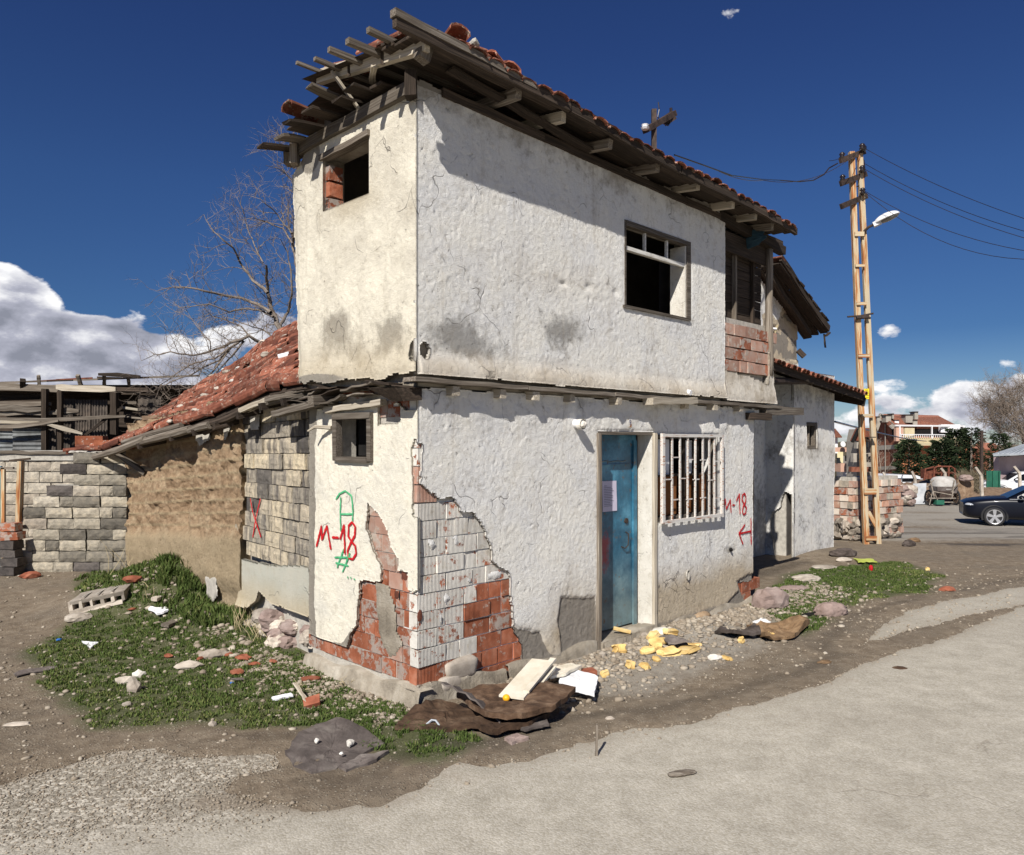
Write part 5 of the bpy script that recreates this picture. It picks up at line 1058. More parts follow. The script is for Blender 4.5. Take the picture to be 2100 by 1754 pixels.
# block part: one object per block
Db, Nb = PB1.v(); rotb = Matrix((Db, Nb if Db.cross(Nb).z > 0 else -Nb, Vector((0, 0, 1)))).transposed()
def block_mesh(L, H, Dp=.16, seed=0, name='block'):
    mb = MB(); r2 = random.Random(seed); n = 3; vs = []
    mb.box((0, Dp*.04, 0), L*.985, Dp*.9, H*.97, j=.006); nx_, nz_ = 5, 3; vs = []
    for i in range(nx_+1):
        for j in range(nz_+1):
            e = 1 if i in (0, nx_) or j in (0, nz_) else 0; s_ = -1
            vs.append((L*(i/nx_-.5)+r2.uniform(-.007, .007), -(Dp/2+(-.012 if e else .002)+r2.uniform(-.004, .004)), H*(j/nz_-.5)+r2.uniform(-.006, .006)))
    fr = [(i*(nz_+1)+j, (i+1)*(nz_+1)+j, (i+1)*(nz_+1)+j+1, i*(nz_+1)+j+1) for i in range(nx_) for j in range(nz_)]; mb.add(vs, fr); mb.add([(x, -y, z) for x, y, z in vs], fr)
    me = bpy.data.meshes.new(name); me.from_pydata(mb.v, [], mb.f); at = me.attributes.new('lc', 'FLOAT_VECTOR', 'POINT'); at.data.foreach_set('vector', np.array(mb.v, np.float32).ravel()); me.materials.append(M['block']); return me
b = MB(); b.box(PB1.P(LB1/2, 1.32, -.18), LB1, .22, 2.7, Db).build('wall_core', M['mortar'], SHED); core_ = SHED.children[-1]
BB = {L: [block_mesh(L, .158, .16, i) for i in range(3)] for L in (.38, .30, .25, .19)}
row = 0; z = .80
while z < 2.62:
    a = -.02 if row % 2 else -.12
    while a < LB1+.02:
        L = r.choice((.38, .38, .25, .30)); ca = a+L/2; zz = z+.03*ca*(1.4-z)+.079
        if ca < LB1+.05 and not (zz > 2.45 and ca > .9): link_copy(r.choice(BB[L]), 'block', M['block_dark' if (zz > 2.1 and r.random() < .5) or r.random() < .12 or (ca < .25 and zz > 1.5) else 'block_stripe'], core_, PB1.P(ca, zz, -.07+r.uniform(-.02, .012)), rotb @ Matrix.Rotation(r.uniform(-.02, .02), 3, 'Z') @ Matrix.Rotation(r.uniform(-.012, .012)-.02*(1.5-z), 3, 'Y'))
        a += L+.008
    z += .167; row += 1
skir = up(PB1, [(502, 1146), (560, 1158), (640, 1162), (648, 1262), (636, 1264), (600, 1250), (560, 1236), (537, 1212), (530, 1232), (515, 1246), (492, 1240), (500, 1170)])
a0s = min(p[0] for p in skir); a1s = max(p[0] for p in skir)
skin('stucco_skirt', PB1, [-.1, LB1+.12], [.1, 1.1], lambda A, Z: sdist(A, Z, skir)+wob(A, Z, 88, .04) > 0, lambda A, Z: .035+.015*(fbm(A, Z, 3, 4, 90)-.5)+.05*sst(.35, .15, Z), lambda A, Z: [0*A, .05+0*A, sst(.75, .3, Z)*.7], M['stucco_skirt'], SHED, .05, .015)
spray_base = .022
def _flat(pl, a, z): return 0.0
spray(PB1, [[(519, 1022), (524, 1050), (534, 1080), (541, 1102)], [(540, 1022), (531, 1060), (524, 1102)]], .022, 'paint_red', core_, base=.022)
# rubble footing under the skirt
r = random.Random(23)
for i in range(20):
    x = r.uniform(505, 640); y = 1245+(x-505)*.35+r.uniform(-8, 45); p = G(x, max(y, 1262))
    k = p.y; rr_ = r.uniform(.06, .13); b = MB(); b.rock((0, 0, 0), rr_, (1.2, 1, .8), 2, .22); o = b.build('foundation_rubble', M['stone' if r.random() < .7 else 'stone_mauve'], SHED); a_ = r.uniform(.0, LB1); q_ = PB1.P(a_, .12+r.uniform(-.1, .12)-.0*a_, r.uniform(-.12, .04)); o.location = Vector(q_)
# roof of the shed
cA = W(630, 786, 7.0); cB = W(212, 925, 10.9); cC = W(330, 858, 12.2); cD = W(630, 664, 9.6)
cM = [W(520, 822, 7.9), W(385, 868, 9.2)]
def SR(u, v):       # u: 0 at the house, 1 at the far left end; v: 0 front edge, 1 back edge
    front = [cA, W(505, 828, 7.95), W(385, 870, 9.1), cB]; back = [cD, W(545, 712, 10.2), W(440, 780, 11.2), cC]
    def ev(P_, t): x = t*3; i = min(2, int(x)); f = x-i; return P_[i]*(1-f)+P_[i+1]*f
    p = ev(front, u)*(1-v)+ev(back, u)*v; p = Vector(p); p.z += .05*math.sin(v*7+u*3)*.6+.03*math.sin(u*9); return p
b = MB(); nu, nv = 24, 14; vs = [SR(i/nu, j/nv)-Vector((0, 0, .05)) for i in range(nu+1) for j in range(nv+1)]
b.add(vs, [(i*(nv+1)+j, (i+1)*(nv+1)+j, (i+1)*(nv+1)+j+1, i*(nv+1)+j+1) for i in range(nu) for j in range(nv)]); sroof = b.build('roof', M['wood_dark'], SHED)
cols = 18; rows = 14
for c in range(cols):
    v = (c+.5)/cols*.98+.01
    for i in range(rows):
        u = (i+.5)/rows; wv = v+.012*math.sin(i*1.3+c); p = SR(u, wv); pn = SR(min(1, u+.03), wv); ps = SR(max(0, u-.03), wv); dirn = ps-pn; pv = SR(u, min(1, wv+.03))-SR(u, wv-.03); nrm = dirn.cross(pv); nrm = nrm if nrm.z > 0 else -nrm
        if r.random() < .05: continue
        L = (SR(0, v)-SR(1, v)).length/rows; Wd_ = (SR(u, 1)-SR(u, 0)).length/cols
        o = tile(p+Vector((0, 0, .012+r.uniform(-.012, .02))), dirn, nrm, sroof, 'tile_dark' if r.random() < .2 else 'tile', .085); o.scale = (Wd_/.178, L/.31, 1.0+.3*r.random())
for (x, y, s_) in ((520, 752, 1), (552, 738, 1.3), (560, 707, .8), (572, 730, .8), (489, 768, 1), (515, 768, .9), (478, 792, 1), (466, 778, 1.4), (447, 810, 1), (421, 820, 1.3), (395, 838, 1), (372, 845, 1.2), (358, 858, 1), (400, 852, .9), (432, 778, 1.2), (455, 765, 1), (590, 700, 1), (604, 692, .8), (600, 738, 1), (540, 700, 1), (540, 725, .7), (497, 795, .8), (455, 832, .8), (352, 878, .8)):
    # find the spot of the roof seen there
    best = min(((abs(proj(SR(u/40, v/20))[0]-x)+abs(proj(SR(u/40, v/20))[1]-y), u/40, v/20) for u in range(41) for v in range(21)))
    p = SR(best[1], best[2]); b = MB(); b.rock((0, 0, 0), .045*s_, (2.0, .9, .6), 1, .3, rot=2.2+r.uniform(-.3, .3)); o = b.build('mortar_lump', M['stone_pale' if r.random() < .35 else 'stone'], sroof); o.location = p+Vector((0, 0, .07))
b = MB(); best = (.14, .30); p = SR(*best); b.tube([p+Vector((-.05, 0, .1)), p+Vector((.06, .02, .13))], .035, 10); setp(b.build('plastic_cup', M['plastic_white'], None, origin=p), 'small white plastic cup lying on the shed roof tiles', 'cup')
# verge poles and boards along the front edge
def SE(u, dz=0, dn=0): p = SR(u, 0); return p+Vector((0, 0, dz))+Vector((PA1.n[0], PA1.n[1], 0))*dn
for (u0, u1, dz, dn, rad, m) in ((.0, .30, -.10, .02, .035, 'wood_grey'), (.30, .50, -.10, .03, .04, 'wood_dark'), (.50, .62, -.12, .06, .045, 'wood_grey'), (.62, .84, -.10, .05, .05, 'wood_grey'), (.80, 1.02, -.08, .06, .05, 'wood_grey'), (.68, .90, -.02, .03, .035, 'wood_grey'), (.42, .56, -.17, .0, .035, 'wood_dark')):
    p0, p1 = SE(u0, dz, dn), SE(u1, dz, dn); mid = (p0+p1)/2+Vector((0, 0, r.uniform(-.02, .02))); b = MB(); b.tube([p0, mid, p1], [rad, rad*1.05, rad*.9], 8).build('verge_pole', M[m], sroof)
for u in (.08, .2, .33, .46, .58, .70, .82): plank(SE(u, -.16, .10), SE(u, -.12, -1.2)+Vector((0, 0, .25)), .07, .07, 'wood_dark', 'rafter', sroof, seg=2)
plank(SE(.03, -.09, .0), SE(.17, -.10, .05), .10, .05, 'wood_grey', 'verge_board', sroof)
plank(SE(.17, -.085, .0), SE(.33, -.11, .05), .09, .05, 'wood_pale', 'verge_board', sroof)
plank(W(240, 930, 10.75), W(300, 972, 10.6), .07, .06, 'wood_grey', 'leaning_stick', sroof)
for i, (x, y, Y) in enumerate(((268, 912, 10.9), (283, 905, 10.7), (210, 915, 11.2))):
    b = MB(); b.box(W(x, y, Y), .22, .14, .14, (1, .3*i, 0), (.1, .2*i, 1)).build('brick', M['brick_red'], sroof)
for (x, y, Y) in ((160, 925, 11.3), (185, 921, 11.4), (215, 915, 11.3), (240, 912, 11.3), (205, 922, 11.1), (232, 921, 11.1)): tile(W(x, y, Y), (1, .2, .05), (0, .2, 1), sroof, 'tile_dark' if x < 200 else 'tile', .1)
b = MB(); b.box(W(188, 905, 11.6), .42, .16, .16, (1, 0, 0)).build('brick', M['brick_red'], sroof)
# ================================================================ garden wall of grey blocks
GW = thing('block_garden_wall', 'mortared wall of mixed grey blocks joining the mud shed', 'wall', tuple(W(150, 1165, 11.2)))
PG = Plane(W(270, 905, 11.05)[:2], (-1, .02), (-.02, -1)); Dg, Ng = PG.v()
XL = 1.62
GZT = W(0, 928, 11.1).z; GZB = W(0, 1172, 11.1).z
edge_px = [(928, 150), (950, 150), (975, 148), (992, 100), (1010, 95), (1030, 78), (1055, 72), (1075, 72), (1095, 62), (1120, 42), (1140, 40), (1175, 38)]
def edge_at(zpx): 
    for i in range(len(edge_px)-1):
        if edge_px[i][0] <= zpx <= edge_px[i+1][0]: return edge_px[i][1]
    return 38
rowsG = 11; ch = (GZT-GZB)/rowsG; bw = .385
def mk_block(L, H, seed):
    return block_mesh(L, H, .19, seed)
GB = {L: [mk_block(L, ch-.012, i+int(L*100)) for i in range(3)] for L in (.375, .19, .28)}
rotg = Matrix((Vector((1, 0, 0)), Vector((0, 1, 0)), Vector((0, 0, 1)))).transposed()
r = random.Random(41)
b = MB()
for i in range(rowsG):
    zc = GZT-(i+.5)*ch; ypx = HZ-(zc-EYE)*FP/11.1; xl = W(edge_at(ypx)+14, 0, 11.1).x; xr = W(268, 0, 11.1).x; b.box(((xl+xr)/2, 11.16, zc), xr-xl, .14, ch*1.01)
gcore = b.build('mortar_core', M['mortar'], GW)
tones = ['block_black', 'block_black', 'block', 'block', 'block', 'block', 'block', 'block', 'block', 'block', 'block']
for i in range(rowsG):
    zc = GZT-(i+.5)*ch; ypx = HZ-(zc-EYE)*FP/11.1; xl = W(edge_at(ypx), 0, 11.1).x; x = W(268, 0, 11.1).x
    if i % 2: L = .19
    else: L = .375
    while x-L*.4 > xl:
        px_ = proj((x-L/2, 11.1, zc))[0]
        mm = 'block_black' if (i in (0, 1) and px_ < 170 and px_ > 120) or (i in (3,) and px_ < 140) or (r.random() < .03) else ('block_old' if r.random() < .22 else 'block')
        link_copy(r.choice(GB[L]), 'block', M[mm], gcore, (x-L/2, 11.06+r.uniform(-.015, .015), zc), Matrix.Rotation(r.uniform(-.012, .012), 3, 'Z') @ Matrix.Rotation(r.uniform(-.012, .012), 3, 'Y'))
        x -= L+.012; L = .375 if r.random() < .8 else (.19 if r.random() < .6 else .28)
b = MB()
for i in range(14): x = W(150+i*8.5, 0, 11.1).x; b.rock((x, 11.1, GZT+.005), .07, (1.2, .9, .3), 1, .25)
b.build('mortar_cap', M['mortar'], GW, kind='stuff')
# older wall behind
OWt = thing('old_block_wall', 'weathered tan block wall behind the broken end of the grey wall', 'wall', tuple(W(60, 1150, 13.2)))
OZT = W(0, 945, 13.2).z; ch2 = 22.2/FP*13.2; b = MB(); b.box((W(70, 0, 13.2).x, 13.32, (OZT-.6)/2+.1), 3.2, .14, OZT+.7).build('mortar_core', M['mortar'], OWt); oc = OWt.children[-1]
OB = [block_mesh(.385, ch2-.012, .2, i) for i in range(3)]
for i in range(11):
    x = W(-75, 0, 13.2).x+(.2 if i % 2 else 0)
    while x < W(158, 0, 13.2).x:
        link_copy(r.choice(OB), 'block', M['block_old'], oc, (x+.19, 13.2+r.uniform(-.006, .006), OZT-(i+.5)*ch2), Matrix.Rotation(r.uniform(-.006, .006), 3, 'Y')); x += .397
b = MB(); b.box((W(75, 0, 13.2).x, 13.2, OZT+.09), 3.3, .26, .17, j=.01).build('coping', M['mortar'], OWt)
b = MB(); b.beam(W(-60, 928, 13.1), W(185, 928, 13.1), .12, .05, j=.01, seg=8).build('wall_top_board', M['wood_grey'], OWt)
# posts at the far left
FPST = thing('rusty_post', 'upright rust-streaked post before the old block wall', 'post', tuple(W(35, 1180, 10.9)))
p = W(35, 1185, 10.95); b = MB(); b.beam(p-Vector((0, 0, .1)), W(43, 946, p.y), .085, .06, (1, 0, 0)).build('upright', M['rust'], FPST)
b = MB(); b.beam(W(20, 945, p.y), W(62, 941, p.y), .03, .03).build('top_bar', M['wood_dark'], FPST)
GT = thing('gate_leaf', 'edge of a pale blue and rusty sheet gate at the left border', 'gate', tuple(G(-20, 1200)))
p = W(-10, 1185, 10.95); b = MB(); b.box(W(-8, 1078, p.y), .16, .04, 1.72, (1, .05, 0)).build('sheet', M['door_blue'], GT); b = MB(); b.beam(W(7, 1195, p.y-.03), W(7, 960, p.y-.03), .04, .05, (1, 0, 0)).build('frame', M['rust'], GT)
b = MB(); b.beam(W(-20, 961, p.y-.03), W(28, 960, p.y-.03), .04, .03).build('frame', M['wood_grey'], GT)
ST = thing('brick_stack', 'small stack of dark bricks between the rusty post and the grey wall', 'brick stack', tuple(G(30, 1180)))
pz = G(30, 1180)
for i in range(6): b = MB(); b.box((pz.x-.08+.03*math.sin(i*2), pz.y+.05, pz.z+.06+i*.125), .24, .2, .115, (1, .1*(i % 3-1), 0), j=.006).build('brick', M['brick_smear' if i > 3 else 'block_black'], ST)
# ================================================================ timber shack at the far left
SK = thing('timber_shack', 'dark ramshackle shack of poles, boards and corrugated sheets behind the wall', 'shack', tuple(W(200, 935, 14.2)))
Ys = 14.3
def sp(x, y, d=0): return W(x, y, Ys+d)
b = MB(); b.box(sp(235, 870, 1.2), 5.2, .1, 1.6); b.box(sp(235, 800, .6), 5.2, 1.3, .04).build('back_wall', M['wood_dark'], SK)
ys = [(0, 795, 480, 772), (0, 786, 480, 768)]
for i in range(9):
    x0 = -60+i*52; b = MB(); y0 = 784-(x0/480)*17; y1 = 784-((x0+52)/480)*17; b.add([sp(x0, y0, -.25), sp(x0+54, y1, -.25), sp(x0+54, y1-1, 1.6), sp(x0, y0-1, 1.6), sp(x0, y0+3, -.25), sp(x0+54, y1+3, -.25), sp(x0+54, y1+2, 1.6), sp(x0, y0+2, 1.6)], [(0, 1, 2, 3), (4, 7, 6, 5), (0, 4, 5, 1), (1, 5, 6, 2), (2, 6, 7, 3), (3, 7, 4, 0)]).build('roof_board', M['wood_grey' if i % 3 else 'wood_dark'], SK)
def lng(name, pts, w, m, d=0, h=None):
    b = MB(); P_ = [sp(x, y, d) for x, y in pts]
    k = random.random()*30; h = h or w*.35; vs = []; lc = []; fs = []; L = 0
    for i, p_ in enumerate(P_):
        if i: L += (p_-P_[i-1]).length
        ww = w*(.8+.4*random.random())*(.6 if i in (0, len(P_)-1) else 1)
        for a_, c_ in ((-1, -1), (1, -1), (1, 1), (-1, 1)): vs.append(p_+Vector((0, a_*h/2, c_*ww/2))); lc.append((L+k, a_*h, c_*ww/2))
    n_ = len(P_)
    for i in range(n_-1):
        for a_ in range(4): fs.append((i*4+a_, i*4+(a_+1) % 4, i*4+4+(a_+1) % 4, i*4+4+a_))
    fs += [(3, 2, 1, 0), ((n_-1)*4, (n_-1)*4+1, (n_-1)*4+2, (n_-1)*4+3)]
    return b.add(vs, fs, lc).build(name, M[m], SK)

def zz2(*p): return [(x/6.22, 750+y/6.22) for x, y in p]
for (pts, w, m, d) in (([(-300, 262), (0, 266), (250, 275), (480, 285), (720, 295), (950, 300)], .13, 'wood_grey', -.35), ([(720, 272), (800, 280), (950, 290), (1300, 298), (1480, 302)], .12, 'wood_pale', -.40), ([(1480, 300), (1900, 310)], .12, 'wood_dark', -.38),
    ([(-300, 360), (100, 380), (300, 395), (560, 400)], .14, 'wood_dark', .1), ([(-300, 440), (200, 430), (560, 450)], .13, 'wood_dark', .1), ([(-300, 490), (0, 492), (300, 490), (560, 482), (655, 490)], .085, 'wood_grey', -.3), ([(-300, 545), (60, 545), (160, 535), (360, 560), (640, 552)], .10, 'wood_grey', -.3),
    ([(-300, 600), (100, 605), (300, 590), (560, 600), (720, 605)], .10, 'wood_grey', -.25), ([(-300, 670), (0, 680), (380, 688), (520, 690), (700, 690), (1100, 670), (1400, 652), (1600, 645)], .065, 'wood_grey', -.45), ([(-300, 725), (0, 725), (250, 728), (450, 735), (560, 742)], .085, 'wood_pale', -.3),
    ([(-300, 770), (0, 780), (250, 768), (500, 740), (745, 702)], .07, 'wood_grey', -.5), ([(600, 745), (800, 800), (1055, 868)], .075, 'wood_pale', -.48), ([(640, 610), (850, 615), (1010, 600)], .05, 'wood_grey', -.3), ([(720, 585), (850, 570), (1010, 580)], .10, 'wood_grey', -.32),
    ([(925, 1005), (1200, 800), (1420, 620), (1560, 540)], .07, 'wood_dark', -.40), ([(1600, 455), (1740, 465)], .05, 'wood_grey', -.2), ([(1600, 475), (1740, 485)], .05, 'wood_grey', -.2), ([(1545, 530), (1760, 562)], .07, 'wood_pale', -.25), ([(1500, 610), (1800, 620)], .12, 'wood_dark', -.1),
    ([(1600, 655), (1850, 680)], .06, 'wood_grey', -.2), ([(1550, 360), (2050, 370)], .05, 'wood_dark', -.15), ([(1380, 470), (1560, 475)], .10, 'wood_dark', .0), ([(1380, 720), (1900, 740)], .3, 'wood_dark', .1), ([(0, 1150), (700, 1140)], .06, 'wood_grey', -.6),
    ([(1255, 112), (1500, 118), (1790, 142)], .07, 'wood_dark', -.3), ([(1240, 150), (1550, 160)], .05, 'wood_dark', -.28), ([(720, 180), (1180, 158)], .04, 'tile_dark', -.2), ([(420, 200), (720, 182)], .03, 'tile_dark', -.2)):
    lng('pole' if w < .09 else 'board', zz2(*pts), w, m, d)
for (x, y0, y1, w, m) in ((572, 300, 1135, .085, 'wood_dark'), (1460, 330, 880, .11, 'wood_dark'), (490, 125, 262, .055, 'wood_grey'), (290, 190, 270, .09, 'wood_dark'), (1330, 125, 270, .06, 'wood_dark'), (1635, 140, 260, .05, 'wood_dark'), (770, 330, 1130, .08, 'wood_dark')):
    (x_, ya), (_, yb) = zz2((x, y0), (x, y1)); plank(sp(x_+(2 if w < .06 else 0), yb, -.33), sp(x_, ya, -.42), w, w, m, 'post', SK)
(xa, ya), (xb, yb) = zz2((990, 120), (1035, 260)); plank(sp(xb, yb, -.3), sp(xa, ya, -.45), .06, .06, 'wood_grey', 'post', SK)
def corr(name, x0, x1, y0, y1, n, vertical, m, d=0, amp=.012):
    b = MB(); nu = n*6; vs = []; 
    for i in range(nu+1):
        for j in range(7):
            t = i/nu; u = j/6; o = amp*math.sin(t*n*6.283)+.03*(float(fbm(t*3, u*3, 1, 3, n))-.5)
            x = x0+(x1-x0)*(t if vertical else u); y = y0+(y1-y0)*(u if vertical else t); vs.append(sp(x, y, d)+Vector((0, o, 0)))
    return b.add(vs, [(i*7+j, (i+1)*7+j, (i+1)*7+j+1, i*7+j+1) for i in range(nu) for j in range(6)]).build(name, M[m], SK, smooth=True)
corr('corrugated_sheet', 127, 153, 818, 925, 4, True, 'corrugated_rust', -.12); corr('corrugated_sheet', 152, 186, 820, 908, 6, True, 'corrugated_rust', -.16, .018); corr('corrugated_sheet', 185, 221, 820, 910, 6, True, 'corrugated_rust', -.14, .018)
corr('corrugated_sheet', -60, 30, 884, 935, 6, False, 'corrugated', -.2); corr('corrugated_sheet', 26, 92, 878, 933, 6, False, 'corrugated', -.24); corr('corrugated_sheet', 95, 118, 880, 932, 3, True, 'corrugated_rust', -.1)
corr('corrugated_sheet', 283, 330, 812, 850, 4, True, 'corrugated_rust', .1)
# ================================================================ bare trees
LIMB = .72
def grow(pts_list, name_root, twm, tm, seed, depth, tw_len, tw_rad, steps, splits, parent, flat=.6, spread=.8):
    """limbs follow the drawn polylines; twigs sprout from them"""
    r = random.Random(seed); tb = MB(); wb = MB()
    def limb(pts, r0, r1, lvl):
        P_ = [Vector(p) for p in pts]; n = len(P_); fine = []; r0 *= LIMB; r1 *= LIMB
        for i in range(n-1):
            m = max(2, int((P_[i+1]-P_[i]).length/.12))
            for k in range(m): fine.append(P_[i].lerp(P_[i+1], k/m)+Vector([r.uniform(-.012, .012) for _ in range(3)]))
        fine.append(P_[-1]); N = len(fine)
        (tb if r0 > .018 else wb).tube(fine, [r0+(r1-r0)*i/(N-1) for i in range(N)], 7 if r0 > .03 else 5, False)
        return fine, r0, r1
    def twig(p, d, L, rad, lvl):
        n = 4+int(L/.12); pts = [p]; v = d.normalized()
        for i in range(n):
            v = (v+Vector([r.uniform(-.28, .28) for _ in range(3)])+Vector((0, 0, .04))).normalized(); pts.append(pts[-1]+v*(L/n))
        wb.tube(pts, [rad*(1-.75*i/n) for i in range(n+1)], 4 if rad > .005 else 3, False)
        if lvl > 0:
            for i in range(1, n+1):
                if r.random() < splits:
                    s = 1 if r.random() < .5 else -1; ax = Vector([r.uniform(-1, 1) for _ in range(3)]).cross(v).normalized(); twig(pts[i], (v*.6+ax*spread), L*r.uniform(.35, .7), rad*.6, lvl-1)
    for (pts, r0, r1) in pts_list:
        fine, a, b_ = limb(pts, r0, r1, 0); N = len(fine)
        for i in range(int(N*.12), N):
            if r.random() < steps:
                v = (fine[min(i+1, N-1)]-fine[i-1]).normalized(); ax = Vector([r.uniform(-1, 1) for _ in range(3)]).cross(v).normalized(); ax.y *= flat; ax.z += .15
                t = i/N; twig(fine[i], v*.5+ax*spread, tw_len*r.uniform(.4, 1.1)*(1.15-.5*t), max(tw_rad*.6, min(tw_rad, (a+(b_-a)*t)*.6)), depth)
    tr = tb.build('trunk', M[tm], parent, smooth=True); br = wb.build('branches', M[twm], parent)
T1 = thing('bare_tree', 'large leafless tree with tangled grey branches rising behind the tiled shed roof', 'tree', (-3.9, 15.0, .1))
def TP(*p, Y=14.0): return [W(x, y, Y+(0.25*math.sin(i*2.1+x*.02))) for i, (x, y) in enumerate(p)]
limbs = [(TP((650, 960), (625, 800), (600, 720), (572, 672), (556, 632), (548, 590), (546, 545)), .13, .03),
         (TP((556, 640), (530, 625), (495, 612), (455, 605), (420, 596), (380, 590), (345, 590), (322, 597)), .05, .006),
         (TP((548, 600), (520, 575), (495, 545), (478, 510), (455, 490), (430, 465), (418, 440)), .045, .006),
         (TP((560, 650), (540, 640), (510, 632), (470, 640), (430, 625), (395, 628), (365, 632)), .035, .005),
         (TP((600, 720), (615, 690), (618, 650), (612, 600), (608, 550)), .06, .02), (TP((572, 672), (590, 640), (600, 600), (598, 560), (590, 520), (575, 490)), .045, .008),
         (TP((540, 540), (520, 500), (505, 460), (500, 430), (488, 410)), .02, .005), (TP((600, 480), (575, 450), (560, 430), (535, 410), (512, 402)), .03, .005), (TP((600, 500), (580, 470), (545, 455), (520, 448), (490, 450)), .025, .005),
         (TP((612, 560), (600, 500), (612, 440), (605, 400), (600, 370), (572, 345), (545, 340)), .05, .006), (TP((610, 420), (612, 360), (606, 320), (598, 295), (575, 278), (555, 268)), .035, .005), (TP((606, 330), (590, 352), (570, 360)), .015, .004),
         (TP((640, 900), (590, 760), (550, 712), (512, 690), (480, 700), (455, 712), (430, 722), (395, 730), (350, 722), (318, 728), (290, 740)), .07, .006),
         (TP((500, 695), (470, 715), (450, 738), (420, 752), (390, 770), (352, 782), (320, 800), (300, 812)), .035, .005), (TP((500, 700), (480, 725), (462, 745), (440, 765), (400, 790), (360, 800)), .03, .005), (TP((470, 712), (440, 735), (400, 745), (370, 760), (330, 790), (318, 818)), .025, .005),
         (TP((432, 722), (430, 700), (405, 672), (385, 640), (378, 620)), .016, .004), (TP((512, 690), (495, 670), (460, 655), (440, 650), (425, 640)), .02, .004), (TP((600, 700), (570, 700), (540, 675), (510, 668), (480, 655), (450, 650)), .025, .005),
         (TP((450, 740), (430, 775), (400, 800), (372, 815), (345, 820)), .02, .004), (TP((480, 705), (440, 760), (390, 800), (350, 830), (330, 850)), .02, .004)]
grow(limbs, 'tree', 'twig', 'bark', 5, 2, .8, .0075, .70, .55, T1)
T2 = thing('bare_tree', 'bare brown tree at the right edge beside the pink shed', 'tree', (41, 62, -2.4))
def TQ(Y, *p): return [W(x, y, Y+.8*math.sin(i*2.3+x)) for i, (x, y) in enumerate(p)]
limbs = [(TQ(60, (2105, 960), (2098, 900), (2085, 860), (2075, 820), (2060, 795)), .22, .04), (TQ(60, (2110, 940), (2105, 870), (2108, 820), (2100, 785)), .22, .05), (TQ(60, (2085, 870), (2060, 850), (2040, 835), (2020, 822)), .10, .03), (TQ(60, (2090, 890), (2060, 880), (2030, 862), (2012, 860)), .10, .02), (TQ(60, (2075, 850), (2050, 820), (2045, 790)), .08, .02),
         (TQ(60, (2075, 950), (2060, 910), (2050, 880), (2035, 850), (2030, 815)), .14, .02), (TQ(60, (2100, 860), (2090, 830), (2092, 800)), .08, .02)]
grow(limbs, 'tree', 'twig', 'bark', 8, 2, 2.2, .022, .75, .5, T2)
T3 = thing('bare_sapling', 'thin leafless sapling against the brick gable of the apartment block', 'tree', tuple(W(1803, 985, 60)))
grow([(TQ(60, (1803, 1000), (1806, 960), (1802, 930), (1805, 905)), .07, .02), (TQ(60, (1812, 990), (1825, 955), (1840, 930)), .05, .02), (TQ(60, (1800, 990), (1795, 950), (1800, 925)), .05, .02)], 't', 'twig', 'twig', 3, 1, 1.2, .018, .5, .4, T3)
# ================================================================ white-washed annex at the right
CA = np.array([5.01, 13.45]); AR = Plane(CA, DR, NR); AL = Plane(CA, DL, NL)
AN = thing('whitewashed_annex', 'white plastered single-storey annex with tiled lean-to roof behind the main house', 'house', (CA[0], CA[1], 0))
AW = (.30, 2.80)
aw = [AR.U(x, y) for x, y in ((1654, 866), (1676, 920))]; AWIN = (aw[0][0], aw[1][0], aw[1][1], aw[0][1])
def wearAN(A, Z): return [.0*A+.55*sst(.35, .0, Z)*fbm(A, Z, 4, 3, 3), .15+.45*sst(1.1, .2, Z)*fbm(A, Z, 3, 3, 9)+blob(A, Z, AR, 1668, 925, 40, 18, .35)+.3*sst(2.6, 3.0, Z), .25*sst(2.2, 1.9, Z)*sst(1.4, 1.9, Z)]
skin('annex_wall_plaster', AR, [0, AWIN[0], AWIN[1], 1.78], [-.2, AWIN[2], AWIN[3], 3.35], lambda A, Z: ~inr(A, Z, AWIN), lambda A, Z: trowel(A, Z, 700, .02)*sst(0, .06, A)+.05*(fbm(A, Z, 1, 2, 4)-.5)*sst(0, .1, A), wearAN, M['plaster'], AN, .05, .025)
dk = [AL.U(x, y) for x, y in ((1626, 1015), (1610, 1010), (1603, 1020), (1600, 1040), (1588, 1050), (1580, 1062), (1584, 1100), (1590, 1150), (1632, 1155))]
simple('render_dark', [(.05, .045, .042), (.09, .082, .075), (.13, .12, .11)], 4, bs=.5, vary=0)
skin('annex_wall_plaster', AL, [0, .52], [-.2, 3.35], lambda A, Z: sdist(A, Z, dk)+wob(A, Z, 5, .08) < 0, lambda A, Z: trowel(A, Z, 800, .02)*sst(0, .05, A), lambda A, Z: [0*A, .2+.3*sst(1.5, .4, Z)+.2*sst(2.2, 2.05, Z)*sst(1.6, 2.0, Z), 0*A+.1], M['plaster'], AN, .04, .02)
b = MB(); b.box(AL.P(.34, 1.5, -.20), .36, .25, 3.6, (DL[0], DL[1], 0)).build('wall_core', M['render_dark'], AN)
b = MB(); b.box(AR.P(1.0, 1.5, -.62), 1.9, .9, 3.6, D) ; b.build('wall_core', M['mortar'], AN)
CB = CA+DL*.52; BR = Plane(CB, DR, NR)
skin('recessed_wall_plaster', BR, [-4.3, .02], [-.2, 3.6], lambda A, Z: A < 9, lambda A, Z: trowel(A, Z, 900, .02), lambda A, Z: [0*A, .3+.35*sst(1.6, .5, Z), .1+0*A], M['plaster'], AN, .05, .03)
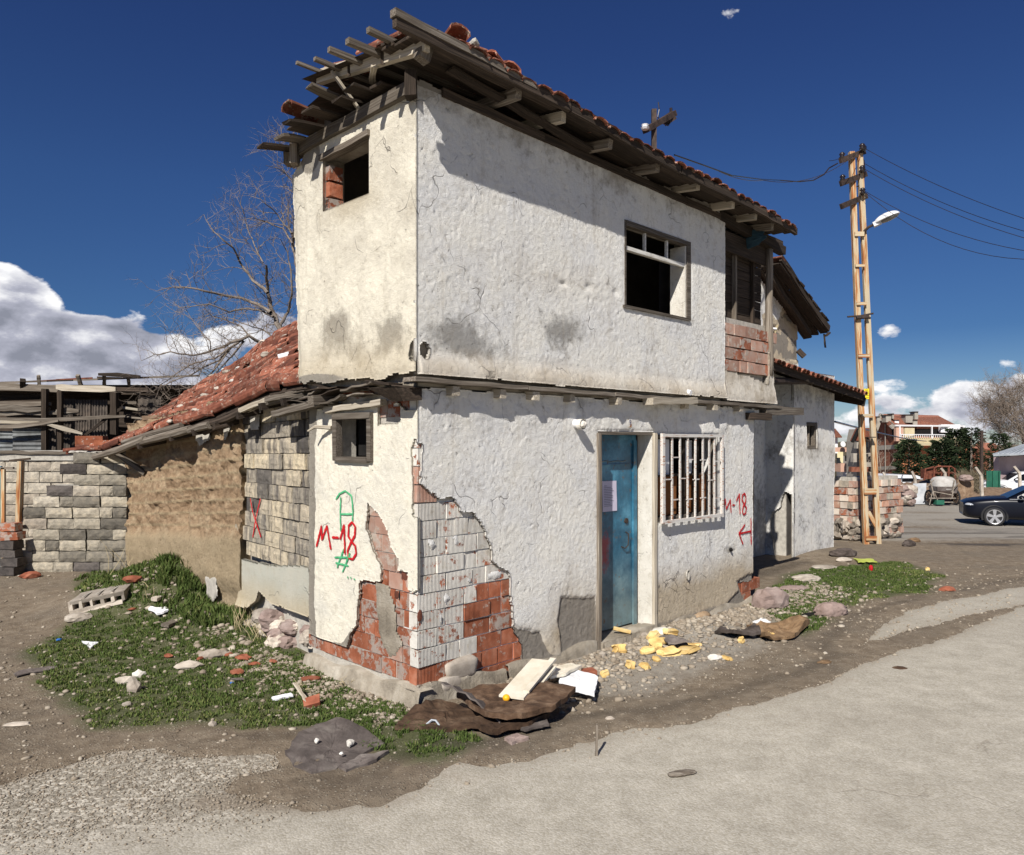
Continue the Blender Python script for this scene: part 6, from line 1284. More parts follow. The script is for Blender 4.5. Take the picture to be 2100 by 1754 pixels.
# little window
b = MB(); PB(b, AR, AWIN[0], AWIN[0]+.05, AWIN[2], AWIN[3], -.10, -.02); PB(b, AR, AWIN[1]-.05, AWIN[1], AWIN[2], AWIN[3], -.10, -.02); PB(b, AR, AWIN[0]+.05, AWIN[1]-.05, AWIN[3]-.06, AWIN[3], -.10, -.02); PB(b, AR, AWIN[0]+.05, AWIN[1]-.05, AWIN[2], AWIN[2]+.05, -.10, -.02)
fr_ = b.build('small_window_frame', M['wood_grey'], AN); PB(MB(), AR, AWIN[0], AWIN[1], AWIN[2], AWIN[3], -.165, -.155).build('pane', M['black'], fr_); m_ = (AWIN[0]+AWIN[1])/2; PB(MB(), AR, m_-.012, m_+.012, AWIN[2]+.05, AWIN[3]-.06, -.09, -.05).build('mullion', M['wood_grey'], fr_)
# roof
def zA(t, s): return 3.20-.09*t+.22*(s+.36)
def QP(t, s, dz=0): return AR.P(t, zA(t, s)+dz, -s)
b = MB(); t0, t1 = -2.2, 2.35
for lay_ in (0, -.05): b.add([QP(t0, -.36, lay_), QP(t1, -.36, lay_), QP(t1, 1.6, lay_), QP(t0, 1.6, lay_)], [(0, 1, 2, 3)])
b.add([QP(t0, -.36, 0), QP(t1, -.36, 0), QP(t1, -.36, -.05), QP(t0, -.36, -.05)], [(0, 1, 2, 3)]); ar = b.build('roof', M['wood_dark'], AN)
r = random.Random(77)
for i in range(24):
    for c in range(4):
        t = t0+.1+i*.187; s = -.27+c*.3
        if t > t1-.05: continue
        dn = Vector(QP(t, s+.1))-Vector(QP(t, s)); tile(Vector(QP(t, s+r.uniform(-.01, .01), .01)), dn, (0, 0, 1), ar, 'tile', .03)
plank(QP(t0, -.36, -.06), QP(t1, -.36, -.06), .03, .13, 'wood_dark', 'fascia', ar, seg=8)
plank(QP(t1-.02, -.38, -.14), QP(t1-.02, 1.0, -.14), .03, .16, 'wood_dark', 'fascia', ar, seg=2)
b = MB(); b.tube([W(1580, 782, 12.2), W(1693, 781, 13.85)], .060, 10).build('gutter_pipe', M['iron'], ar)
for a in (-1.3, -.6, .1, .8, 1.5): plank(AR.P(a, zA(a, .3)-.02, -.3), AR.P(a, zA(a, -.3)-.11, .28), .06, .08, 'wood_dark', 'rafter', ar, seg=2)
# taller gable behind
UG = thing('gabled_building', 'peeling white gable wall with steep dark roof edge above the annex roof', 'house', tuple(W(1600, 905, 14.8)))
UP_ = Plane(W(1560, 905, 14.2)[:2], ((W(1636, 905, 15.4)-W(1560, 905, 14.2)).normalized()[:2]), (0, -1)); dU = np.array(UP_.d); UP_.n = np.array([dU[1], -dU[0]])
LU = (W(1636, 905, 15.4)-W(1560, 905, 14.2)).length
def keepU(A, Z): return Z < (5.08-.42*A+.05)
peel = [UP_.U(x, y) for x, y in ((1570, 655), (1590, 668), (1600, 672), (1604, 650), (1612, 640), (1632, 655), (1640, 740), (1570, 740))]
skin('wall_plaster', UP_, [-.3, LU], [2.9, 5.9], keepU, lambda A, Z: trowel(A, Z, 950, .03)-.03*(sdist(A, Z, peel) > 0), lambda A, Z: [.9*(sdist(A, Z, peel)+wob(A, Z, 3, .3) > .0)*(fbm(A, Z, 3, 3, 8) > .42), .25+0*A, .9*(sdist(A, Z, peel)+wob(A, Z, 3, .3) > -.1)], M['plaster'], UG, .2, .03)
b = MB(); U1 = UP_.v()[0]; b.box(UP_.P(LU-.1, 3.9, -1.2), .2, 2.2, 2.0, U1).build('side_wall', M['mortar'], UG)
def UPp(a, dz=0, o=0): return UP_.P(a, 5.08-.42*a+dz, o)
b = MB(); a0, a1 = -.15, LU+.42
gr = None
for i, (o0, dz0) in enumerate(((.38, .30), (.20, .28), (.02, .26), (-.3, .24))):
    plank(UPp(a0, dz0-.12, o0), UPp(a1, dz0-.12-.1, o0), .17, .05, 'wood_dark', 'roof_plank', UG, seg=6, j=.01, rag=.05)
plank(UPp(a0, .26, .46), UPp(a1-.03, .14, .46), .05, .13, 'wood_dark', 'verge_board', UG, seg=6, j=.01)
plank(UPp(a0+.05, .05, .2), UPp(a1-.3, -.08, .2), .09, .11, 'wood_dark', 'purlin', UG, seg=6, j=.01)
for i in range(11):
    a = a0+.04+i*(a1-a0)/11; b = MB(); b.box(UPp(a, .27-.02*(i % 2), .0), .20, 1.0, .03, Vector((U1.x, U1.y, -.40)), (0, 0, 1), .012).build('slate', M['tile' if i == 0 else 'wood_dark'], UG)
plank(UPp(a1-.05, .05, .5), UPp(a1-.25, -.12, .5), .05, .03, 'wood_dark', 'splinter', UG); plank(UPp(a1-.08, .02, .4), UPp(a1-.02, -.22, .4), .03, .02, 'wood_dark', 'splinter', UG)
plank(W(1636, 718, 15.2), W(1650, 732, 15.2), .06, .10, 'wood_dark', 'stub', UG)
plank(W(1574, 672, 13.9), W(1590, 675, 13.9), .1, .03, 'plastic_white', 'loose_sheet', UG); plank(W(1588, 684, 13.9), W(1594, 668, 13.9), .05, .03, 'straw', 'loose_sheet', UG); plank(W(1572, 690, 13.9), W(1588, 684, 13.9), .05, .08, 'wood_dark', 'stub', UG)
# ================================================================ broken brick wall by the pole
BWt = thing('broken_brick_wall', 'low stub wall of hollow clay bricks on stone footing beside the annex', 'wall', tuple(W(1770, 1112, 14.9)))
P1_, L1_ = seg_plane(1708, 16.1, 1752, 15.75); P2_, L2_ = seg_plane(1752, 15.75, 1850, 16.6)
simple('brick_pale', [(.44, .33, .26), (.54, .46, .38), (.62, .56, .48)], 6, bs=.5, bsc=40, vary=.2)
simple('brick_pile', [(.34, .16, .10), (.46, .28, .20), (.58, .48, .39)], 6, bs=.5, bsc=40, vary=.25)
core_b = MB()
for (pl, L) in ((P1_, L1_), (P2_, L2_)): d3, n3 = pl.v(); core_b.box(pl.P(L/2, .6, -.20), L-.02, .22, 1.45, d3)
cb = core_b.build('mortar_core', M['mortar'], BWt)
def zpx(y, Y=16.0): return EYE+(HZ-y)*Y/FP
SB = {L: [brick_mesh(L, .132) for _ in range(2)] for L in (.19, .13, .26)}
for (pl, L, sdv) in ((P1_, L1_, 3), (P2_, L2_, 4)):
    rr = random.Random(sdv); d3, n3 = pl.v(); rm = Matrix((d3, n3 if d3.cross(n3).z > 0 else -n3, Vector((0, 0, 1)))).transposed()
    for i in range(8):
        zc = zpx(984)-.085-i*.148; a = -.05 if i % 2 else .0
        if i >= 6 and sdv == 3 and i != 7: continue
        while a < L-.03:
            w = rr.choice((.19, .13, .19, .26)); 
            if a+w > L+.06: w = .13
            if not (i > 6 and rr.random() < .35): link_copy(rr.choice(SB[w]), 'brick', M[rr.choice(('brick_smear', 'brick_pink', 'brick_pile', 'brick_pile', 'brick_pale', 'brick_pale', 'brick_pink', 'block_old'))], cb, pl.P(a+w/2, zc, -.05+rr.uniform(-.03, .02)), rm @ Matrix.Rotation(rr.uniform(-.03, .03), 3, 'Z'))
            a += w+.012
b = MB()
for (pl, L) in ((P1_, L1_), (P2_, L2_)):
    for k in range(7):
        for z in (.08, .22, .34):
            if random.random() < .85:
                b = MB(); b.rock((0, 0, 0), .12, (1.3, .7, .75), 1, .38); o = b.build('footing_stone', M['stone_dark' if random.random() < .7 else 'stone'], BWt); o.location = Vector(pl.P(L*(k+.5)/7, z+random.uniform(-.03, .03), -.03+random.uniform(-.04, .04)))
b = MB(); b.rock(W(1733, 1080, 15.9), .17, (1.3, .5, .8), 2, .3).build('render_lump', M['stone'], BWt)
# ================================================================ lattice utility pole
UPL = thing('utility_pole', 'tall rusty two-legged steel utility pole with three crossarms at the right', 'utility pole', tuple(G(1787, 1116)))
pb = G(1787, 1116); YP = pb.y
def up_(x, y, d=0): return W(x, y, YP+d)
b = MB(); b.beam(up_(1776, 1118), up_(1746, 312), .090, .10, (1, 0, 0), 1).build('leg', M['rust'], UPL)
b = MB(); b.beam(up_(1801, 1116, .02), up_(1763, 316, .02), .075, .10, (1, 0, 0), 1).build('leg', M['rust'], UPL)
for (x0, x1, y, h) in ((1776, 1798, 1104, .09), (1772, 1797, 1008, .12), (1766, 1790, 853, .07), (1760, 1783, 730, .07), (1757, 1777, 623, .06), (1754, 1773, 545, .05), (1753, 1772, 480, .09)):
    b = MB(); b.beam(up_(x0, y, -.07), up_(x1, y, -.07), .03, h).build('cross_plate', M['rust'], UPL)
b = MB(); b.beam(up_(1780, 1050, .03), up_(1798, 1082, .03), .05, .08).build('brace', M['rust'], UPL)
for i, (x0, y0, x1, y1) in enumerate(((1723, 330, 1773, 311), (1724, 377, 1776, 357), (1725, 424, 1777, 402))):
    b = MB(); b.beam(up_(x0, y0, -.22), up_(x1, y1, .10), .06, .11).build('crossarm', M['iron'], UPL)
for (x, y) in ((1727, 320), (1768, 302), (1728, 366), (1768, 347), (1769, 393)):
    b = MB(); p = up_(x, y, -.1); b.tube([p+Vector((0, 0, -.08)), p+Vector((0, 0, -.03)), p, p+Vector((0, 0, .03)), p+Vector((0, 0, .07))], [.02, .06, .035, .06, .03], 10).build('insulator', M['insulator'], UPL, smooth=True)
b = MB(); b.rock(up_(1770, 303, -.05), .07, (1.1, .8, 1.1), 1, .3).build('clamp', M['insulator'], UPL)
b = MB(); b.tube([up_(1738, 650, -.1), up_(1765, 648, -.08), up_(1791, 643, -.1)], .018, 6); b.tube([up_(1756, 652, -.1), up_(1782, 650, -.1)], .035, 6).build('cable_tie', M['iron'], UPL)
b = MB(); b.box(up_(1777, 808, -.12), .10, .012, .21).build('warning_sign', M['yellow_sign'], UPL); sg = [c for c in UPL.children if c.name.startswith('warning_sign')][0]
b = MB(); T_ = [up_(1770.5, 811, -.128), up_(1777, 796, -.128), up_(1783.5, 811, -.128)]
b.tube(T_+[T_[0]], .0045, 4).build('triangle', M['black'], sg); b = MB(); b.tube([up_(1778, 800, -.129), up_(1776, 805, -.129), up_(1778.5, 804.5, -.129), up_(1776.5, 809, -.129)], .004, 4).build('bolt_symbol', M['black'], sg)
for y in (816, 819): b = MB(); b.beam(up_(1772, y, -.127), up_(1782, y, -.127), .004, .006).build('print_line', M['black'], sg)
b = MB(); b.box(up_(1771, 822, -.11), .07, .01, .10).build('white_tag', M['plastic_white'], UPL)
b = MB(); b.rock(up_(1779, 902, -.1), .05, (.9, .6, 1.1), 1, .2); b.box(up_(1785, 897, -.12), .16, .14, .02).build('junction_clip', M['iron'], UPL)
SL_ = thing('street_lamp', 'white oval street lamp head on a short arm from the utility pole', 'street lamp', tuple(up_(1771, 480)))
b = MB(); b.tube([up_(1770, 486, 0), up_(1773, 474, -.05), up_(1781, 466, -.1), up_(1792, 461, -.12)], .028, 8).build('arm', M['iron'], SL_)
lampX = (up_(1841, 441, -.3)-up_(1790, 464, -.12)).normalized(); lc_ = up_(1819, 449, -.22)
def ell(mb, c, X, a, b_, h, sign, Zv=(0, 0, 1), sub=3, pw=1.0):
    Zv = Vector(Zv); Zv = (Zv-X*Zv.dot(X)).normalized(); Yv = Zv.cross(X); vs, fs = ICO[sub]
    return mb.add([Vector(c)+X*(p[0]*a*(1 if p[0] > 0 else pw))+Yv*(p[1]*b_)+Zv*((p[2] if (p[2] > 0) == (sign > 0) else p[2]*.06)*h) for p in vs], fs)
ell(MB(), lc_, lampX, .25, .15, .12, 1).build('lamp_shell', M['lamp_shell'], SL_, smooth=True); ell(MB(), lc_+Vector((0, 0, -.012))+lampX*.04, lampX, .19, .12, .045, -1).build('lamp_glass', M['lamp_glass'], SL_, smooth=True)
b = MB(); b.beam(up_(1791, 462, -.12), lc_-lampX*.12, .13, .09, (0, 0, 1), 2).build('lamp_neck', M['lamp_shell'], SL_)
WR = thing('overhead_wires', 'thin black power wires strung from the utility pole across the sky', 'wires', tuple(up_(1770, 320)))
def wire(p0, p1, sag, n=16, rad=.005, name='wire'):
    p0, p1 = Vector(p0), Vector(p1); b = MB(); b.tube([p0.lerp(p1, i/n)-Vector((0, 0, sag*4*(i/n)*(1-i/n))) for i in range(n+1)], rad, 4, False); return b.build(name, M['insulator'], WR)
for (a_, c_, sg_) in (((1774, 305), (2230, 487), .15), ((1770, 345), (2230, 520), .2), ((1772, 335), (2230, 505), .2), ((1771, 392), (2230, 520), .55), ((1762, 385), (2230, 528), .3)): wire(up_(*a_, -.1), W(*c_, YP-3.0), sg_)
mp0 = W(1383, 318, 10.0)
wire(up_(1768, 305, -.1), W(1565, 370, 12.6), .25); wire(W(1565, 370, 12.6), W(1475, 352, 10.8), .05); wire(up_(1728, 322, -.1), up_(1700, 330, -.1), .02)
b = MB(); b.tube([up_(1718, 335), up_(1700, 345), up_(1690, 358), up_(1668, 370), up_(1640, 373, -.3), up_(1600, 370, -.8), W(1560, 368, 12.5), W(1500, 360, 11.2), W(1440, 338, 10.5), W(1383, 318, 10)], .012, 4, False).build('wire', M['insulator'], WR)
b = MB(); b.tube([up_(1760, 312), up_(1772, 330), up_(1775, 360), up_(1765, 380), up_(1752, 385), up_(1749, 400)], .012, 4, False).build('wire', M['insulator'], WR)
wire(W(1712, 865, 20), W(1900, 905, 60), .1, rad=.03)
# ================================================================ background at the right
def bgbox(mb, x0, x1, y0, y1, Y, dep, dY=0):
    a = W(x0, y1, Y); b_ = W(x1, y0, Y+dY); X = Vector((b_.x-a.x, b_.y-a.y, 0)); L = X.length; X.normalize(); n = Vector((-X.y, X.x, 0)); 
    c = (Vector((a.x, a.y, 0))+Vector((b_.x, b_.y, 0)))/2+n*dep/2; mb.box((c.x, c.y, (a.z+b_.z)/2), L, dep, abs(b_.z-a.z), X); return mb
APT = thing('apartment_block', 'three-storey brick apartment block with red roof, chimneys and a cream balcony floor', 'building', tuple(W(1880, 1010, 85)))
Y0 = 85
# left brick gable receding (x 1792..1843), street face to the right
def wallpoly(name, pts, m, parent, thick=.3):
    b = MB(); P_ = [W(*p) for p in pts]; n = (P_[1]-P_[0]).cross(P_[2]-P_[0]).normalized(); n = n if n.y > 0 else -n; return b.prism(P_, n*thick).build(name, M[m], parent)
wallpoly('gable_wall', [(1792, 1030, 92), (1792, 893, 92), (1805, 858, 90), (1808, 850, 89.5), (1848, 900, 85), (1848, 1030, 85)], 'apt_brick', APT)
for (y0, y1) in ((912, 921), (955, 962)): wallpoly('floor_band', [(1788, y1+3, 91.8), (1788, y0+3, 91.8), (1843, y0, 84.9), (1843, y1, 84.9)], 'far_conc', APT, .1)
for x in (1799, 1815): wallpoly('column_strip', [(x, 1020, 90.8-(x-1792)*.12), (x, 870, 90.8-(x-1792)*.12), (x+1.5, 870, 90.6-(x-1792)*.12), (x+1.5, 1020, 90.6-(x-1792)*.12)], 'far_conc', APT, .05)
wallpoly('verge', [(1795, 880, 88), (1806, 848, 88), (1812, 850, 88), (1836, 873, 85), (1832, 880, 85), (1810, 858, 88), (1800, 885, 88)], 'far_conc', APT, .4)
wallpoly('street_wall', [(1848, 1030, 85), (1848, 895, 85), (1990, 895, 89), (1990, 1030, 89)], 'apt_orange', APT)
wallpoly('balcony_parapet', [(1847, 912, 83.5), (1847, 898, 83.5), (1980, 898, 87), (1980, 914, 87)], 'apt_cream', APT, .3); wallpoly('balcony_parapet', [(1862, 914, 83.3), (1862, 908, 83.3), (1935, 908, 85.5), (1935, 914, 85.5)], 'apt_cream', APT, .3)
wallpoly('loggia_back', [(1832, 900, 86), (1832, 872, 86), (1978, 872, 88.5), (1978, 900, 88.5)], 'black', APT, .2)
wallpoly('roof', [(1810, 853, 87), (1832, 874, 85.5), (1965, 874, 88), (1925, 853, 95)], 'tile', APT, .4); wallpoly('roof', [(1806, 849, 89), (1812, 856, 87), (1930, 856, 93), (1924, 852, 96)], 'tile', APT, .3)
for (x, y0, y1, w, d) in ((1823, 852, 863, 6, 88), (1866, 851, 864, 8.5, 90), (1880, 845, 857, 4.2, 93), (1878, 862, 872, 5, 88), (1840, 862, 872, 5, 87), (1832, 849, 856, 2, 92), (1802, 855, 865, 3, 90)):
    d = 86.2 if y0 < 870 else d; b = bgbox(MB(), x-w, x+w*.7, y0, y1+3, d, 1.0); ch_ = b.build('chimney', M['far_conc' if w != 5 or x > 1850 else 'white_rail'], APT); bgbox(MB(), x-w*1.15, x+w*.85, y0-1, y0+.5, d-.1, 1.2).build('cap', M['iron'], ch_)
bgbox(MB(), 1838, 1980, 872.5, 874.5, 83.6, .2, 3.4).build('awning_frame', M['white_rail'], APT)
for x in (1846, 1912, 1977): bgbox(MB(), x-.8, x+.8, 873, 900, 83.4+(x-1846)*.026, .2).build('post', M['white_rail'], APT)
rail = bgbox(MB(), 1847, 1978, 891, 892.2, 83.3, .1, 3.5).build('railing', M['white_rail'], APT)
for i in range(30): x = 1848+i*4.4; bgbox(MB(), x, x+.9, 892, 898, 83.3+i*.12, .06).build('baluster', M['white_rail'], rail)
b = MB(); b.box(W(1862, 890, 84.5), 1.2, .6, 1.3, (1, .2, 0)).build('armchair', M['apt_cream'], APT); b = MB(); b.box(W(1843, 891, 83.8), .8, .5, 1.5).build('orange_sack', M['far_pink'], APT); b = MB(); b.box(W(1947, 879, 86.5), 2.2, .5, .9).build('air_conditioner', M['white_rail'], APT)
def dish(x, y, Y, R, parent): b = MB(); b.tube([W(x, y, Y), W(x, y, Y)+Vector((-.05*R, .25*R, -.05*R))], [R, R*.3], 14).build('satellite_dish', M['dish'], parent)
dish(1967, 883, 83, .36, APT)
for (x, y) in ((1912, 930), (1952, 955), (1918, 988)): b = bgbox(MB(), x-5, x+5, y-9, y+9, 86-.6, .15).build('window', M['white_rail'], APT); bgbox(MB(), x-3.6, x+3.6, y-7.5, y+7.5, 85.2, .12).build('pane', M['window_glass'], b)
# building between pole and the brick gable
B2 = thing('shaded_house', 'narrow dark house with red roof squeezed between the pole and the brick gable', 'building', tuple(W(1765, 1010, 98)))
wallpoly('wall', [(1757, 1020, 98), (1757, 905, 98), (1762, 880, 98), (1795, 880, 98), (1795, 1020, 98)], 'far_conc', B2, 3); wallpoly('roof', [(1750, 905, 96), (1762, 878, 96), (1790, 878, 96), (1790, 900, 96)], 'tile_dark', B2, 1); wallpoly('eave', [(1748, 906, 95.5), (1761, 879, 95.5), (1763, 882, 95.5), (1751, 908, 95.5)], 'black', B2, .5)
for (y0, y1, x0, x1) in ((907, 920, 1757, 1772), (930, 948, 1750, 1790), (958, 968, 1746, 1790)): wallpoly('balcony', [(x0, y1, 95), (x0, y0, 95), (x1, y0, 95), (x1, y1, 95)], 'apt_brick' if y0 > 950 else 'far_conc', B2, .8)
for (x, y) in ((1763, 936), (1777, 938), (1766, 915), (1778, 912)): b = bgbox(MB(), x-4, x+4, y-7, y+7, 94.5, .2).build('window', M['iron'], B2); bgbox(MB(), x-3, x+3, y-6, y+6, 94.3, .12).build('pane', M['window_glass'], b)
B3 = thing('yellow_pink_house', 'pale yellow and pink house with balconies seen right of the annex', 'building', tuple(W(1728, 990, 110)))
wallpoly('wall', [(1690, 990, 110), (1690, 925, 110), (1729, 925, 110), (1729, 990, 110)], 'far_yellow', B3, 6); wallpoly('wall', [(1713, 930, 109), (1713, 893, 109), (1718, 893, 109), (1718, 930, 109)], 'white_rail', B3, 6)
wallpoly('roof', [(1700, 897, 108), (1713, 879, 108), (1727, 896, 108), (1727, 898, 108)], 'tile', B3, 6)
for (x0, x1, y0, y1) in ((1700, 1744, 918, 927), (1724, 1745, 951, 968)): wallpoly('balcony', [(x0, y1, 105), (x0, y0, 105), (x1, y0, 105), (x1, y1, 105)], 'far_pink', B3, 3)
wallpoly('wall', [(1728, 992, 108), (1728, 962, 108), (1748, 962, 108), (1748, 992, 108)], 'white_rail', B3, 5); dish(1729, 911, 104, .4, B3)
for (x, y) in ((1737, 940), (1720, 945)): bgbox(MB(), x-3, x+3, y-6, y+6, 106, .3).build('window', M['window_glass'], B3)
B4 = thing('red_roofed_house', 'far orange house with red roof behind the conifers', 'building', tuple(W(2030, 960, 100)))
wallpoly('wall', [(2005, 1020, 100), (2005, 918, 100), (2040, 918, 100), (2040, 1020, 100)], 'apt_orange', B4, 5); wallpoly('roof', [(1998, 920, 98), (2004, 906, 100), (2042, 910, 100), (2048, 922, 98)], 'tile', B4, 4)
for y in (940, 970): bgbox(MB(), 2012, 2020, y-6, y+8, 99.5, .2).build('window', M['window_glass'], B4)
# pink shed with metal roof
PS = thing('pink_shed', 'flat pink rendered shed with pale ribbed metal roof at the right edge', 'shed', tuple(W(2090, 1000, 44)))
wallpoly('wall', [(2048, 1030, 44), (2048, 938, 44), (2160, 930, 46), (2160, 1030, 46)], 'pink_wall', PS, .3)
b = MB(); pA, pB_, pC_, pD_ = W(2037, 938, 42.5), W(2160, 928, 44), W(2150, 905, 50), W(2088, 916, 50)
b.prism([W(2037, 936, 42.5), W(2170, 930, 44), W(2170, 903, 52), W(2100, 915, 52)], (0, 0, .1)).build('roof', M['metal_roof'], PS)
rf_ = [c for c in PS.children if c.name.startswith('roof')][0]
b = MB()
for i in range(14):
    t = i/13; p0 = W(2037, 936, 42.5).lerp(W(2170, 930, 44), t); p1 = W(2100, 915, 52).lerp(W(2170, 903, 52), t); b.beam(p0+Vector((0, 0, .12)), p1+Vector((0, 0, .12)), .06, .05)
b.build('ribs', M['metal_roof'], rf_)
# conifers
def conifer(x, y0, y1, w, Y, label, seed, n=900, m='conifer', prof=None):
    r = random.Random(seed); base = W(x, y1, Y); top = W(x, y0, Y); H = top.z-base.z; R = w/FP*Y/2; t = thing('conifer', label, 'tree', tuple(base)); b = MB(); b.tube([base, top-Vector((0, 0, .3))], [.16, .03], 6).build('trunk', M['bark'], t)
    b = MB(); vs = []; fs = []
    for i in range(n):
        h = r.random()**.85; prf = (math.sin(math.pi*min(1, (1-h)*.86+.12)))**.7 if prof is None else prof(h); rad = R*prf*(.35+.65*r.random()**.5)*(1+.22*math.sin(h*37+seed)); a = r.uniform(0, 6.28)
        c = base+Vector((math.cos(a)*rad, math.sin(a)*rad, .12*H+h*H*.88)); out = Vector((math.cos(a), math.sin(a), r.uniform(-.1, .5))).normalized(); s = R*.16*(.6+.8*r.random())
        side = out.cross(Vector((0, 0, 1))).normalized()
        for k in range(3):
            d = (out+side*r.uniform(-.8, .8)+Vector((0, 0, r.uniform(-.4, .5)))).normalized(); w_ = d.cross(Vector([r.uniform(-1, 1) for _ in range(3)])).normalized()*s*.28; q0 = len(vs); vs += [c-w_, c+w_, c+d*s*1.3]; fs.append((q0, q0+1, q0+2))
    b.add(vs, fs).build('crown', M[m], t); return t
conifer(1864, 903, 1022, 52, 56, 'dark dense rounded conifer left of the orange wall', 1, 2600)
conifer(1932, 905, 1035, 62, 58, 'broad spreading dark fir in the middle of the conifers', 2, 2600)
conifer(1962, 880, 1020, 58, 62, 'tall feathery conifer in front of the balcony', 3, 2200)
conifer(1992, 878, 1010, 44, 60, 'slender conifer top beside the distant wire pole', 4, 1500)
conifer(2050, 890, 1000, 40, 58, 'drab conifer right of the distant wire pole', 5, 1500)
conifer(2030, 930, 1010, 34, 55, 'low bushy conifer left of the pink shed', 6, 1200)
DPp = thing('wooden_wire_pole', 'distant dark wire pole with five crossarms among conifers', 'utility pole', tuple(W(2013, 1000, 54)))
b = MB(); b.beam(W(2013, 1000, 54), W(2013, 884, 54), .16, .16).build('pole', M['iron'], DPp)
for y in (887, 893, 899, 905): b = MB(); b.beam(W(2006, y, 54), W(2022, y, 54), .08, .08).build('crossarm', M['iron'], DPp)
# leafless shrub bank behind the wheels
sh = MB(); r = random.Random(3)
SBK = thing('brush_heap', 'brown brushwood and scrub around the rusty cage by the wire pole', 'scrub', tuple(W(1990, 1010, 40)))
vs = []; fs = []
for i in range(900):
    c = W(r.uniform(1965, 2010), r.uniform(975, 1030), 38+r.uniform(-1, 2)); d = Vector([r.uniform(-1, 1), r.uniform(-1, 1), r.uniform(0, 1.5)]).normalized()*.5; w_ = d.cross(Vector((0, 1, .2))).normalized()*.02; q0 = len(vs); vs += [c-w_, c+w_, c+d]; fs.append((q0, q0+1, q0+2))
sh.add(vs, fs).build('twigs', M['bush'], SBK)
# bank / rubble ridge behind the mixer
BK = MB(); nn = 50; vs = []
for i in range(nn+1):
    for j in range(6):
        x = 1845+(2075-1845)*i/nn; Y = 35.5+j*1.2; z = float(gh(W(x, 1000, Y).x, Y))+(.15+.75*math.sin(min(1, j/3)*1.57))*(.75+.5*float(fbm(x*.05, j, 1, 3, 5)))*(1 if x < 1990 else .6); p = W(x, 1000, Y); vs.append((p.x, p.y, z-(.6 if j == 5 else 0)))
BK.add(vs, [(i*6+j, (i+1)*6+j, (i+1)*6+j+1, i*6+j+1) for i in range(nn) for j in range(5)]).build('embankment', M['earth'], None, smooth=True, kind='structure')
r = random.Random(9)
rub = thing('rubble_heap', 'heap of grey and tan rubble behind the leaning white sheet', 'rubble heap', tuple(W(1862, 1030, 34)))
for i in range(22):
    b = MB(); b.rock(W(r.uniform(1850, 1872), r.uniform(1003, 1030), 34+r.uniform(-.3, .6)), r.uniform(.12, .30), (1, 1, .8), 1, .3).build('stone', M['stone' if i % 3 else 'stone_mauve'], rub)
# bent concrete fence posts
for k, (pts, Y, lab) in enumerate(((((1807, 1000), (1816, 977), (1811, 969)), 38, 'bent concrete post left of the white van'), (((1878, 1000), (1877, 982), (1870, 967)), 36, 'bent concrete post at the front of the white van'), (((1942, 980), (1938, 970), (1930, 961)), 37, 'bent concrete post above the cement mixer'),
        (((2015, 1030), (2013, 975), (2001, 959)), 33.5, 'tall bent concrete post between the mixer and the black car'), (((2093, 1010), (2091, 970), (2080, 957)), 34.5, 'bent concrete post before the pink shed'))):
    t = thing('bent_post', lab, 'post', tuple(W(*pts[0], Y)), 'bent concrete fence posts'); b = MB(); P_ = [W(x, y, Y) for x, y in pts]; P_[0] = P_[0]-Vector((0, 0, .6)); b.tube([P_[0], P_[1]-Vector((0, 0, .02)), P_[2]], [.085, .08, .06], 5).build('shaft', M['stone'], t)
GF = thing('green_mesh_fence', 'stretch of green mesh fence before the pink shed', 'fence', tuple(W(2030, 1010, 42)))
b = MB(); b.box(W(2037, 986, 42), .72, .06, 1.1, (1, .1, 0)).build('panel', M['green_mesh'], GF)
for x in (2024, 2037, 2050): b = MB(); b.beam(W(x, 1012, 41.9), W(x, 966, 41.9), .06, .06).build('post', M['green_mesh'], GF)
# cement mixer
MX = thing('cement_mixer', 'towed cement mixer with dusty pale drum and thin spoked wheels', 'cement mixer', tuple(G(1934, 1036)))
YM = G(1934, 1036).y
def mx(x, y, d=0): return W(x, y, YM+d)
f = lambda t: math.copysign(abs(t)**.55, t); vs, fs = ICO[3]; c = mx(1934, 996, .1); sx = 22.5/FP*YM; sz = 19/FP*YM
MB().add([c+Vector((f(p[0])*sx, p[1]*sz*1.1, f(p[2])*sz)) for p in vs], fs).build('drum', M['drum'], MX, smooth=True)
b = MB(); b.box(mx(1934, 1004, .0), sx*1.7, sz*1.6, sz*.7, taper=1.1).build('drum_underside', M['felt_grey'], MX)
for x in (1905, 1960):
    b = MB(); cx = mx(x, 1020, .0); R = 14/FP*YM; b.tube([cx+Vector((0, math.cos(t)*R, math.sin(t)*R)) for t in np.linspace(0, 6.283, 20)], .045, 6, False); wh = b.build('wheel', M['tyre'], MX); wh_o = cx
    b = MB()
    for k in range(6): t = k*math.pi/6; b.beam(cx+Vector((0, math.cos(t)*R, math.sin(t)*R)), cx-Vector((0, math.cos(t)*R, math.sin(t)*R)), .03, .03)
    b.build('spokes', M['iron'], wh)
for (a_, c_, w) in (((1908, 985), (1916, 1022), .06), ((1957, 985), (1952, 1022), .06), ((1905, 1022), (1960, 1022), .07), ((1914, 1008), (1955, 1016), .05), ((1916, 1010), (1925, 1032), .05), ((1925, 1030), (1955, 1030), .05), ((1900, 1000), (1915, 985), .05), ((1950, 1010), (1966, 990), .05), ((1906, 1036), (1912, 1010), .04)):
    b = MB(); b.beam(mx(*a_, -.5), mx(*c_, -.5), w*.7, w*.7).build('frame_bar', M['stone_dark'], MX)
b = MB(); b.box(mx(1925, 1030, -.4), .35, .3, .2).build('motor_box', M['green_mesh'], MX); b = MB(); b.box(mx(1936, 1014, -.3), .6, .4, .3).build('engine', M['iron'], MX)
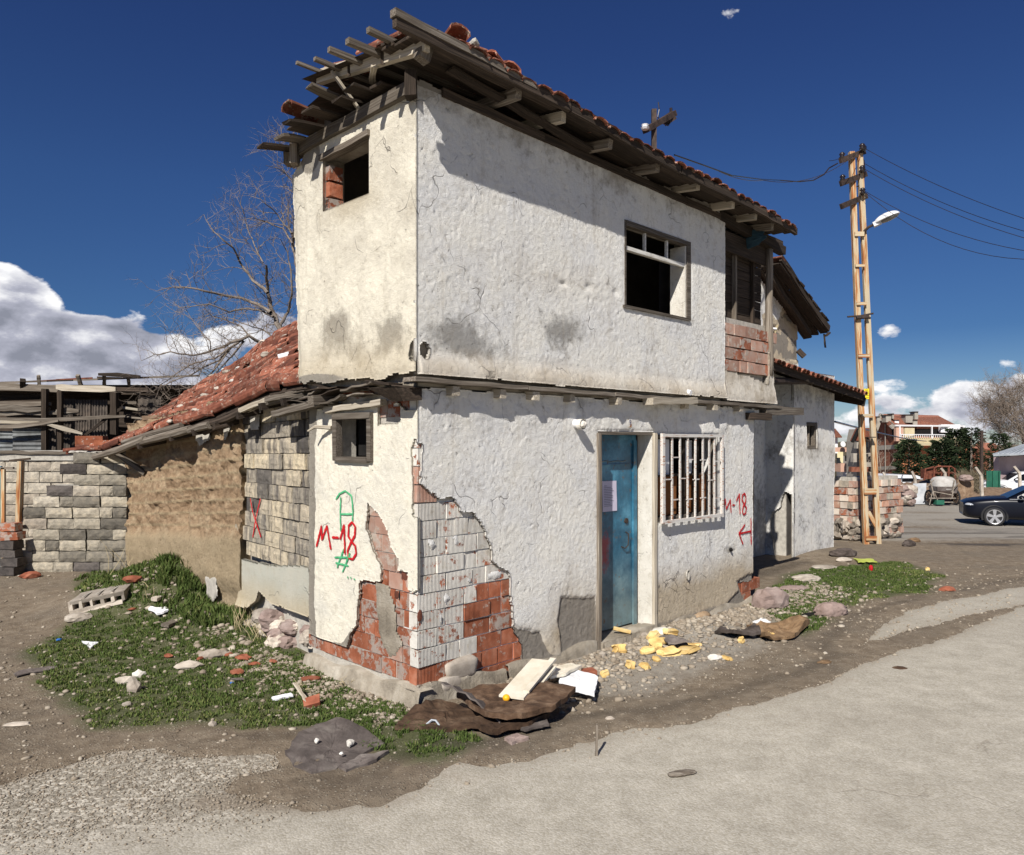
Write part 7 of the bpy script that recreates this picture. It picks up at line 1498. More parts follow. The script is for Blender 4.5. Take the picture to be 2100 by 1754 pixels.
t = thing('metal_sheet', 'upright pale steel sheet leaning beside the cement mixer', 'sheet', tuple(G(1886, 1035))); Yq = G(1886, 1035).y; b = MB(); b.prism([W(1871, 1034, Yq), W(1873, 992, Yq+.25), W(1900, 991, Yq+.25), W(1898, 1034, Yq)], (0, .03, 0)).build('sheet', M['steel_sheet'], t)
t = thing('concrete_slab', 'brown weathered slab standing between the mixer and the black car', 'slab', tuple(G(1975, 1034))); Yq = G(1975, 1034).y; b = MB(); b.box(W(1975, 1009, Yq), 34/FP*Yq, .4, 49/FP*Yq, (1, .1, 0), j=.04).build('slab', M['earth'], t)
t = thing('boulder', 'pinkish boulder perched above the brown slab', 'boulder', tuple(W(1980, 978, 35))); b = MB(); b.rock(W(1981, 981, 35), .22, (1.3, .8, .8), 2, .18).build('rock', M['stone_mauve'], t)
t = thing('rusty_cage', 'rusty tubular trailer cage behind the cement mixer', 'cage', tuple(W(1928, 985, 38)))
for (pts) in (((1895, 985), (1898, 962), (1915, 958)), ((1915, 985), (1916, 960), (1922, 957), (1950, 957), (1958, 962), (1960, 985)), ((1916, 970), (1960, 970)), ((1930, 985), (1932, 957)), ((1945, 985), (1946, 957))): b = MB(); b.tube([W(x, y, 38) for x, y in pts], .05, 5, False).build('hoop', M['tile_dark'], t)
b = MB(); b.box(W(1904, 972, 38.3), .6, .4, .5).build('panel', M['tile_dark'], t)
# ---------------------------------------------------------------- vehicles
def car(name, label, loc, head, paint, L=4.55, Wd_=1.78, H=1.46, detail=True, parent_cat='car'):
    t = thing(name, label, parent_cat, tuple(loc)); Xv = Vector((head[0], head[1], 0)).normalized(); Yv = Vector((-Xv.y, Xv.x, 0)); o = Vector(loc)
    def Pc(x, y, z): return o+Xv*x+Yv*y+Vector((0, 0, z))
    # section outline of the side: (x, z_low, z_belt, half_width_low, half_width_belt)
    st = [(2.27, .34, .76, .55, .50), (2.20, .24, .84, .74, .66), (2.0, .20, .90, .84, .76), (1.6, .19, .96, .88, .80), (1.1, .19, 1.0, .89, .82), (.7, .19, 1.0, .89, .84), (0, .18, .95, .89, .85), (-.8, .18, .97, .89, .85), (-1.5, .19, .98, .88, .84), (-1.95, .22, .97, .85, .78), (-2.2, .28, .93, .75, .68), (-2.27, .40, .80, .62, .58)]
    b = MB(); ring = 10; vs = []
    for (x, z0, z1, w0, w1) in st:
        sec = [(-w0*.8, z0), (-w0, z0+.14), (-w0*1.0, (z0+z1)/2), (-w0*.985, z1-.12), (-w1, z1), (w1, z1), (w0*.985, z1-.12), (w0, (z0+z1)/2), (w0, z0+.14), (w0*.8, z0)]
        for (y, z) in sec: vs.append(Pc(x, y, z))
    fs = [(i*ring+a, i*ring+(a+1) % ring, (i+1)*ring+(a+1) % ring, (i+1)*ring+a) for i in range(len(st)-1) for a in range(ring)]; fs += [tuple(range(ring)), tuple((len(st)-1)*ring+a for a in range(ring))[::-1]]
    body = b.add(vs, fs).build('body', M[paint], t, smooth=False)
    m = body.modifiers.new('round', 'SUBSURF'); m.levels = 2; m.render_levels = 2; body.data.polygons.foreach_set('use_smooth', [True]*len(body.data.polygons))
    # cabin
    cb = [(1.02, .92, .80), (.75, 1.08, .76), (.28, 1.34, .67), (0, 1.43, .63), (-.55, 1.46, .62), (-1.05, 1.41, .62), (-1.5, 1.24, .66), (-1.95, .98, .72)]
    b = MB(); vs = []
    for (x, z, w) in cb: vs += [Pc(x, -.82, .90), Pc(x, -w, z-.05), Pc(x, -w*.86, z), Pc(x, w*.86, z), Pc(x, w, z-.05), Pc(x, .82, .90)]
    fs = [(i*6+a, i*6+a+1, (i+1)*6+a+1, (i+1)*6+a) for i in range(len(cb)-1) for a in range(5)]; ro = b.add(vs, fs).build('roof', M[paint], t, smooth=True)
    gl = MB(); sides = (-1, 1)
    for s in sides:
        for (a_, b_) in (((.72, .28, -.02), (-.02,)),): pass
        def sp_(x, zf):          # spot on the side glass plane: zf 0 belt .. 1 roof rail
            xs = [c_[0] for c_ in cb][::-1]; zs_ = [c_[1] for c_ in cb][::-1]; ws = [c_[2] for c_ in cb][::-1]; zt = float(np.interp(x, xs, zs_))-.075; wt = float(np.interp(x, xs, ws)); z = .95+(zt-.95)*zf; w = .82+(wt-.82)*((z-.90)/(max(zt+.025, .92)-.90)); return Pc(x, s*(w+.012), z)
        for (x0, x1) in ((.70, -.12), (-.19, -1.02), (-1.09, -1.5)):
            N = 6; vv = []; 
            for i in range(N+1):
                x = x0+(x1-x0)*i/N; vv += [sp_(x, 0), sp_(x, 1)]
            b = MB(); b.add(vv, [(2*i, 2*i+2, 2*i+3, 2*i+1) for i in range(N)]).build('side_window', M['car_glass'], t)
    b = MB(); b.add([Pc(.98, -.70, .975), Pc(.98, .70, .975), Pc(.30, .58, 1.355), Pc(.30, -.58, 1.355)], [(0, 1, 2, 3)]).build('windscreen', M['car_glass'], t)
    b = MB(); b.add([Pc(-1.92, -.62, 1.01), Pc(-1.92, .62, 1.01), Pc(-1.12, .54, 1.39), Pc(-1.12, -.54, 1.39)], [(0, 1, 2, 3)]).build('rear_window', M['car_glass'], t)
    for x in (1.38, -1.32):
        for s in (-1, 1):
            c = Pc(x, s*.80, .325); ax = Yv*s; b = MB(); b.tube([c-ax*.12, c+ax*.07, c+ax*.10], [.325, .325, .30], 28).build('wheel', M['tyre'], t); wl_ = t.children[-1] if t.children[-1].name.startswith('wheel') else [q for q in t.children if q.name.startswith('wheel')][-1]
            b = MB(); b.tube([c-ax*.13, c+ax*.085], [.40, .365], 28, False)
            rim = MB(); N = 28; R1, R2 = .245, .225
            rim.tube([c+ax*.06, c+ax*.112], [R1, R1+.0], 28, False); 
            for k in range(5):
                a0 = k*2*math.pi/5+.3
                for da in (-.13, .13): rim.beam(c+ax*.10, c+ax*.105+(Xv*math.cos(a0+da)+Vector((0, 0, 1))*math.sin(a0+da))*.235, .055, .02, ax)
            rim.tube([c+ax*.08, c+ax*.118], [.06, .05], 12); rim.tube([c+ax*.1+(Xv*math.cos(q_)+Vector((0, 0, 1))*math.sin(q_))*.238 for q_ in np.linspace(0, 6.283, 29)], .016, 5, False)
            rim.build('rim', M['alloy'], wl_)
            arch = MB(); arch.tube([c+ax*.055+(Xv*math.cos(q_)+Vector((0, 0, 1))*math.sin(q_))*.375 for q_ in np.linspace(-.35, math.pi+.35, 20)], .035, 6, False); arch.build('wheel_arch', M['tyre' if paint != 'car_white' else 'tyre'], t)
    for s in (-1, 1):
        b = MB(); ell(b, Pc(2.08, s*.66, .70), Xv, .16, .17, .08, 1).build('headlight', M['headlight_glass'], t, smooth=True)
        b = MB(); ell(b, Pc(.62, s*.98, 1.0), Xv, .09, .11, .08, 1, pw=1.3); b.beam(Pc(.62, s*.82, .97), Pc(.62, s*.95, .98), .04, .03).build('side_mirror', M[paint], t, smooth=True)
        b = MB(); b.beam(Pc(.95, s*.905, .94), Pc(-1.5, s*.905, .965), .006, .02).build('window_trim', M['alloy'], t)
        for x in (.22, -.62): b = MB(); b.beam(Pc(x-.09, s*.90, .86), Pc(x+.09, s*.90, .86), .02, .025).build('door_handle', M[paint], t)
    b = MB(); b.box(Pc(2.22, 0, .40), .06, 1.1, .16, Xv).build('grille', M['black'], t)
    return t
# nose near x 1968, side towards the camera
pw = G(2039, 1079); hv = Vector((-.915, .40, 0)).normalized(); ctr = Vector((pw.x, pw.y, 0))-hv*1.38
left = Vector((-hv.y, hv.x, 0)); ctr = ctr+left*(-.80 if left.dot(Vector((-.5, -1, 0))) < 0 else -.80)*1.0 if left.dot(Vector((-.5, -1, 0))) > 0 else ctr+left*.80
ctr.z = pw.z; car('black_car', 'black sedan with silver five-spoke wheels parked at the right edge', ctr, hv, 'car_paint')
pw = W(2047, 1014, 44); car('white_car', 'white car half hidden behind the black sedan and a bent post', (pw.x+1.2, pw.y, float(gh(pw.x, pw.y))+.05), (-1, .1), 'car_white')
# minibus
VN = thing('white_minibus', 'white minibus roof and dark windows behind the fence posts', 'van', tuple(W(1855, 1010, 46))); Yv_ = 46
def vp(x, y, d=0): return W(x, y, Yv_+d)
for nm, pts, m, dep in (('body', [(1818, 1010), (1818, 978), (1822, 973), (1880, 975), (1892, 980), (1897, 990), (1900, 1010)], 'car_white', 1.9),): b = MB(); b.prism([vp(x, y) for x, y in pts], (0, dep, 0)).build(nm, M[m], VN)
for (x0, x1) in ((1822, 1848), (1850, 1876)): b = MB(); b.prism([vp(x0, 988, -.03), vp(x0, 981, -.03), vp(x1, 981, -.03), vp(x1, 988, -.03)], (0, .02, 0)).build('side_window', M['car_glass'], VN)
b = MB(); b.prism([vp(1879, 988, -.03), vp(1879, 982, -.03), vp(1888, 983, -.03), vp(1893, 990, -.03)], (0, .02, 0)).build('front_window', M['car_glass'], VN)
for x in (1830, 1885): b = MB(); c = vp(x, 1014, -.05); b.tube([c, c+Vector((0, .25, 0))], .36, 16).build('wheel', M['tyre'], VN)
# far ridge of town trees to close the horizon
b = MB(); nn = 160; vs = []; r = random.Random(6)
for i in range(nn+1):
    x = -500+i*1000/nn; h = 3+5*float(fbm(i*.35, 3, 1, 3, 5)); vs += [(x, 330+20*math.sin(i*.3), -6), (x, 330+20*math.sin(i*.3), -4+h), (x, 345+20*math.sin(i*.3), -6)]
b.add(vs, [q for i in range(nn) for q in ((i*3, (i+1)*3, (i+1)*3+1, i*3+1), (i*3+1, (i+1)*3+1, (i+1)*3+2, i*3+2))]).build('hills', M['bush'], None, kind='structure')
# ================================================================ things lying about
def single(mb, name, m, label, cat, px, py, group=None, dz=0.0, smooth=False):
    p = G(px, py); o = mb.build(name, M[m], None, smooth=smooth); o.location = p+Vector((0, 0, dz)); return setp(o, label, cat, group)
def slabmesh(pts2, h, wav=.01, s=1, curl=0.0):     # irregular thin slab outline in metres, thickness h
    mb = MB(); n = len(pts2); cx = sum(p[0] for p in pts2)/n; cy = sum(p[1] for p in pts2)/n
    rr = random.Random(s); out = []; NS = 7; NR = 9
    for i in range(n):
        for k in range(NS): t = k/NS; a, b_ = pts2[i], pts2[(i+1) % n]; x, y = a[0]*(1-t)+b_[0]*t, a[1]*(1-t)+b_[1]*t; q_ = .05*(float(fbm(x, y, 9, 3, s+2))-.5); L_ = math.hypot(x-cx, y-cy)+1e-6; out.append((x+(x-cx)/L_*q_, y+(y-cy)/L_*q_))
    n = len(out); top = []
    for k in range(NR):
        q_ = 1-k/NR
        for (x, y) in out: X, Y = cx+(x-cx)*q_, cy+(y-cy)*q_; f1 = float(fbm(X, Y, 4, 3, s)); f2 = abs(float(fbm(X+.4*Y, Y, 9, 3, s+5))-.5); z = wav*2*(f1-.5)+wav*1.1*(.12-f2)+.004*rr.random()+curl*(q_**3); top.append((X, Y, max(h+z, .004)))
    top.append((cx, cy, h+wav*2*(float(fbm(cx, cy, 4, 3, s))-.5))); bot = [(x, y, max(z-h, -.01)-.003) for (x, y, z) in top[:n]]; vs = top+bot; fs = []; ce = NR*n
    for k in range(NR-1):
        for i in range(n): fs.append((k*n+i, k*n+(i+1) % n, (k+1)*n+(i+1) % n, (k+1)*n+i))
    for i in range(n): fs.append(((NR-1)*n+i, (NR-1)*n+(i+1) % n, ce)); fs.append((ce+1+i, ce+1+(i+1) % n, (i+1) % n, i))
    fs.append(tuple(ce+1+i for i in range(n))[::-1]); return mb.add(vs, fs)
def gpoly(px): P_ = [G(*p) for p in px]; c = sum(P_, Vector((0, 0, 0)))/len(P_); return c, [(p.x-c.x, p.y-c.y) for p in P_]
def gslab(px, h, name, m, label, cat, dz=0, wav=.012, s=1, curl=0.0, group=None):
    c, pts = gpoly(px); o = slabmesh(pts, h, wav, s, curl).build(name, M[m], None); o.location = (c.x, c.y, float(gh(c.x, c.y))+dz); return setp(o, label, cat, group)
# roofing felt and the boards piled at the corner
gslab([(808, 1500), (830, 1475), (905, 1440), (990, 1470), (1035, 1500), (985, 1508), (870, 1500)], .03, 'roofing_felt', 'felt', 'crumpled dark brown roofing felt folded against the corner footing', 'roofing felt', .02, .08, 3, .0)
gslab([(940, 1462), (1000, 1448), (1120, 1440), (1182, 1455), (1140, 1492), (1070, 1512), (1000, 1510)], .035, 'rotten_board', 'felt', 'dark rotten sheet under the cream board', 'sheet', .13, .05, 5)
gslab([(960, 1490), (1040, 1478), (1130, 1480), (1085, 1505), (1010, 1520)], .04, 'rotten_board', 'felt', 'lower layer of black rotten board in the corner pile', 'sheet', .04, .04, 6)
b = MB(); P0 = G(907, 1470)+Vector((0, 0, .26)); P1 = G(1030, 1500)+Vector((0, 0, .06)); b.beam(P0, P1, .10, .012, (.2, .3, 1), 10, .012, -.03, .02); setp(b.build('rubber_strip', M['felt_grey'], None, origin=P0), 'grey folded rubber strip lying across the brown felt', 'strip')
c = G(1088, 1442); b = MB()
ax = (G(1130, 1400)-G(1050, 1478)); ax.z = 0; L = ax.length*.80; ax.normalize(); ax.z = .10
t = thing('cream_board', 'cream painted board with stepped edge lying on the dark sheet', 'board', tuple(c+Vector((-.02, 0, .18)))); base = c+Vector((-.02, 0, .20))
MB().box(base, L, .20, .016, ax, (0, 0, 1)).build('panel', M['cream_board'], t); MB().box(base+Vector((.10, .03, .018)), L*.9, .05, .02, ax, (0, 0, 1)).build('rail', M['cream_board'], t); MB().box(base+Vector((.08, .03, -.03)), L*.8, .12, .02, ax, (0, 0, 1)).build('lower_rail', M['cream_board'], t)
b = MB(); b.rock((0, 0, 0), .028, (1, 1, .95), 2, .03); o = b.build('yellow_ball', M['orange_fruit'], None, smooth=True); o.location = base-ax*(L*.52)+Vector((-.03, -.03, .015)); setp(o, 'small bright yellow orange ball at the foot of the cream board', 'ball')
gslab([(1145, 1418), (1180, 1393), (1226, 1410), (1220, 1448), (1180, 1438), (1150, 1435)], .02, 'broken_board', 'white_board', 'bright white broken panel right of the cream board', 'panel', .07, .006, 8)
gslab([(1110, 1402), (1170, 1388), (1195, 1392), (1160, 1410), (1130, 1418)], .02, 'pale_board', 'cream_board', 'stained pale board behind the cream board', 'board', .10, .01, 9)
gslab([(1190, 1388), (1215, 1386), (1225, 1396), (1200, 1400)], .02, 'broken_tile', 'redbit', 'orange broken tile tucked behind the white panel', 'tile', .05, .01, 10)
gslab([(1060, 1500), (1120, 1490), (1130, 1500), (1075, 1512)], .015, 'slate_piece', 'felt_grey', 'grey slate flake under the dark rotten board', 'slate', .03, .01, 12)
gslab([(1030, 1520), (1060, 1512), (1085, 1520), (1050, 1532)], .03, 'flat_stone', 'stone_mauve', 'flat pinkish stone in front of the rotten boards', 'stone', .0, .01, 13)
gslab([(585, 1548), (612, 1515), (690, 1480), (745, 1500), (790, 1530), (735, 1552), (690, 1580), (640, 1590), (600, 1580)], .022, 'roofing_felt', 'felt_grey', 'flattened grey sheet of roofing felt at the edge of the asphalt', 'roofing felt', .012, .03, 14)
gslab([(690, 1575), (740, 1555), (800, 1545), (770, 1565), (710, 1585)], .018, 'roofing_felt', 'felt_grey', 'narrow torn strip of felt along the front of the flat sheet', 'roofing felt', .004, .02, 15)
for i, (x, y, sr, m, lab) in enumerate(((650, 1533, .022, 'stone_pale', 'white chip on the left part of the felt sheet'), (718, 1537, .032, 'stone_pale', 'largest white chip on the felt sheet'), (650, 1513, .016, 'redbit', 'tiny red chip at the top of the felt sheet'), (700, 1560, .014, 'stone_pale', 'small white chip near the front edge of the felt sheet'))):
    b = MB(); b.rock((0, 0, 0), sr, (1, .8, .7), 1, .3); single(b, 'plaster_chip', m, lab, 'chip', x, y, None, .045)
# boulders and stones
for (x, y, rr_, sq, m, lab, sub) in ((1578, 1246, .19, (1.2, .85, .95), 'stone_mauve', 'large mauve boulder at the right corner of the street wall', 2), (1702, 1262, .15, (1.35, .8, .75), 'stone_mauve', 'brown rounded stone lying on the right grass patch', 3), (1668, 1262, .07, (2.2, .8, .35), 'black', 'black flattened shoe beside the brown stone', 2),
        (160, 1272, .10, (1.4, .8, .6), 'stone', 'pale rounded stone in front of the hollow slab', 2), (440, 1348, .10, (1.2, .7, .55), 'stone', 'angular tan stone in the middle of the left grass', 1), (274, 1418, .07, (.8, .8, 1), 'stone', 'upright grey stone low in the left grass', 1), (284, 1387, .06, (1, .8, .6), 'stone_pale', 'light round stone right of the forked grey stone', 1), (257, 1401, .07, (1.1, .7, .6), 'stone', 'forked grey stone low in the left grass', 1),
        (388, 1370, .085, (1.5, .7, .5), 'stone', 'slanting pale stone left of the red shards', 1), (548, 1292, .12, (1, .8, .9), 'stone', 'ochre stone at the foot of the stucco skirt', 2), (608, 1322, .14, (1.5, .8, .5), 'stone_mauve', 'flat pinkish stone by the end wall foot', 2), (620, 1296, .15, (1.3, .8, .8), 'stone', 'large tan footing stone left of the house', 2), (583, 1296, .11, (1.1, .8, .9), 'stone', 'tan stone between the ochre stone and the house', 2),
        (1468, 1352, .06, (1.3, .9, .5), 'stone_pale', 'pale stone lying on the dirt left of the road', 1), (1690, 1360, .05, (1.6, 1, .3), 'cloth_brown', 'brown scrap lying on the asphalt below the stones', 1), (1845, 1372, .05, (1.5, 1, .25), 'felt', 'dark flat scrap at the edge of the asphalt', 1), (1398, 1588, .055, (1.7, .7, .28), 'wood_grey', 'oval brown flake lying on the asphalt', 2), (1235, 1345, .05, (1, .8, .6), 'stone', 'greyish stone between the door and the boards', 1),
        (1018, 1330, .07, (1.2, .8, .7), 'stone', 'tan stone at the foot of the grey render', 1), (1355, 1300, .10, (1.3, .8, .45), 'stone_pale', 'flat pale stone right of the door step', 2), (1318, 1305, .06, (1.2, .8, .5), 'stone', 'small stone against the door jamb foot', 1), (1550, 1290, .08, (1.4, .8, .4), 'stone_pale', 'pale stone under the brown rag', 1), (1250, 1478, .035, (1, .8, .6), 'stone', 'single stone at the asphalt edge by the wooden stake', 1),
        (1020, 1464, .03, (1, 1, .6), 'stone', 'little stone on the rotten sheet', 1), (1945, 1212, .09, (1.5, .8, .5), 'redbit', 'reddish brick lump in the dirt at the right', 1), (1865, 1120, .12, (1.2, .8, .7), 'cloth_dark', 'black and white crumpled refuse right of the pole', 2), (1873, 1112, .12, (1.4, .8, .5), 'cloth_brown', 'crumpled cardboard behind the refuse right of the pole', 1), (1902, 1170, .04, (1, 1, .8), 'foam', 'yellow foam bit on the dirt right of the grass', 1),
        (1728, 1140, .17, (1.6, .8, .55), 'cloth_dark', 'dark navy cloth heap at the foot of the broken wall', 2), (1730, 1151, .11, (1.4, .7, .4), 'stone', 'tan stone before the dark cloth heap', 1), (1655, 1190, .16, (1.5, .9, .35), 'stone', 'flat stone at the shadow edge by the annex', 2), (1625, 1210, .14, (1.8, .8, .3), 'stone_mauve', 'flat paving stone at the house shadow edge', 2), (1690, 1165, .15, (1.6, .9, .2), 'stone', 'pale paving stone before the annex corner', 2),
        (60, 1185, .10, (1.3, .8, .6), 'redbit', 'reddish brick lump at the foot of the stacked bricks', 1), (272, 1193, .08, (1.2, .8, .6), 'redbit', 'brick rubble in the brown earth by the mound', 1), (34, 1487, .05, (1.8, .8, .25), 'stone', 'flat grey flake on the bare yard', 1), (260, 1446, .035, (1, 1, .5), 'stone', 'grey pebble at the border of grass and asphalt', 1), (435, 1488, .03, (1, 1, .7), 'stone', 'grey pebble above the pale asphalt', 1)):
    b = MB(); b.rock((0, 0, 0), rr_, sq, sub, .17 if sub > 1 else .30, rot=.3); single(b, 'boulder' if rr_ > .14 and 'stone' in m else ('stone' if 'stone' in m else 'scrap'), m, lab, 'boulder' if rr_ > .14 and 'stone' in m else ('stone' if 'stone' in m or m == 'redbit' else 'scrap'), x, y, None, rr_*sq[2]*.45, smooth=sub > 2)
# red shards in the grass
for i, (x, y, lab) in enumerate(((452, 1303, 'long red tile shard left in the grass'), (500, 1380, 'red shard right of the slanting pale stone'), (513, 1364, 'small red shard above the pale chips'), (580, 1358, 'pair of red brick scraps near the middle of the grass'), (612, 1349, 'red scrap near the end wall footing'), (665, 1376, 'dull red scrap close to the house footing'), (690, 1400, 'red scrap among the white chips'), (418, 1235, 'red shard above the white plastic'), (606, 1370, 'red piece beside the chips'))):
    x2, y2 = ((301+(x-452)*1.0), y) if i == 0 else (x*1.0, y); b = MB(); b.rock((0, 0, 0), .035+.02*(i % 3 == 0), (1.6, .9, .45), 1, .35); single(b, 'tile_shard', 'redbit', lab, 'tile shard', [501, 345, 412, 485, 520, 560, 640, 270, 470][i], [1302+50, 1348, 1353, 1382, 1365, 1360, 1395, 1252, 1345][i], 'red tile shards in the grass', .015)
# hollow slab in the grass
hs = thing('hollow_slab', 'broken hollow concrete slab with oval openings lying in the grass', 'slab', tuple(G(196, 1258)))
pA, pB2 = G(142, 1262), G(255, 1238); X = (pB2-pA); Lh = X.length; X.normalize(); Nn = Vector((-X.y, X.x, 0)); Zt = Vector((0, 0, 1))
cc = (pA+pB2)/2+Vector((0, 0, .10)); b = MB(); b.box(cc+Vector((0, 0, .055))+Nn*.18, Lh, .40, .045, X, (0, -.1, 1), .012).build('top', M['stone'], hs); MB().box(cc+Vector((0, 0, -.07))+Nn*.18, Lh*.97, .40, .04, X, (0, 0, 1), .012).build('bottom', M['stone'], hs)
for i in range(6): MB().box(cc+X*(Lh*(i/5-.5)*.95)+Nn*.18, .035, .38, .11, X, (0, 0, 1), .008).build('web', M['stone'], hs)
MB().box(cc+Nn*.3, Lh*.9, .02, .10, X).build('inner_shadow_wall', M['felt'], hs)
for i in (1, 2, 3): MB().box(cc+X*(Lh*(i/4-.5))+Vector((0, 0, .08))+Nn*.18, .02, .39, .006, X).build('joint', M['mortar'], hs)
# earth heaps
for (x, y, rr_, lab) in ((500, 1255, .16, 'reddish earth scraped out at the stucco skirt'), (1425, 1265, .17, 'heap of fallen ochre plaster under the barred window')):
    b = MB(); b.rock((0, 0, 0), rr_, (1.3, .8, .14 if 'ochre' not in lab else .4), 3, .14); single(b, 'earth_heap', 'earth' if 'ochre' not in lab else 'adobe_brick_end', lab, 'earth heap', x, y, None, .0, smooth=True)
# yellow foam
FG = 'torn yellow foam chunks in front of the blue door'
for i, (x, y, w, h, lab) in enumerate(((1270, 1338, .15, .07, 'large torn yellow foam block left of the foam heap'), (1293, 1370, .08, .06, 'single yellow foam cube in front of the foam heap'), (1322, 1372, .09, .05, 'yellow foam wedge right of the foam cube'), (1340, 1310, .12, .06, 'orange-tinted foam piece tilted at the door step'), (1375, 1306, .12, .05, 'yellow foam piece at the back of the heap'),
        (1345, 1333, .13, .06, 'middle foam chunk of the heap'), (1372, 1343, .17, .05, 'long foam slab at the front of the heap'), (1410, 1336, .2, .04, 'long thin foam strip right of the heap'), (1328, 1340, .11, .06, 'lumpy foam chunk at the left of the heap'), (1346, 1356, .06, .04, 'little foam bit below the heap'), (1360, 1325, .10, .05, 'foam chunk buried in the heap'),
        (1240, 1388, .06, .05, 'foam bit beside the white panel'), (1491, 1353, .08, .03, 'foam scrap alone on the dirt'), (1520, 1317, .07, .04, 'foam scrap left of the brown rag'), (1580, 1308, .06, .05, 'foam cube stuck on the brown rag'), (1598, 1312, .05, .03, 'foam crumb right of the foam cube on the rag'), (1425, 1325, .10, .03, 'foam sliver behind the long strip'))):
    b = MB(); f = lambda t: math.copysign(abs(t)**.5, t); vs, fs = ICO[2]; sd_ = random.random()*9
    b.add([(f(p[0])*w/2*(1+.15*math.sin(p[1]*7+sd_)), f(p[1])*w*.32*(1+.2*math.sin(p[2]*6+sd_)), f(p[2])*h/2*(1+.2*math.sin(p[0]*6+sd_))) for p in vs], fs); o = single(b, 'foam_chunk', 'foam', lab, 'foam', x, y, FG, h*.45+(.03 if i in (5, 10, 4) else 0)); o.scale = (1.3, 1.3, 1.25); o.rotation_euler = (random.uniform(-.3, .3), random.uniform(-.3, .3), random.uniform(0, 3))
c = G(1250, 1292); b = MB(); b.tube([PR.P(2.62, .14, -.08), PR.P(2.74, .10, .05)], .022, 6); setp(b.build('foam_chunk', M['foam'], None, origin=PR.P(2.65, .12, 0)), 'yellow foam roll lying on the door step', 'foam')
gslab([(1350, 1318), (1400, 1322), (1420, 1338), (1370, 1336)], .012, 'grey_cloth', 'felt_grey', 'grey crumpled cloth tangled in the yellow foam', 'cloth', .06, .06, 21)
# rags
gslab([(1465, 1300), (1500, 1288), (1545, 1298), (1560, 1312), (1500, 1316)], .03, 'dark_rag', 'cloth_dark', 'dark crumpled rag left of the brown rag', 'rag', .02, .09, 22)
gslab([(1530, 1288), (1580, 1286), (1640, 1290), (1660, 1292), (1630, 1315), (1570, 1320)], .04, 'brown_rag', 'cloth_brown', 'big brown crumpled rag on the rubble right of the door', 'rag', .03, .10, 23)
gslab([(1540, 1280), (1560, 1276), (1578, 1282), (1560, 1285)], .02, 'white_rag', 'plastic_white', 'white cloth scrap behind the brown rag', 'rag', .03, .04, 24)
# litter in the grass
gslab([(305, 1258), (318, 1250), (340, 1252), (345, 1262), (322, 1270)], .02, 'plastic_bag', 'plastic_white', 'white plastic bag crumpled in the left grass', 'plastic bag', .03, .06, 25)
gslab([(168, 1320), (200, 1322), (186, 1334)], .01, 'paper_scrap', 'white_board', 'silvery scrap lying left in the grass', 'scrap', .015, .02, 26)
gslab([(330, 1292), (352, 1276), (365, 1278), (345, 1296)], .025, 'wood_chunk', 'wood_grey', 'grey split wood chunk behind the white bag', 'wood', .02, .01, 27)
gslab([(310, 1240), (325, 1225), (338, 1230), (322, 1246)], .03, 'wood_chunk', 'stone', 'tan chunk right of the hollow slab', 'rubble', .03, .01, 28)
gslab([(25, 1388), (60, 1375), (118, 1366), (118, 1372), (66, 1384), (32, 1392)], .006, 'torn_strip', 'felt_grey', 'long torn grey strip lying at the left edge of the grass', 'strip', .012, .02, 29)
b = MB(); b.beam((-.13, .0, .09), (.13, -.0, -.0), .035, .012, (0, .3, 1), 6, .004); single(b, 'wood_splinter', 'wood_pale', 'long brown splinter propped on a brick shard', 'splinter', 618, 1440, None, .03).rotation_euler = (0, 0, -.9)
b = MB(); b.box((0, 0, 0), .12, .09, .035, (1, .3, .2), (0, -.5, 1), .008); single(b, 'brick_shard', 'redbit', 'tilted red brick shard right of the long splinter', 'brick shard', 640, 1450, None, .04)
gslab([(558, 1436), (598, 1428), (604, 1434), (562, 1440)], .01, 'white_strip', 'white_board', 'white strip left of the long splinter', 'strip', .015, .01, 31)
b = MB(); b.rock((0, 0, 0), .035, (1.6, .7, .35), 1, .3); single(b, 'scrap', 'felt_grey', 'grey oval scrap low in the grass', 'scrap', 488, 1394+4, None, .02)
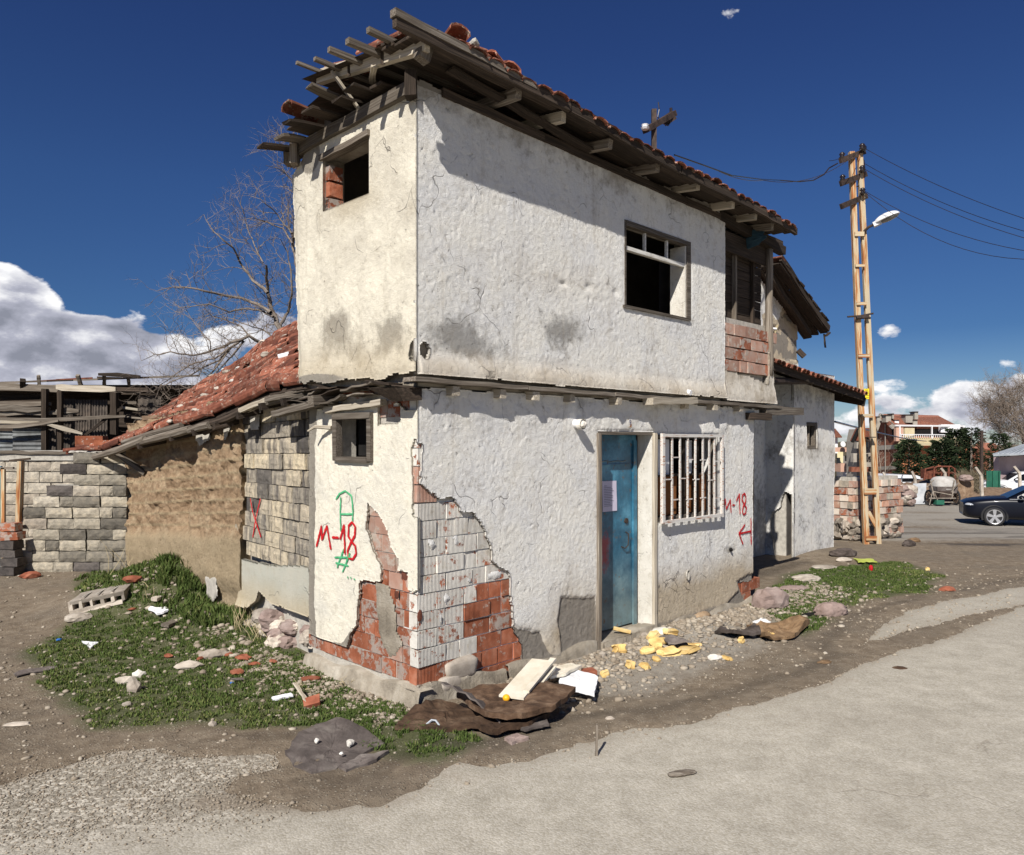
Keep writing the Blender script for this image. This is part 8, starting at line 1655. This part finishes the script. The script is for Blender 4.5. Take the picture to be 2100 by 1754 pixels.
b = MB(); b.rock((0, 0, 0), .022, (1.2, .9, .7), 1, .3); single(b, 'blue_cap', 'blue_plastic', 'blue bottle scrap at the far left grass edge', 'scrap', 121, 1316, None, .02); b = MB(); b.rock((0, 0, 0), .014, (1.2, .9, .7), 1, .3); single(b, 'blue_cap', 'blue_plastic', 'tiny blue scrap beside the grey oval scrap', 'scrap', 475, 1404, None, .015)
b = MB(); b.beam((0, -.0, -.05), (.004, 0, .19), .018, .014, (0, 1, 0), 6, .002); single(b, 'wooden_stake', 'wood_grey', 'thin wooden stake standing at the asphalt edge', 'stake', 1223, 1552, None, .02)
b = MB(); b.tube([(-.05, 0, .0), (-.01, .01, .03), (.02, 0, .03), (.05, -.02, .0)], .008, 5); single(b, 'plastic_clip', 'metal_roof', 'bent pale blue plastic piece by the brown felt', 'scrap', 888, 1492, None, .02)
gslab([(1750, 1147), (1790, 1150), (1800, 1158), (1760, 1158)], .015, 'plastic_sheet', 'lime_plastic', 'lime green plastic lying before the broken wall', 'plastic', .02, .03, 33)
b = MB(); b.rock((0, 0, 0), .05, (.7, .7, 1.2), 1, .1); single(b, 'bottle_scrap', 'paint_red', 'small red plastic scrap on the dirt right of the grass', 'scrap', 1786+0, 1170, None, .03)
# straw and dry stems
st_ = MB(); r = random.Random(3)
for (x, y, n, hh) in ((505, 1290, 26, .34), (540, 1310, 14, .25), (300, 1225, 8, .25), (620, 1420, 6, .2), (238, 1180, 5, .9), (262, 1170, 4, .7), (700, 1405, 6, .15)):
    for i in range(n):
        p = G(x+r.uniform(-25, 25), y+r.uniform(-10, 10)); d = Vector((r.uniform(-.6, .6), r.uniform(-.4, .4), 1)).normalized()*hh*r.uniform(.4, 1); st_.tube([p, p+d*.5+Vector((r.uniform(-.03, .03), 0, 0)), p+d+Vector((r.uniform(-.06, .06), 0, -.03))], [.0035, .003, .0015], 3, False)
setp(st_.build('dry_stalks', M['straw'], None), 'pale dry stalks standing along the mud wall and skirt', 'dry stalks', None, 'stuff')
# ---------------------------------------------------------------- plaster chips that are big enough to pick out, in front of the wall
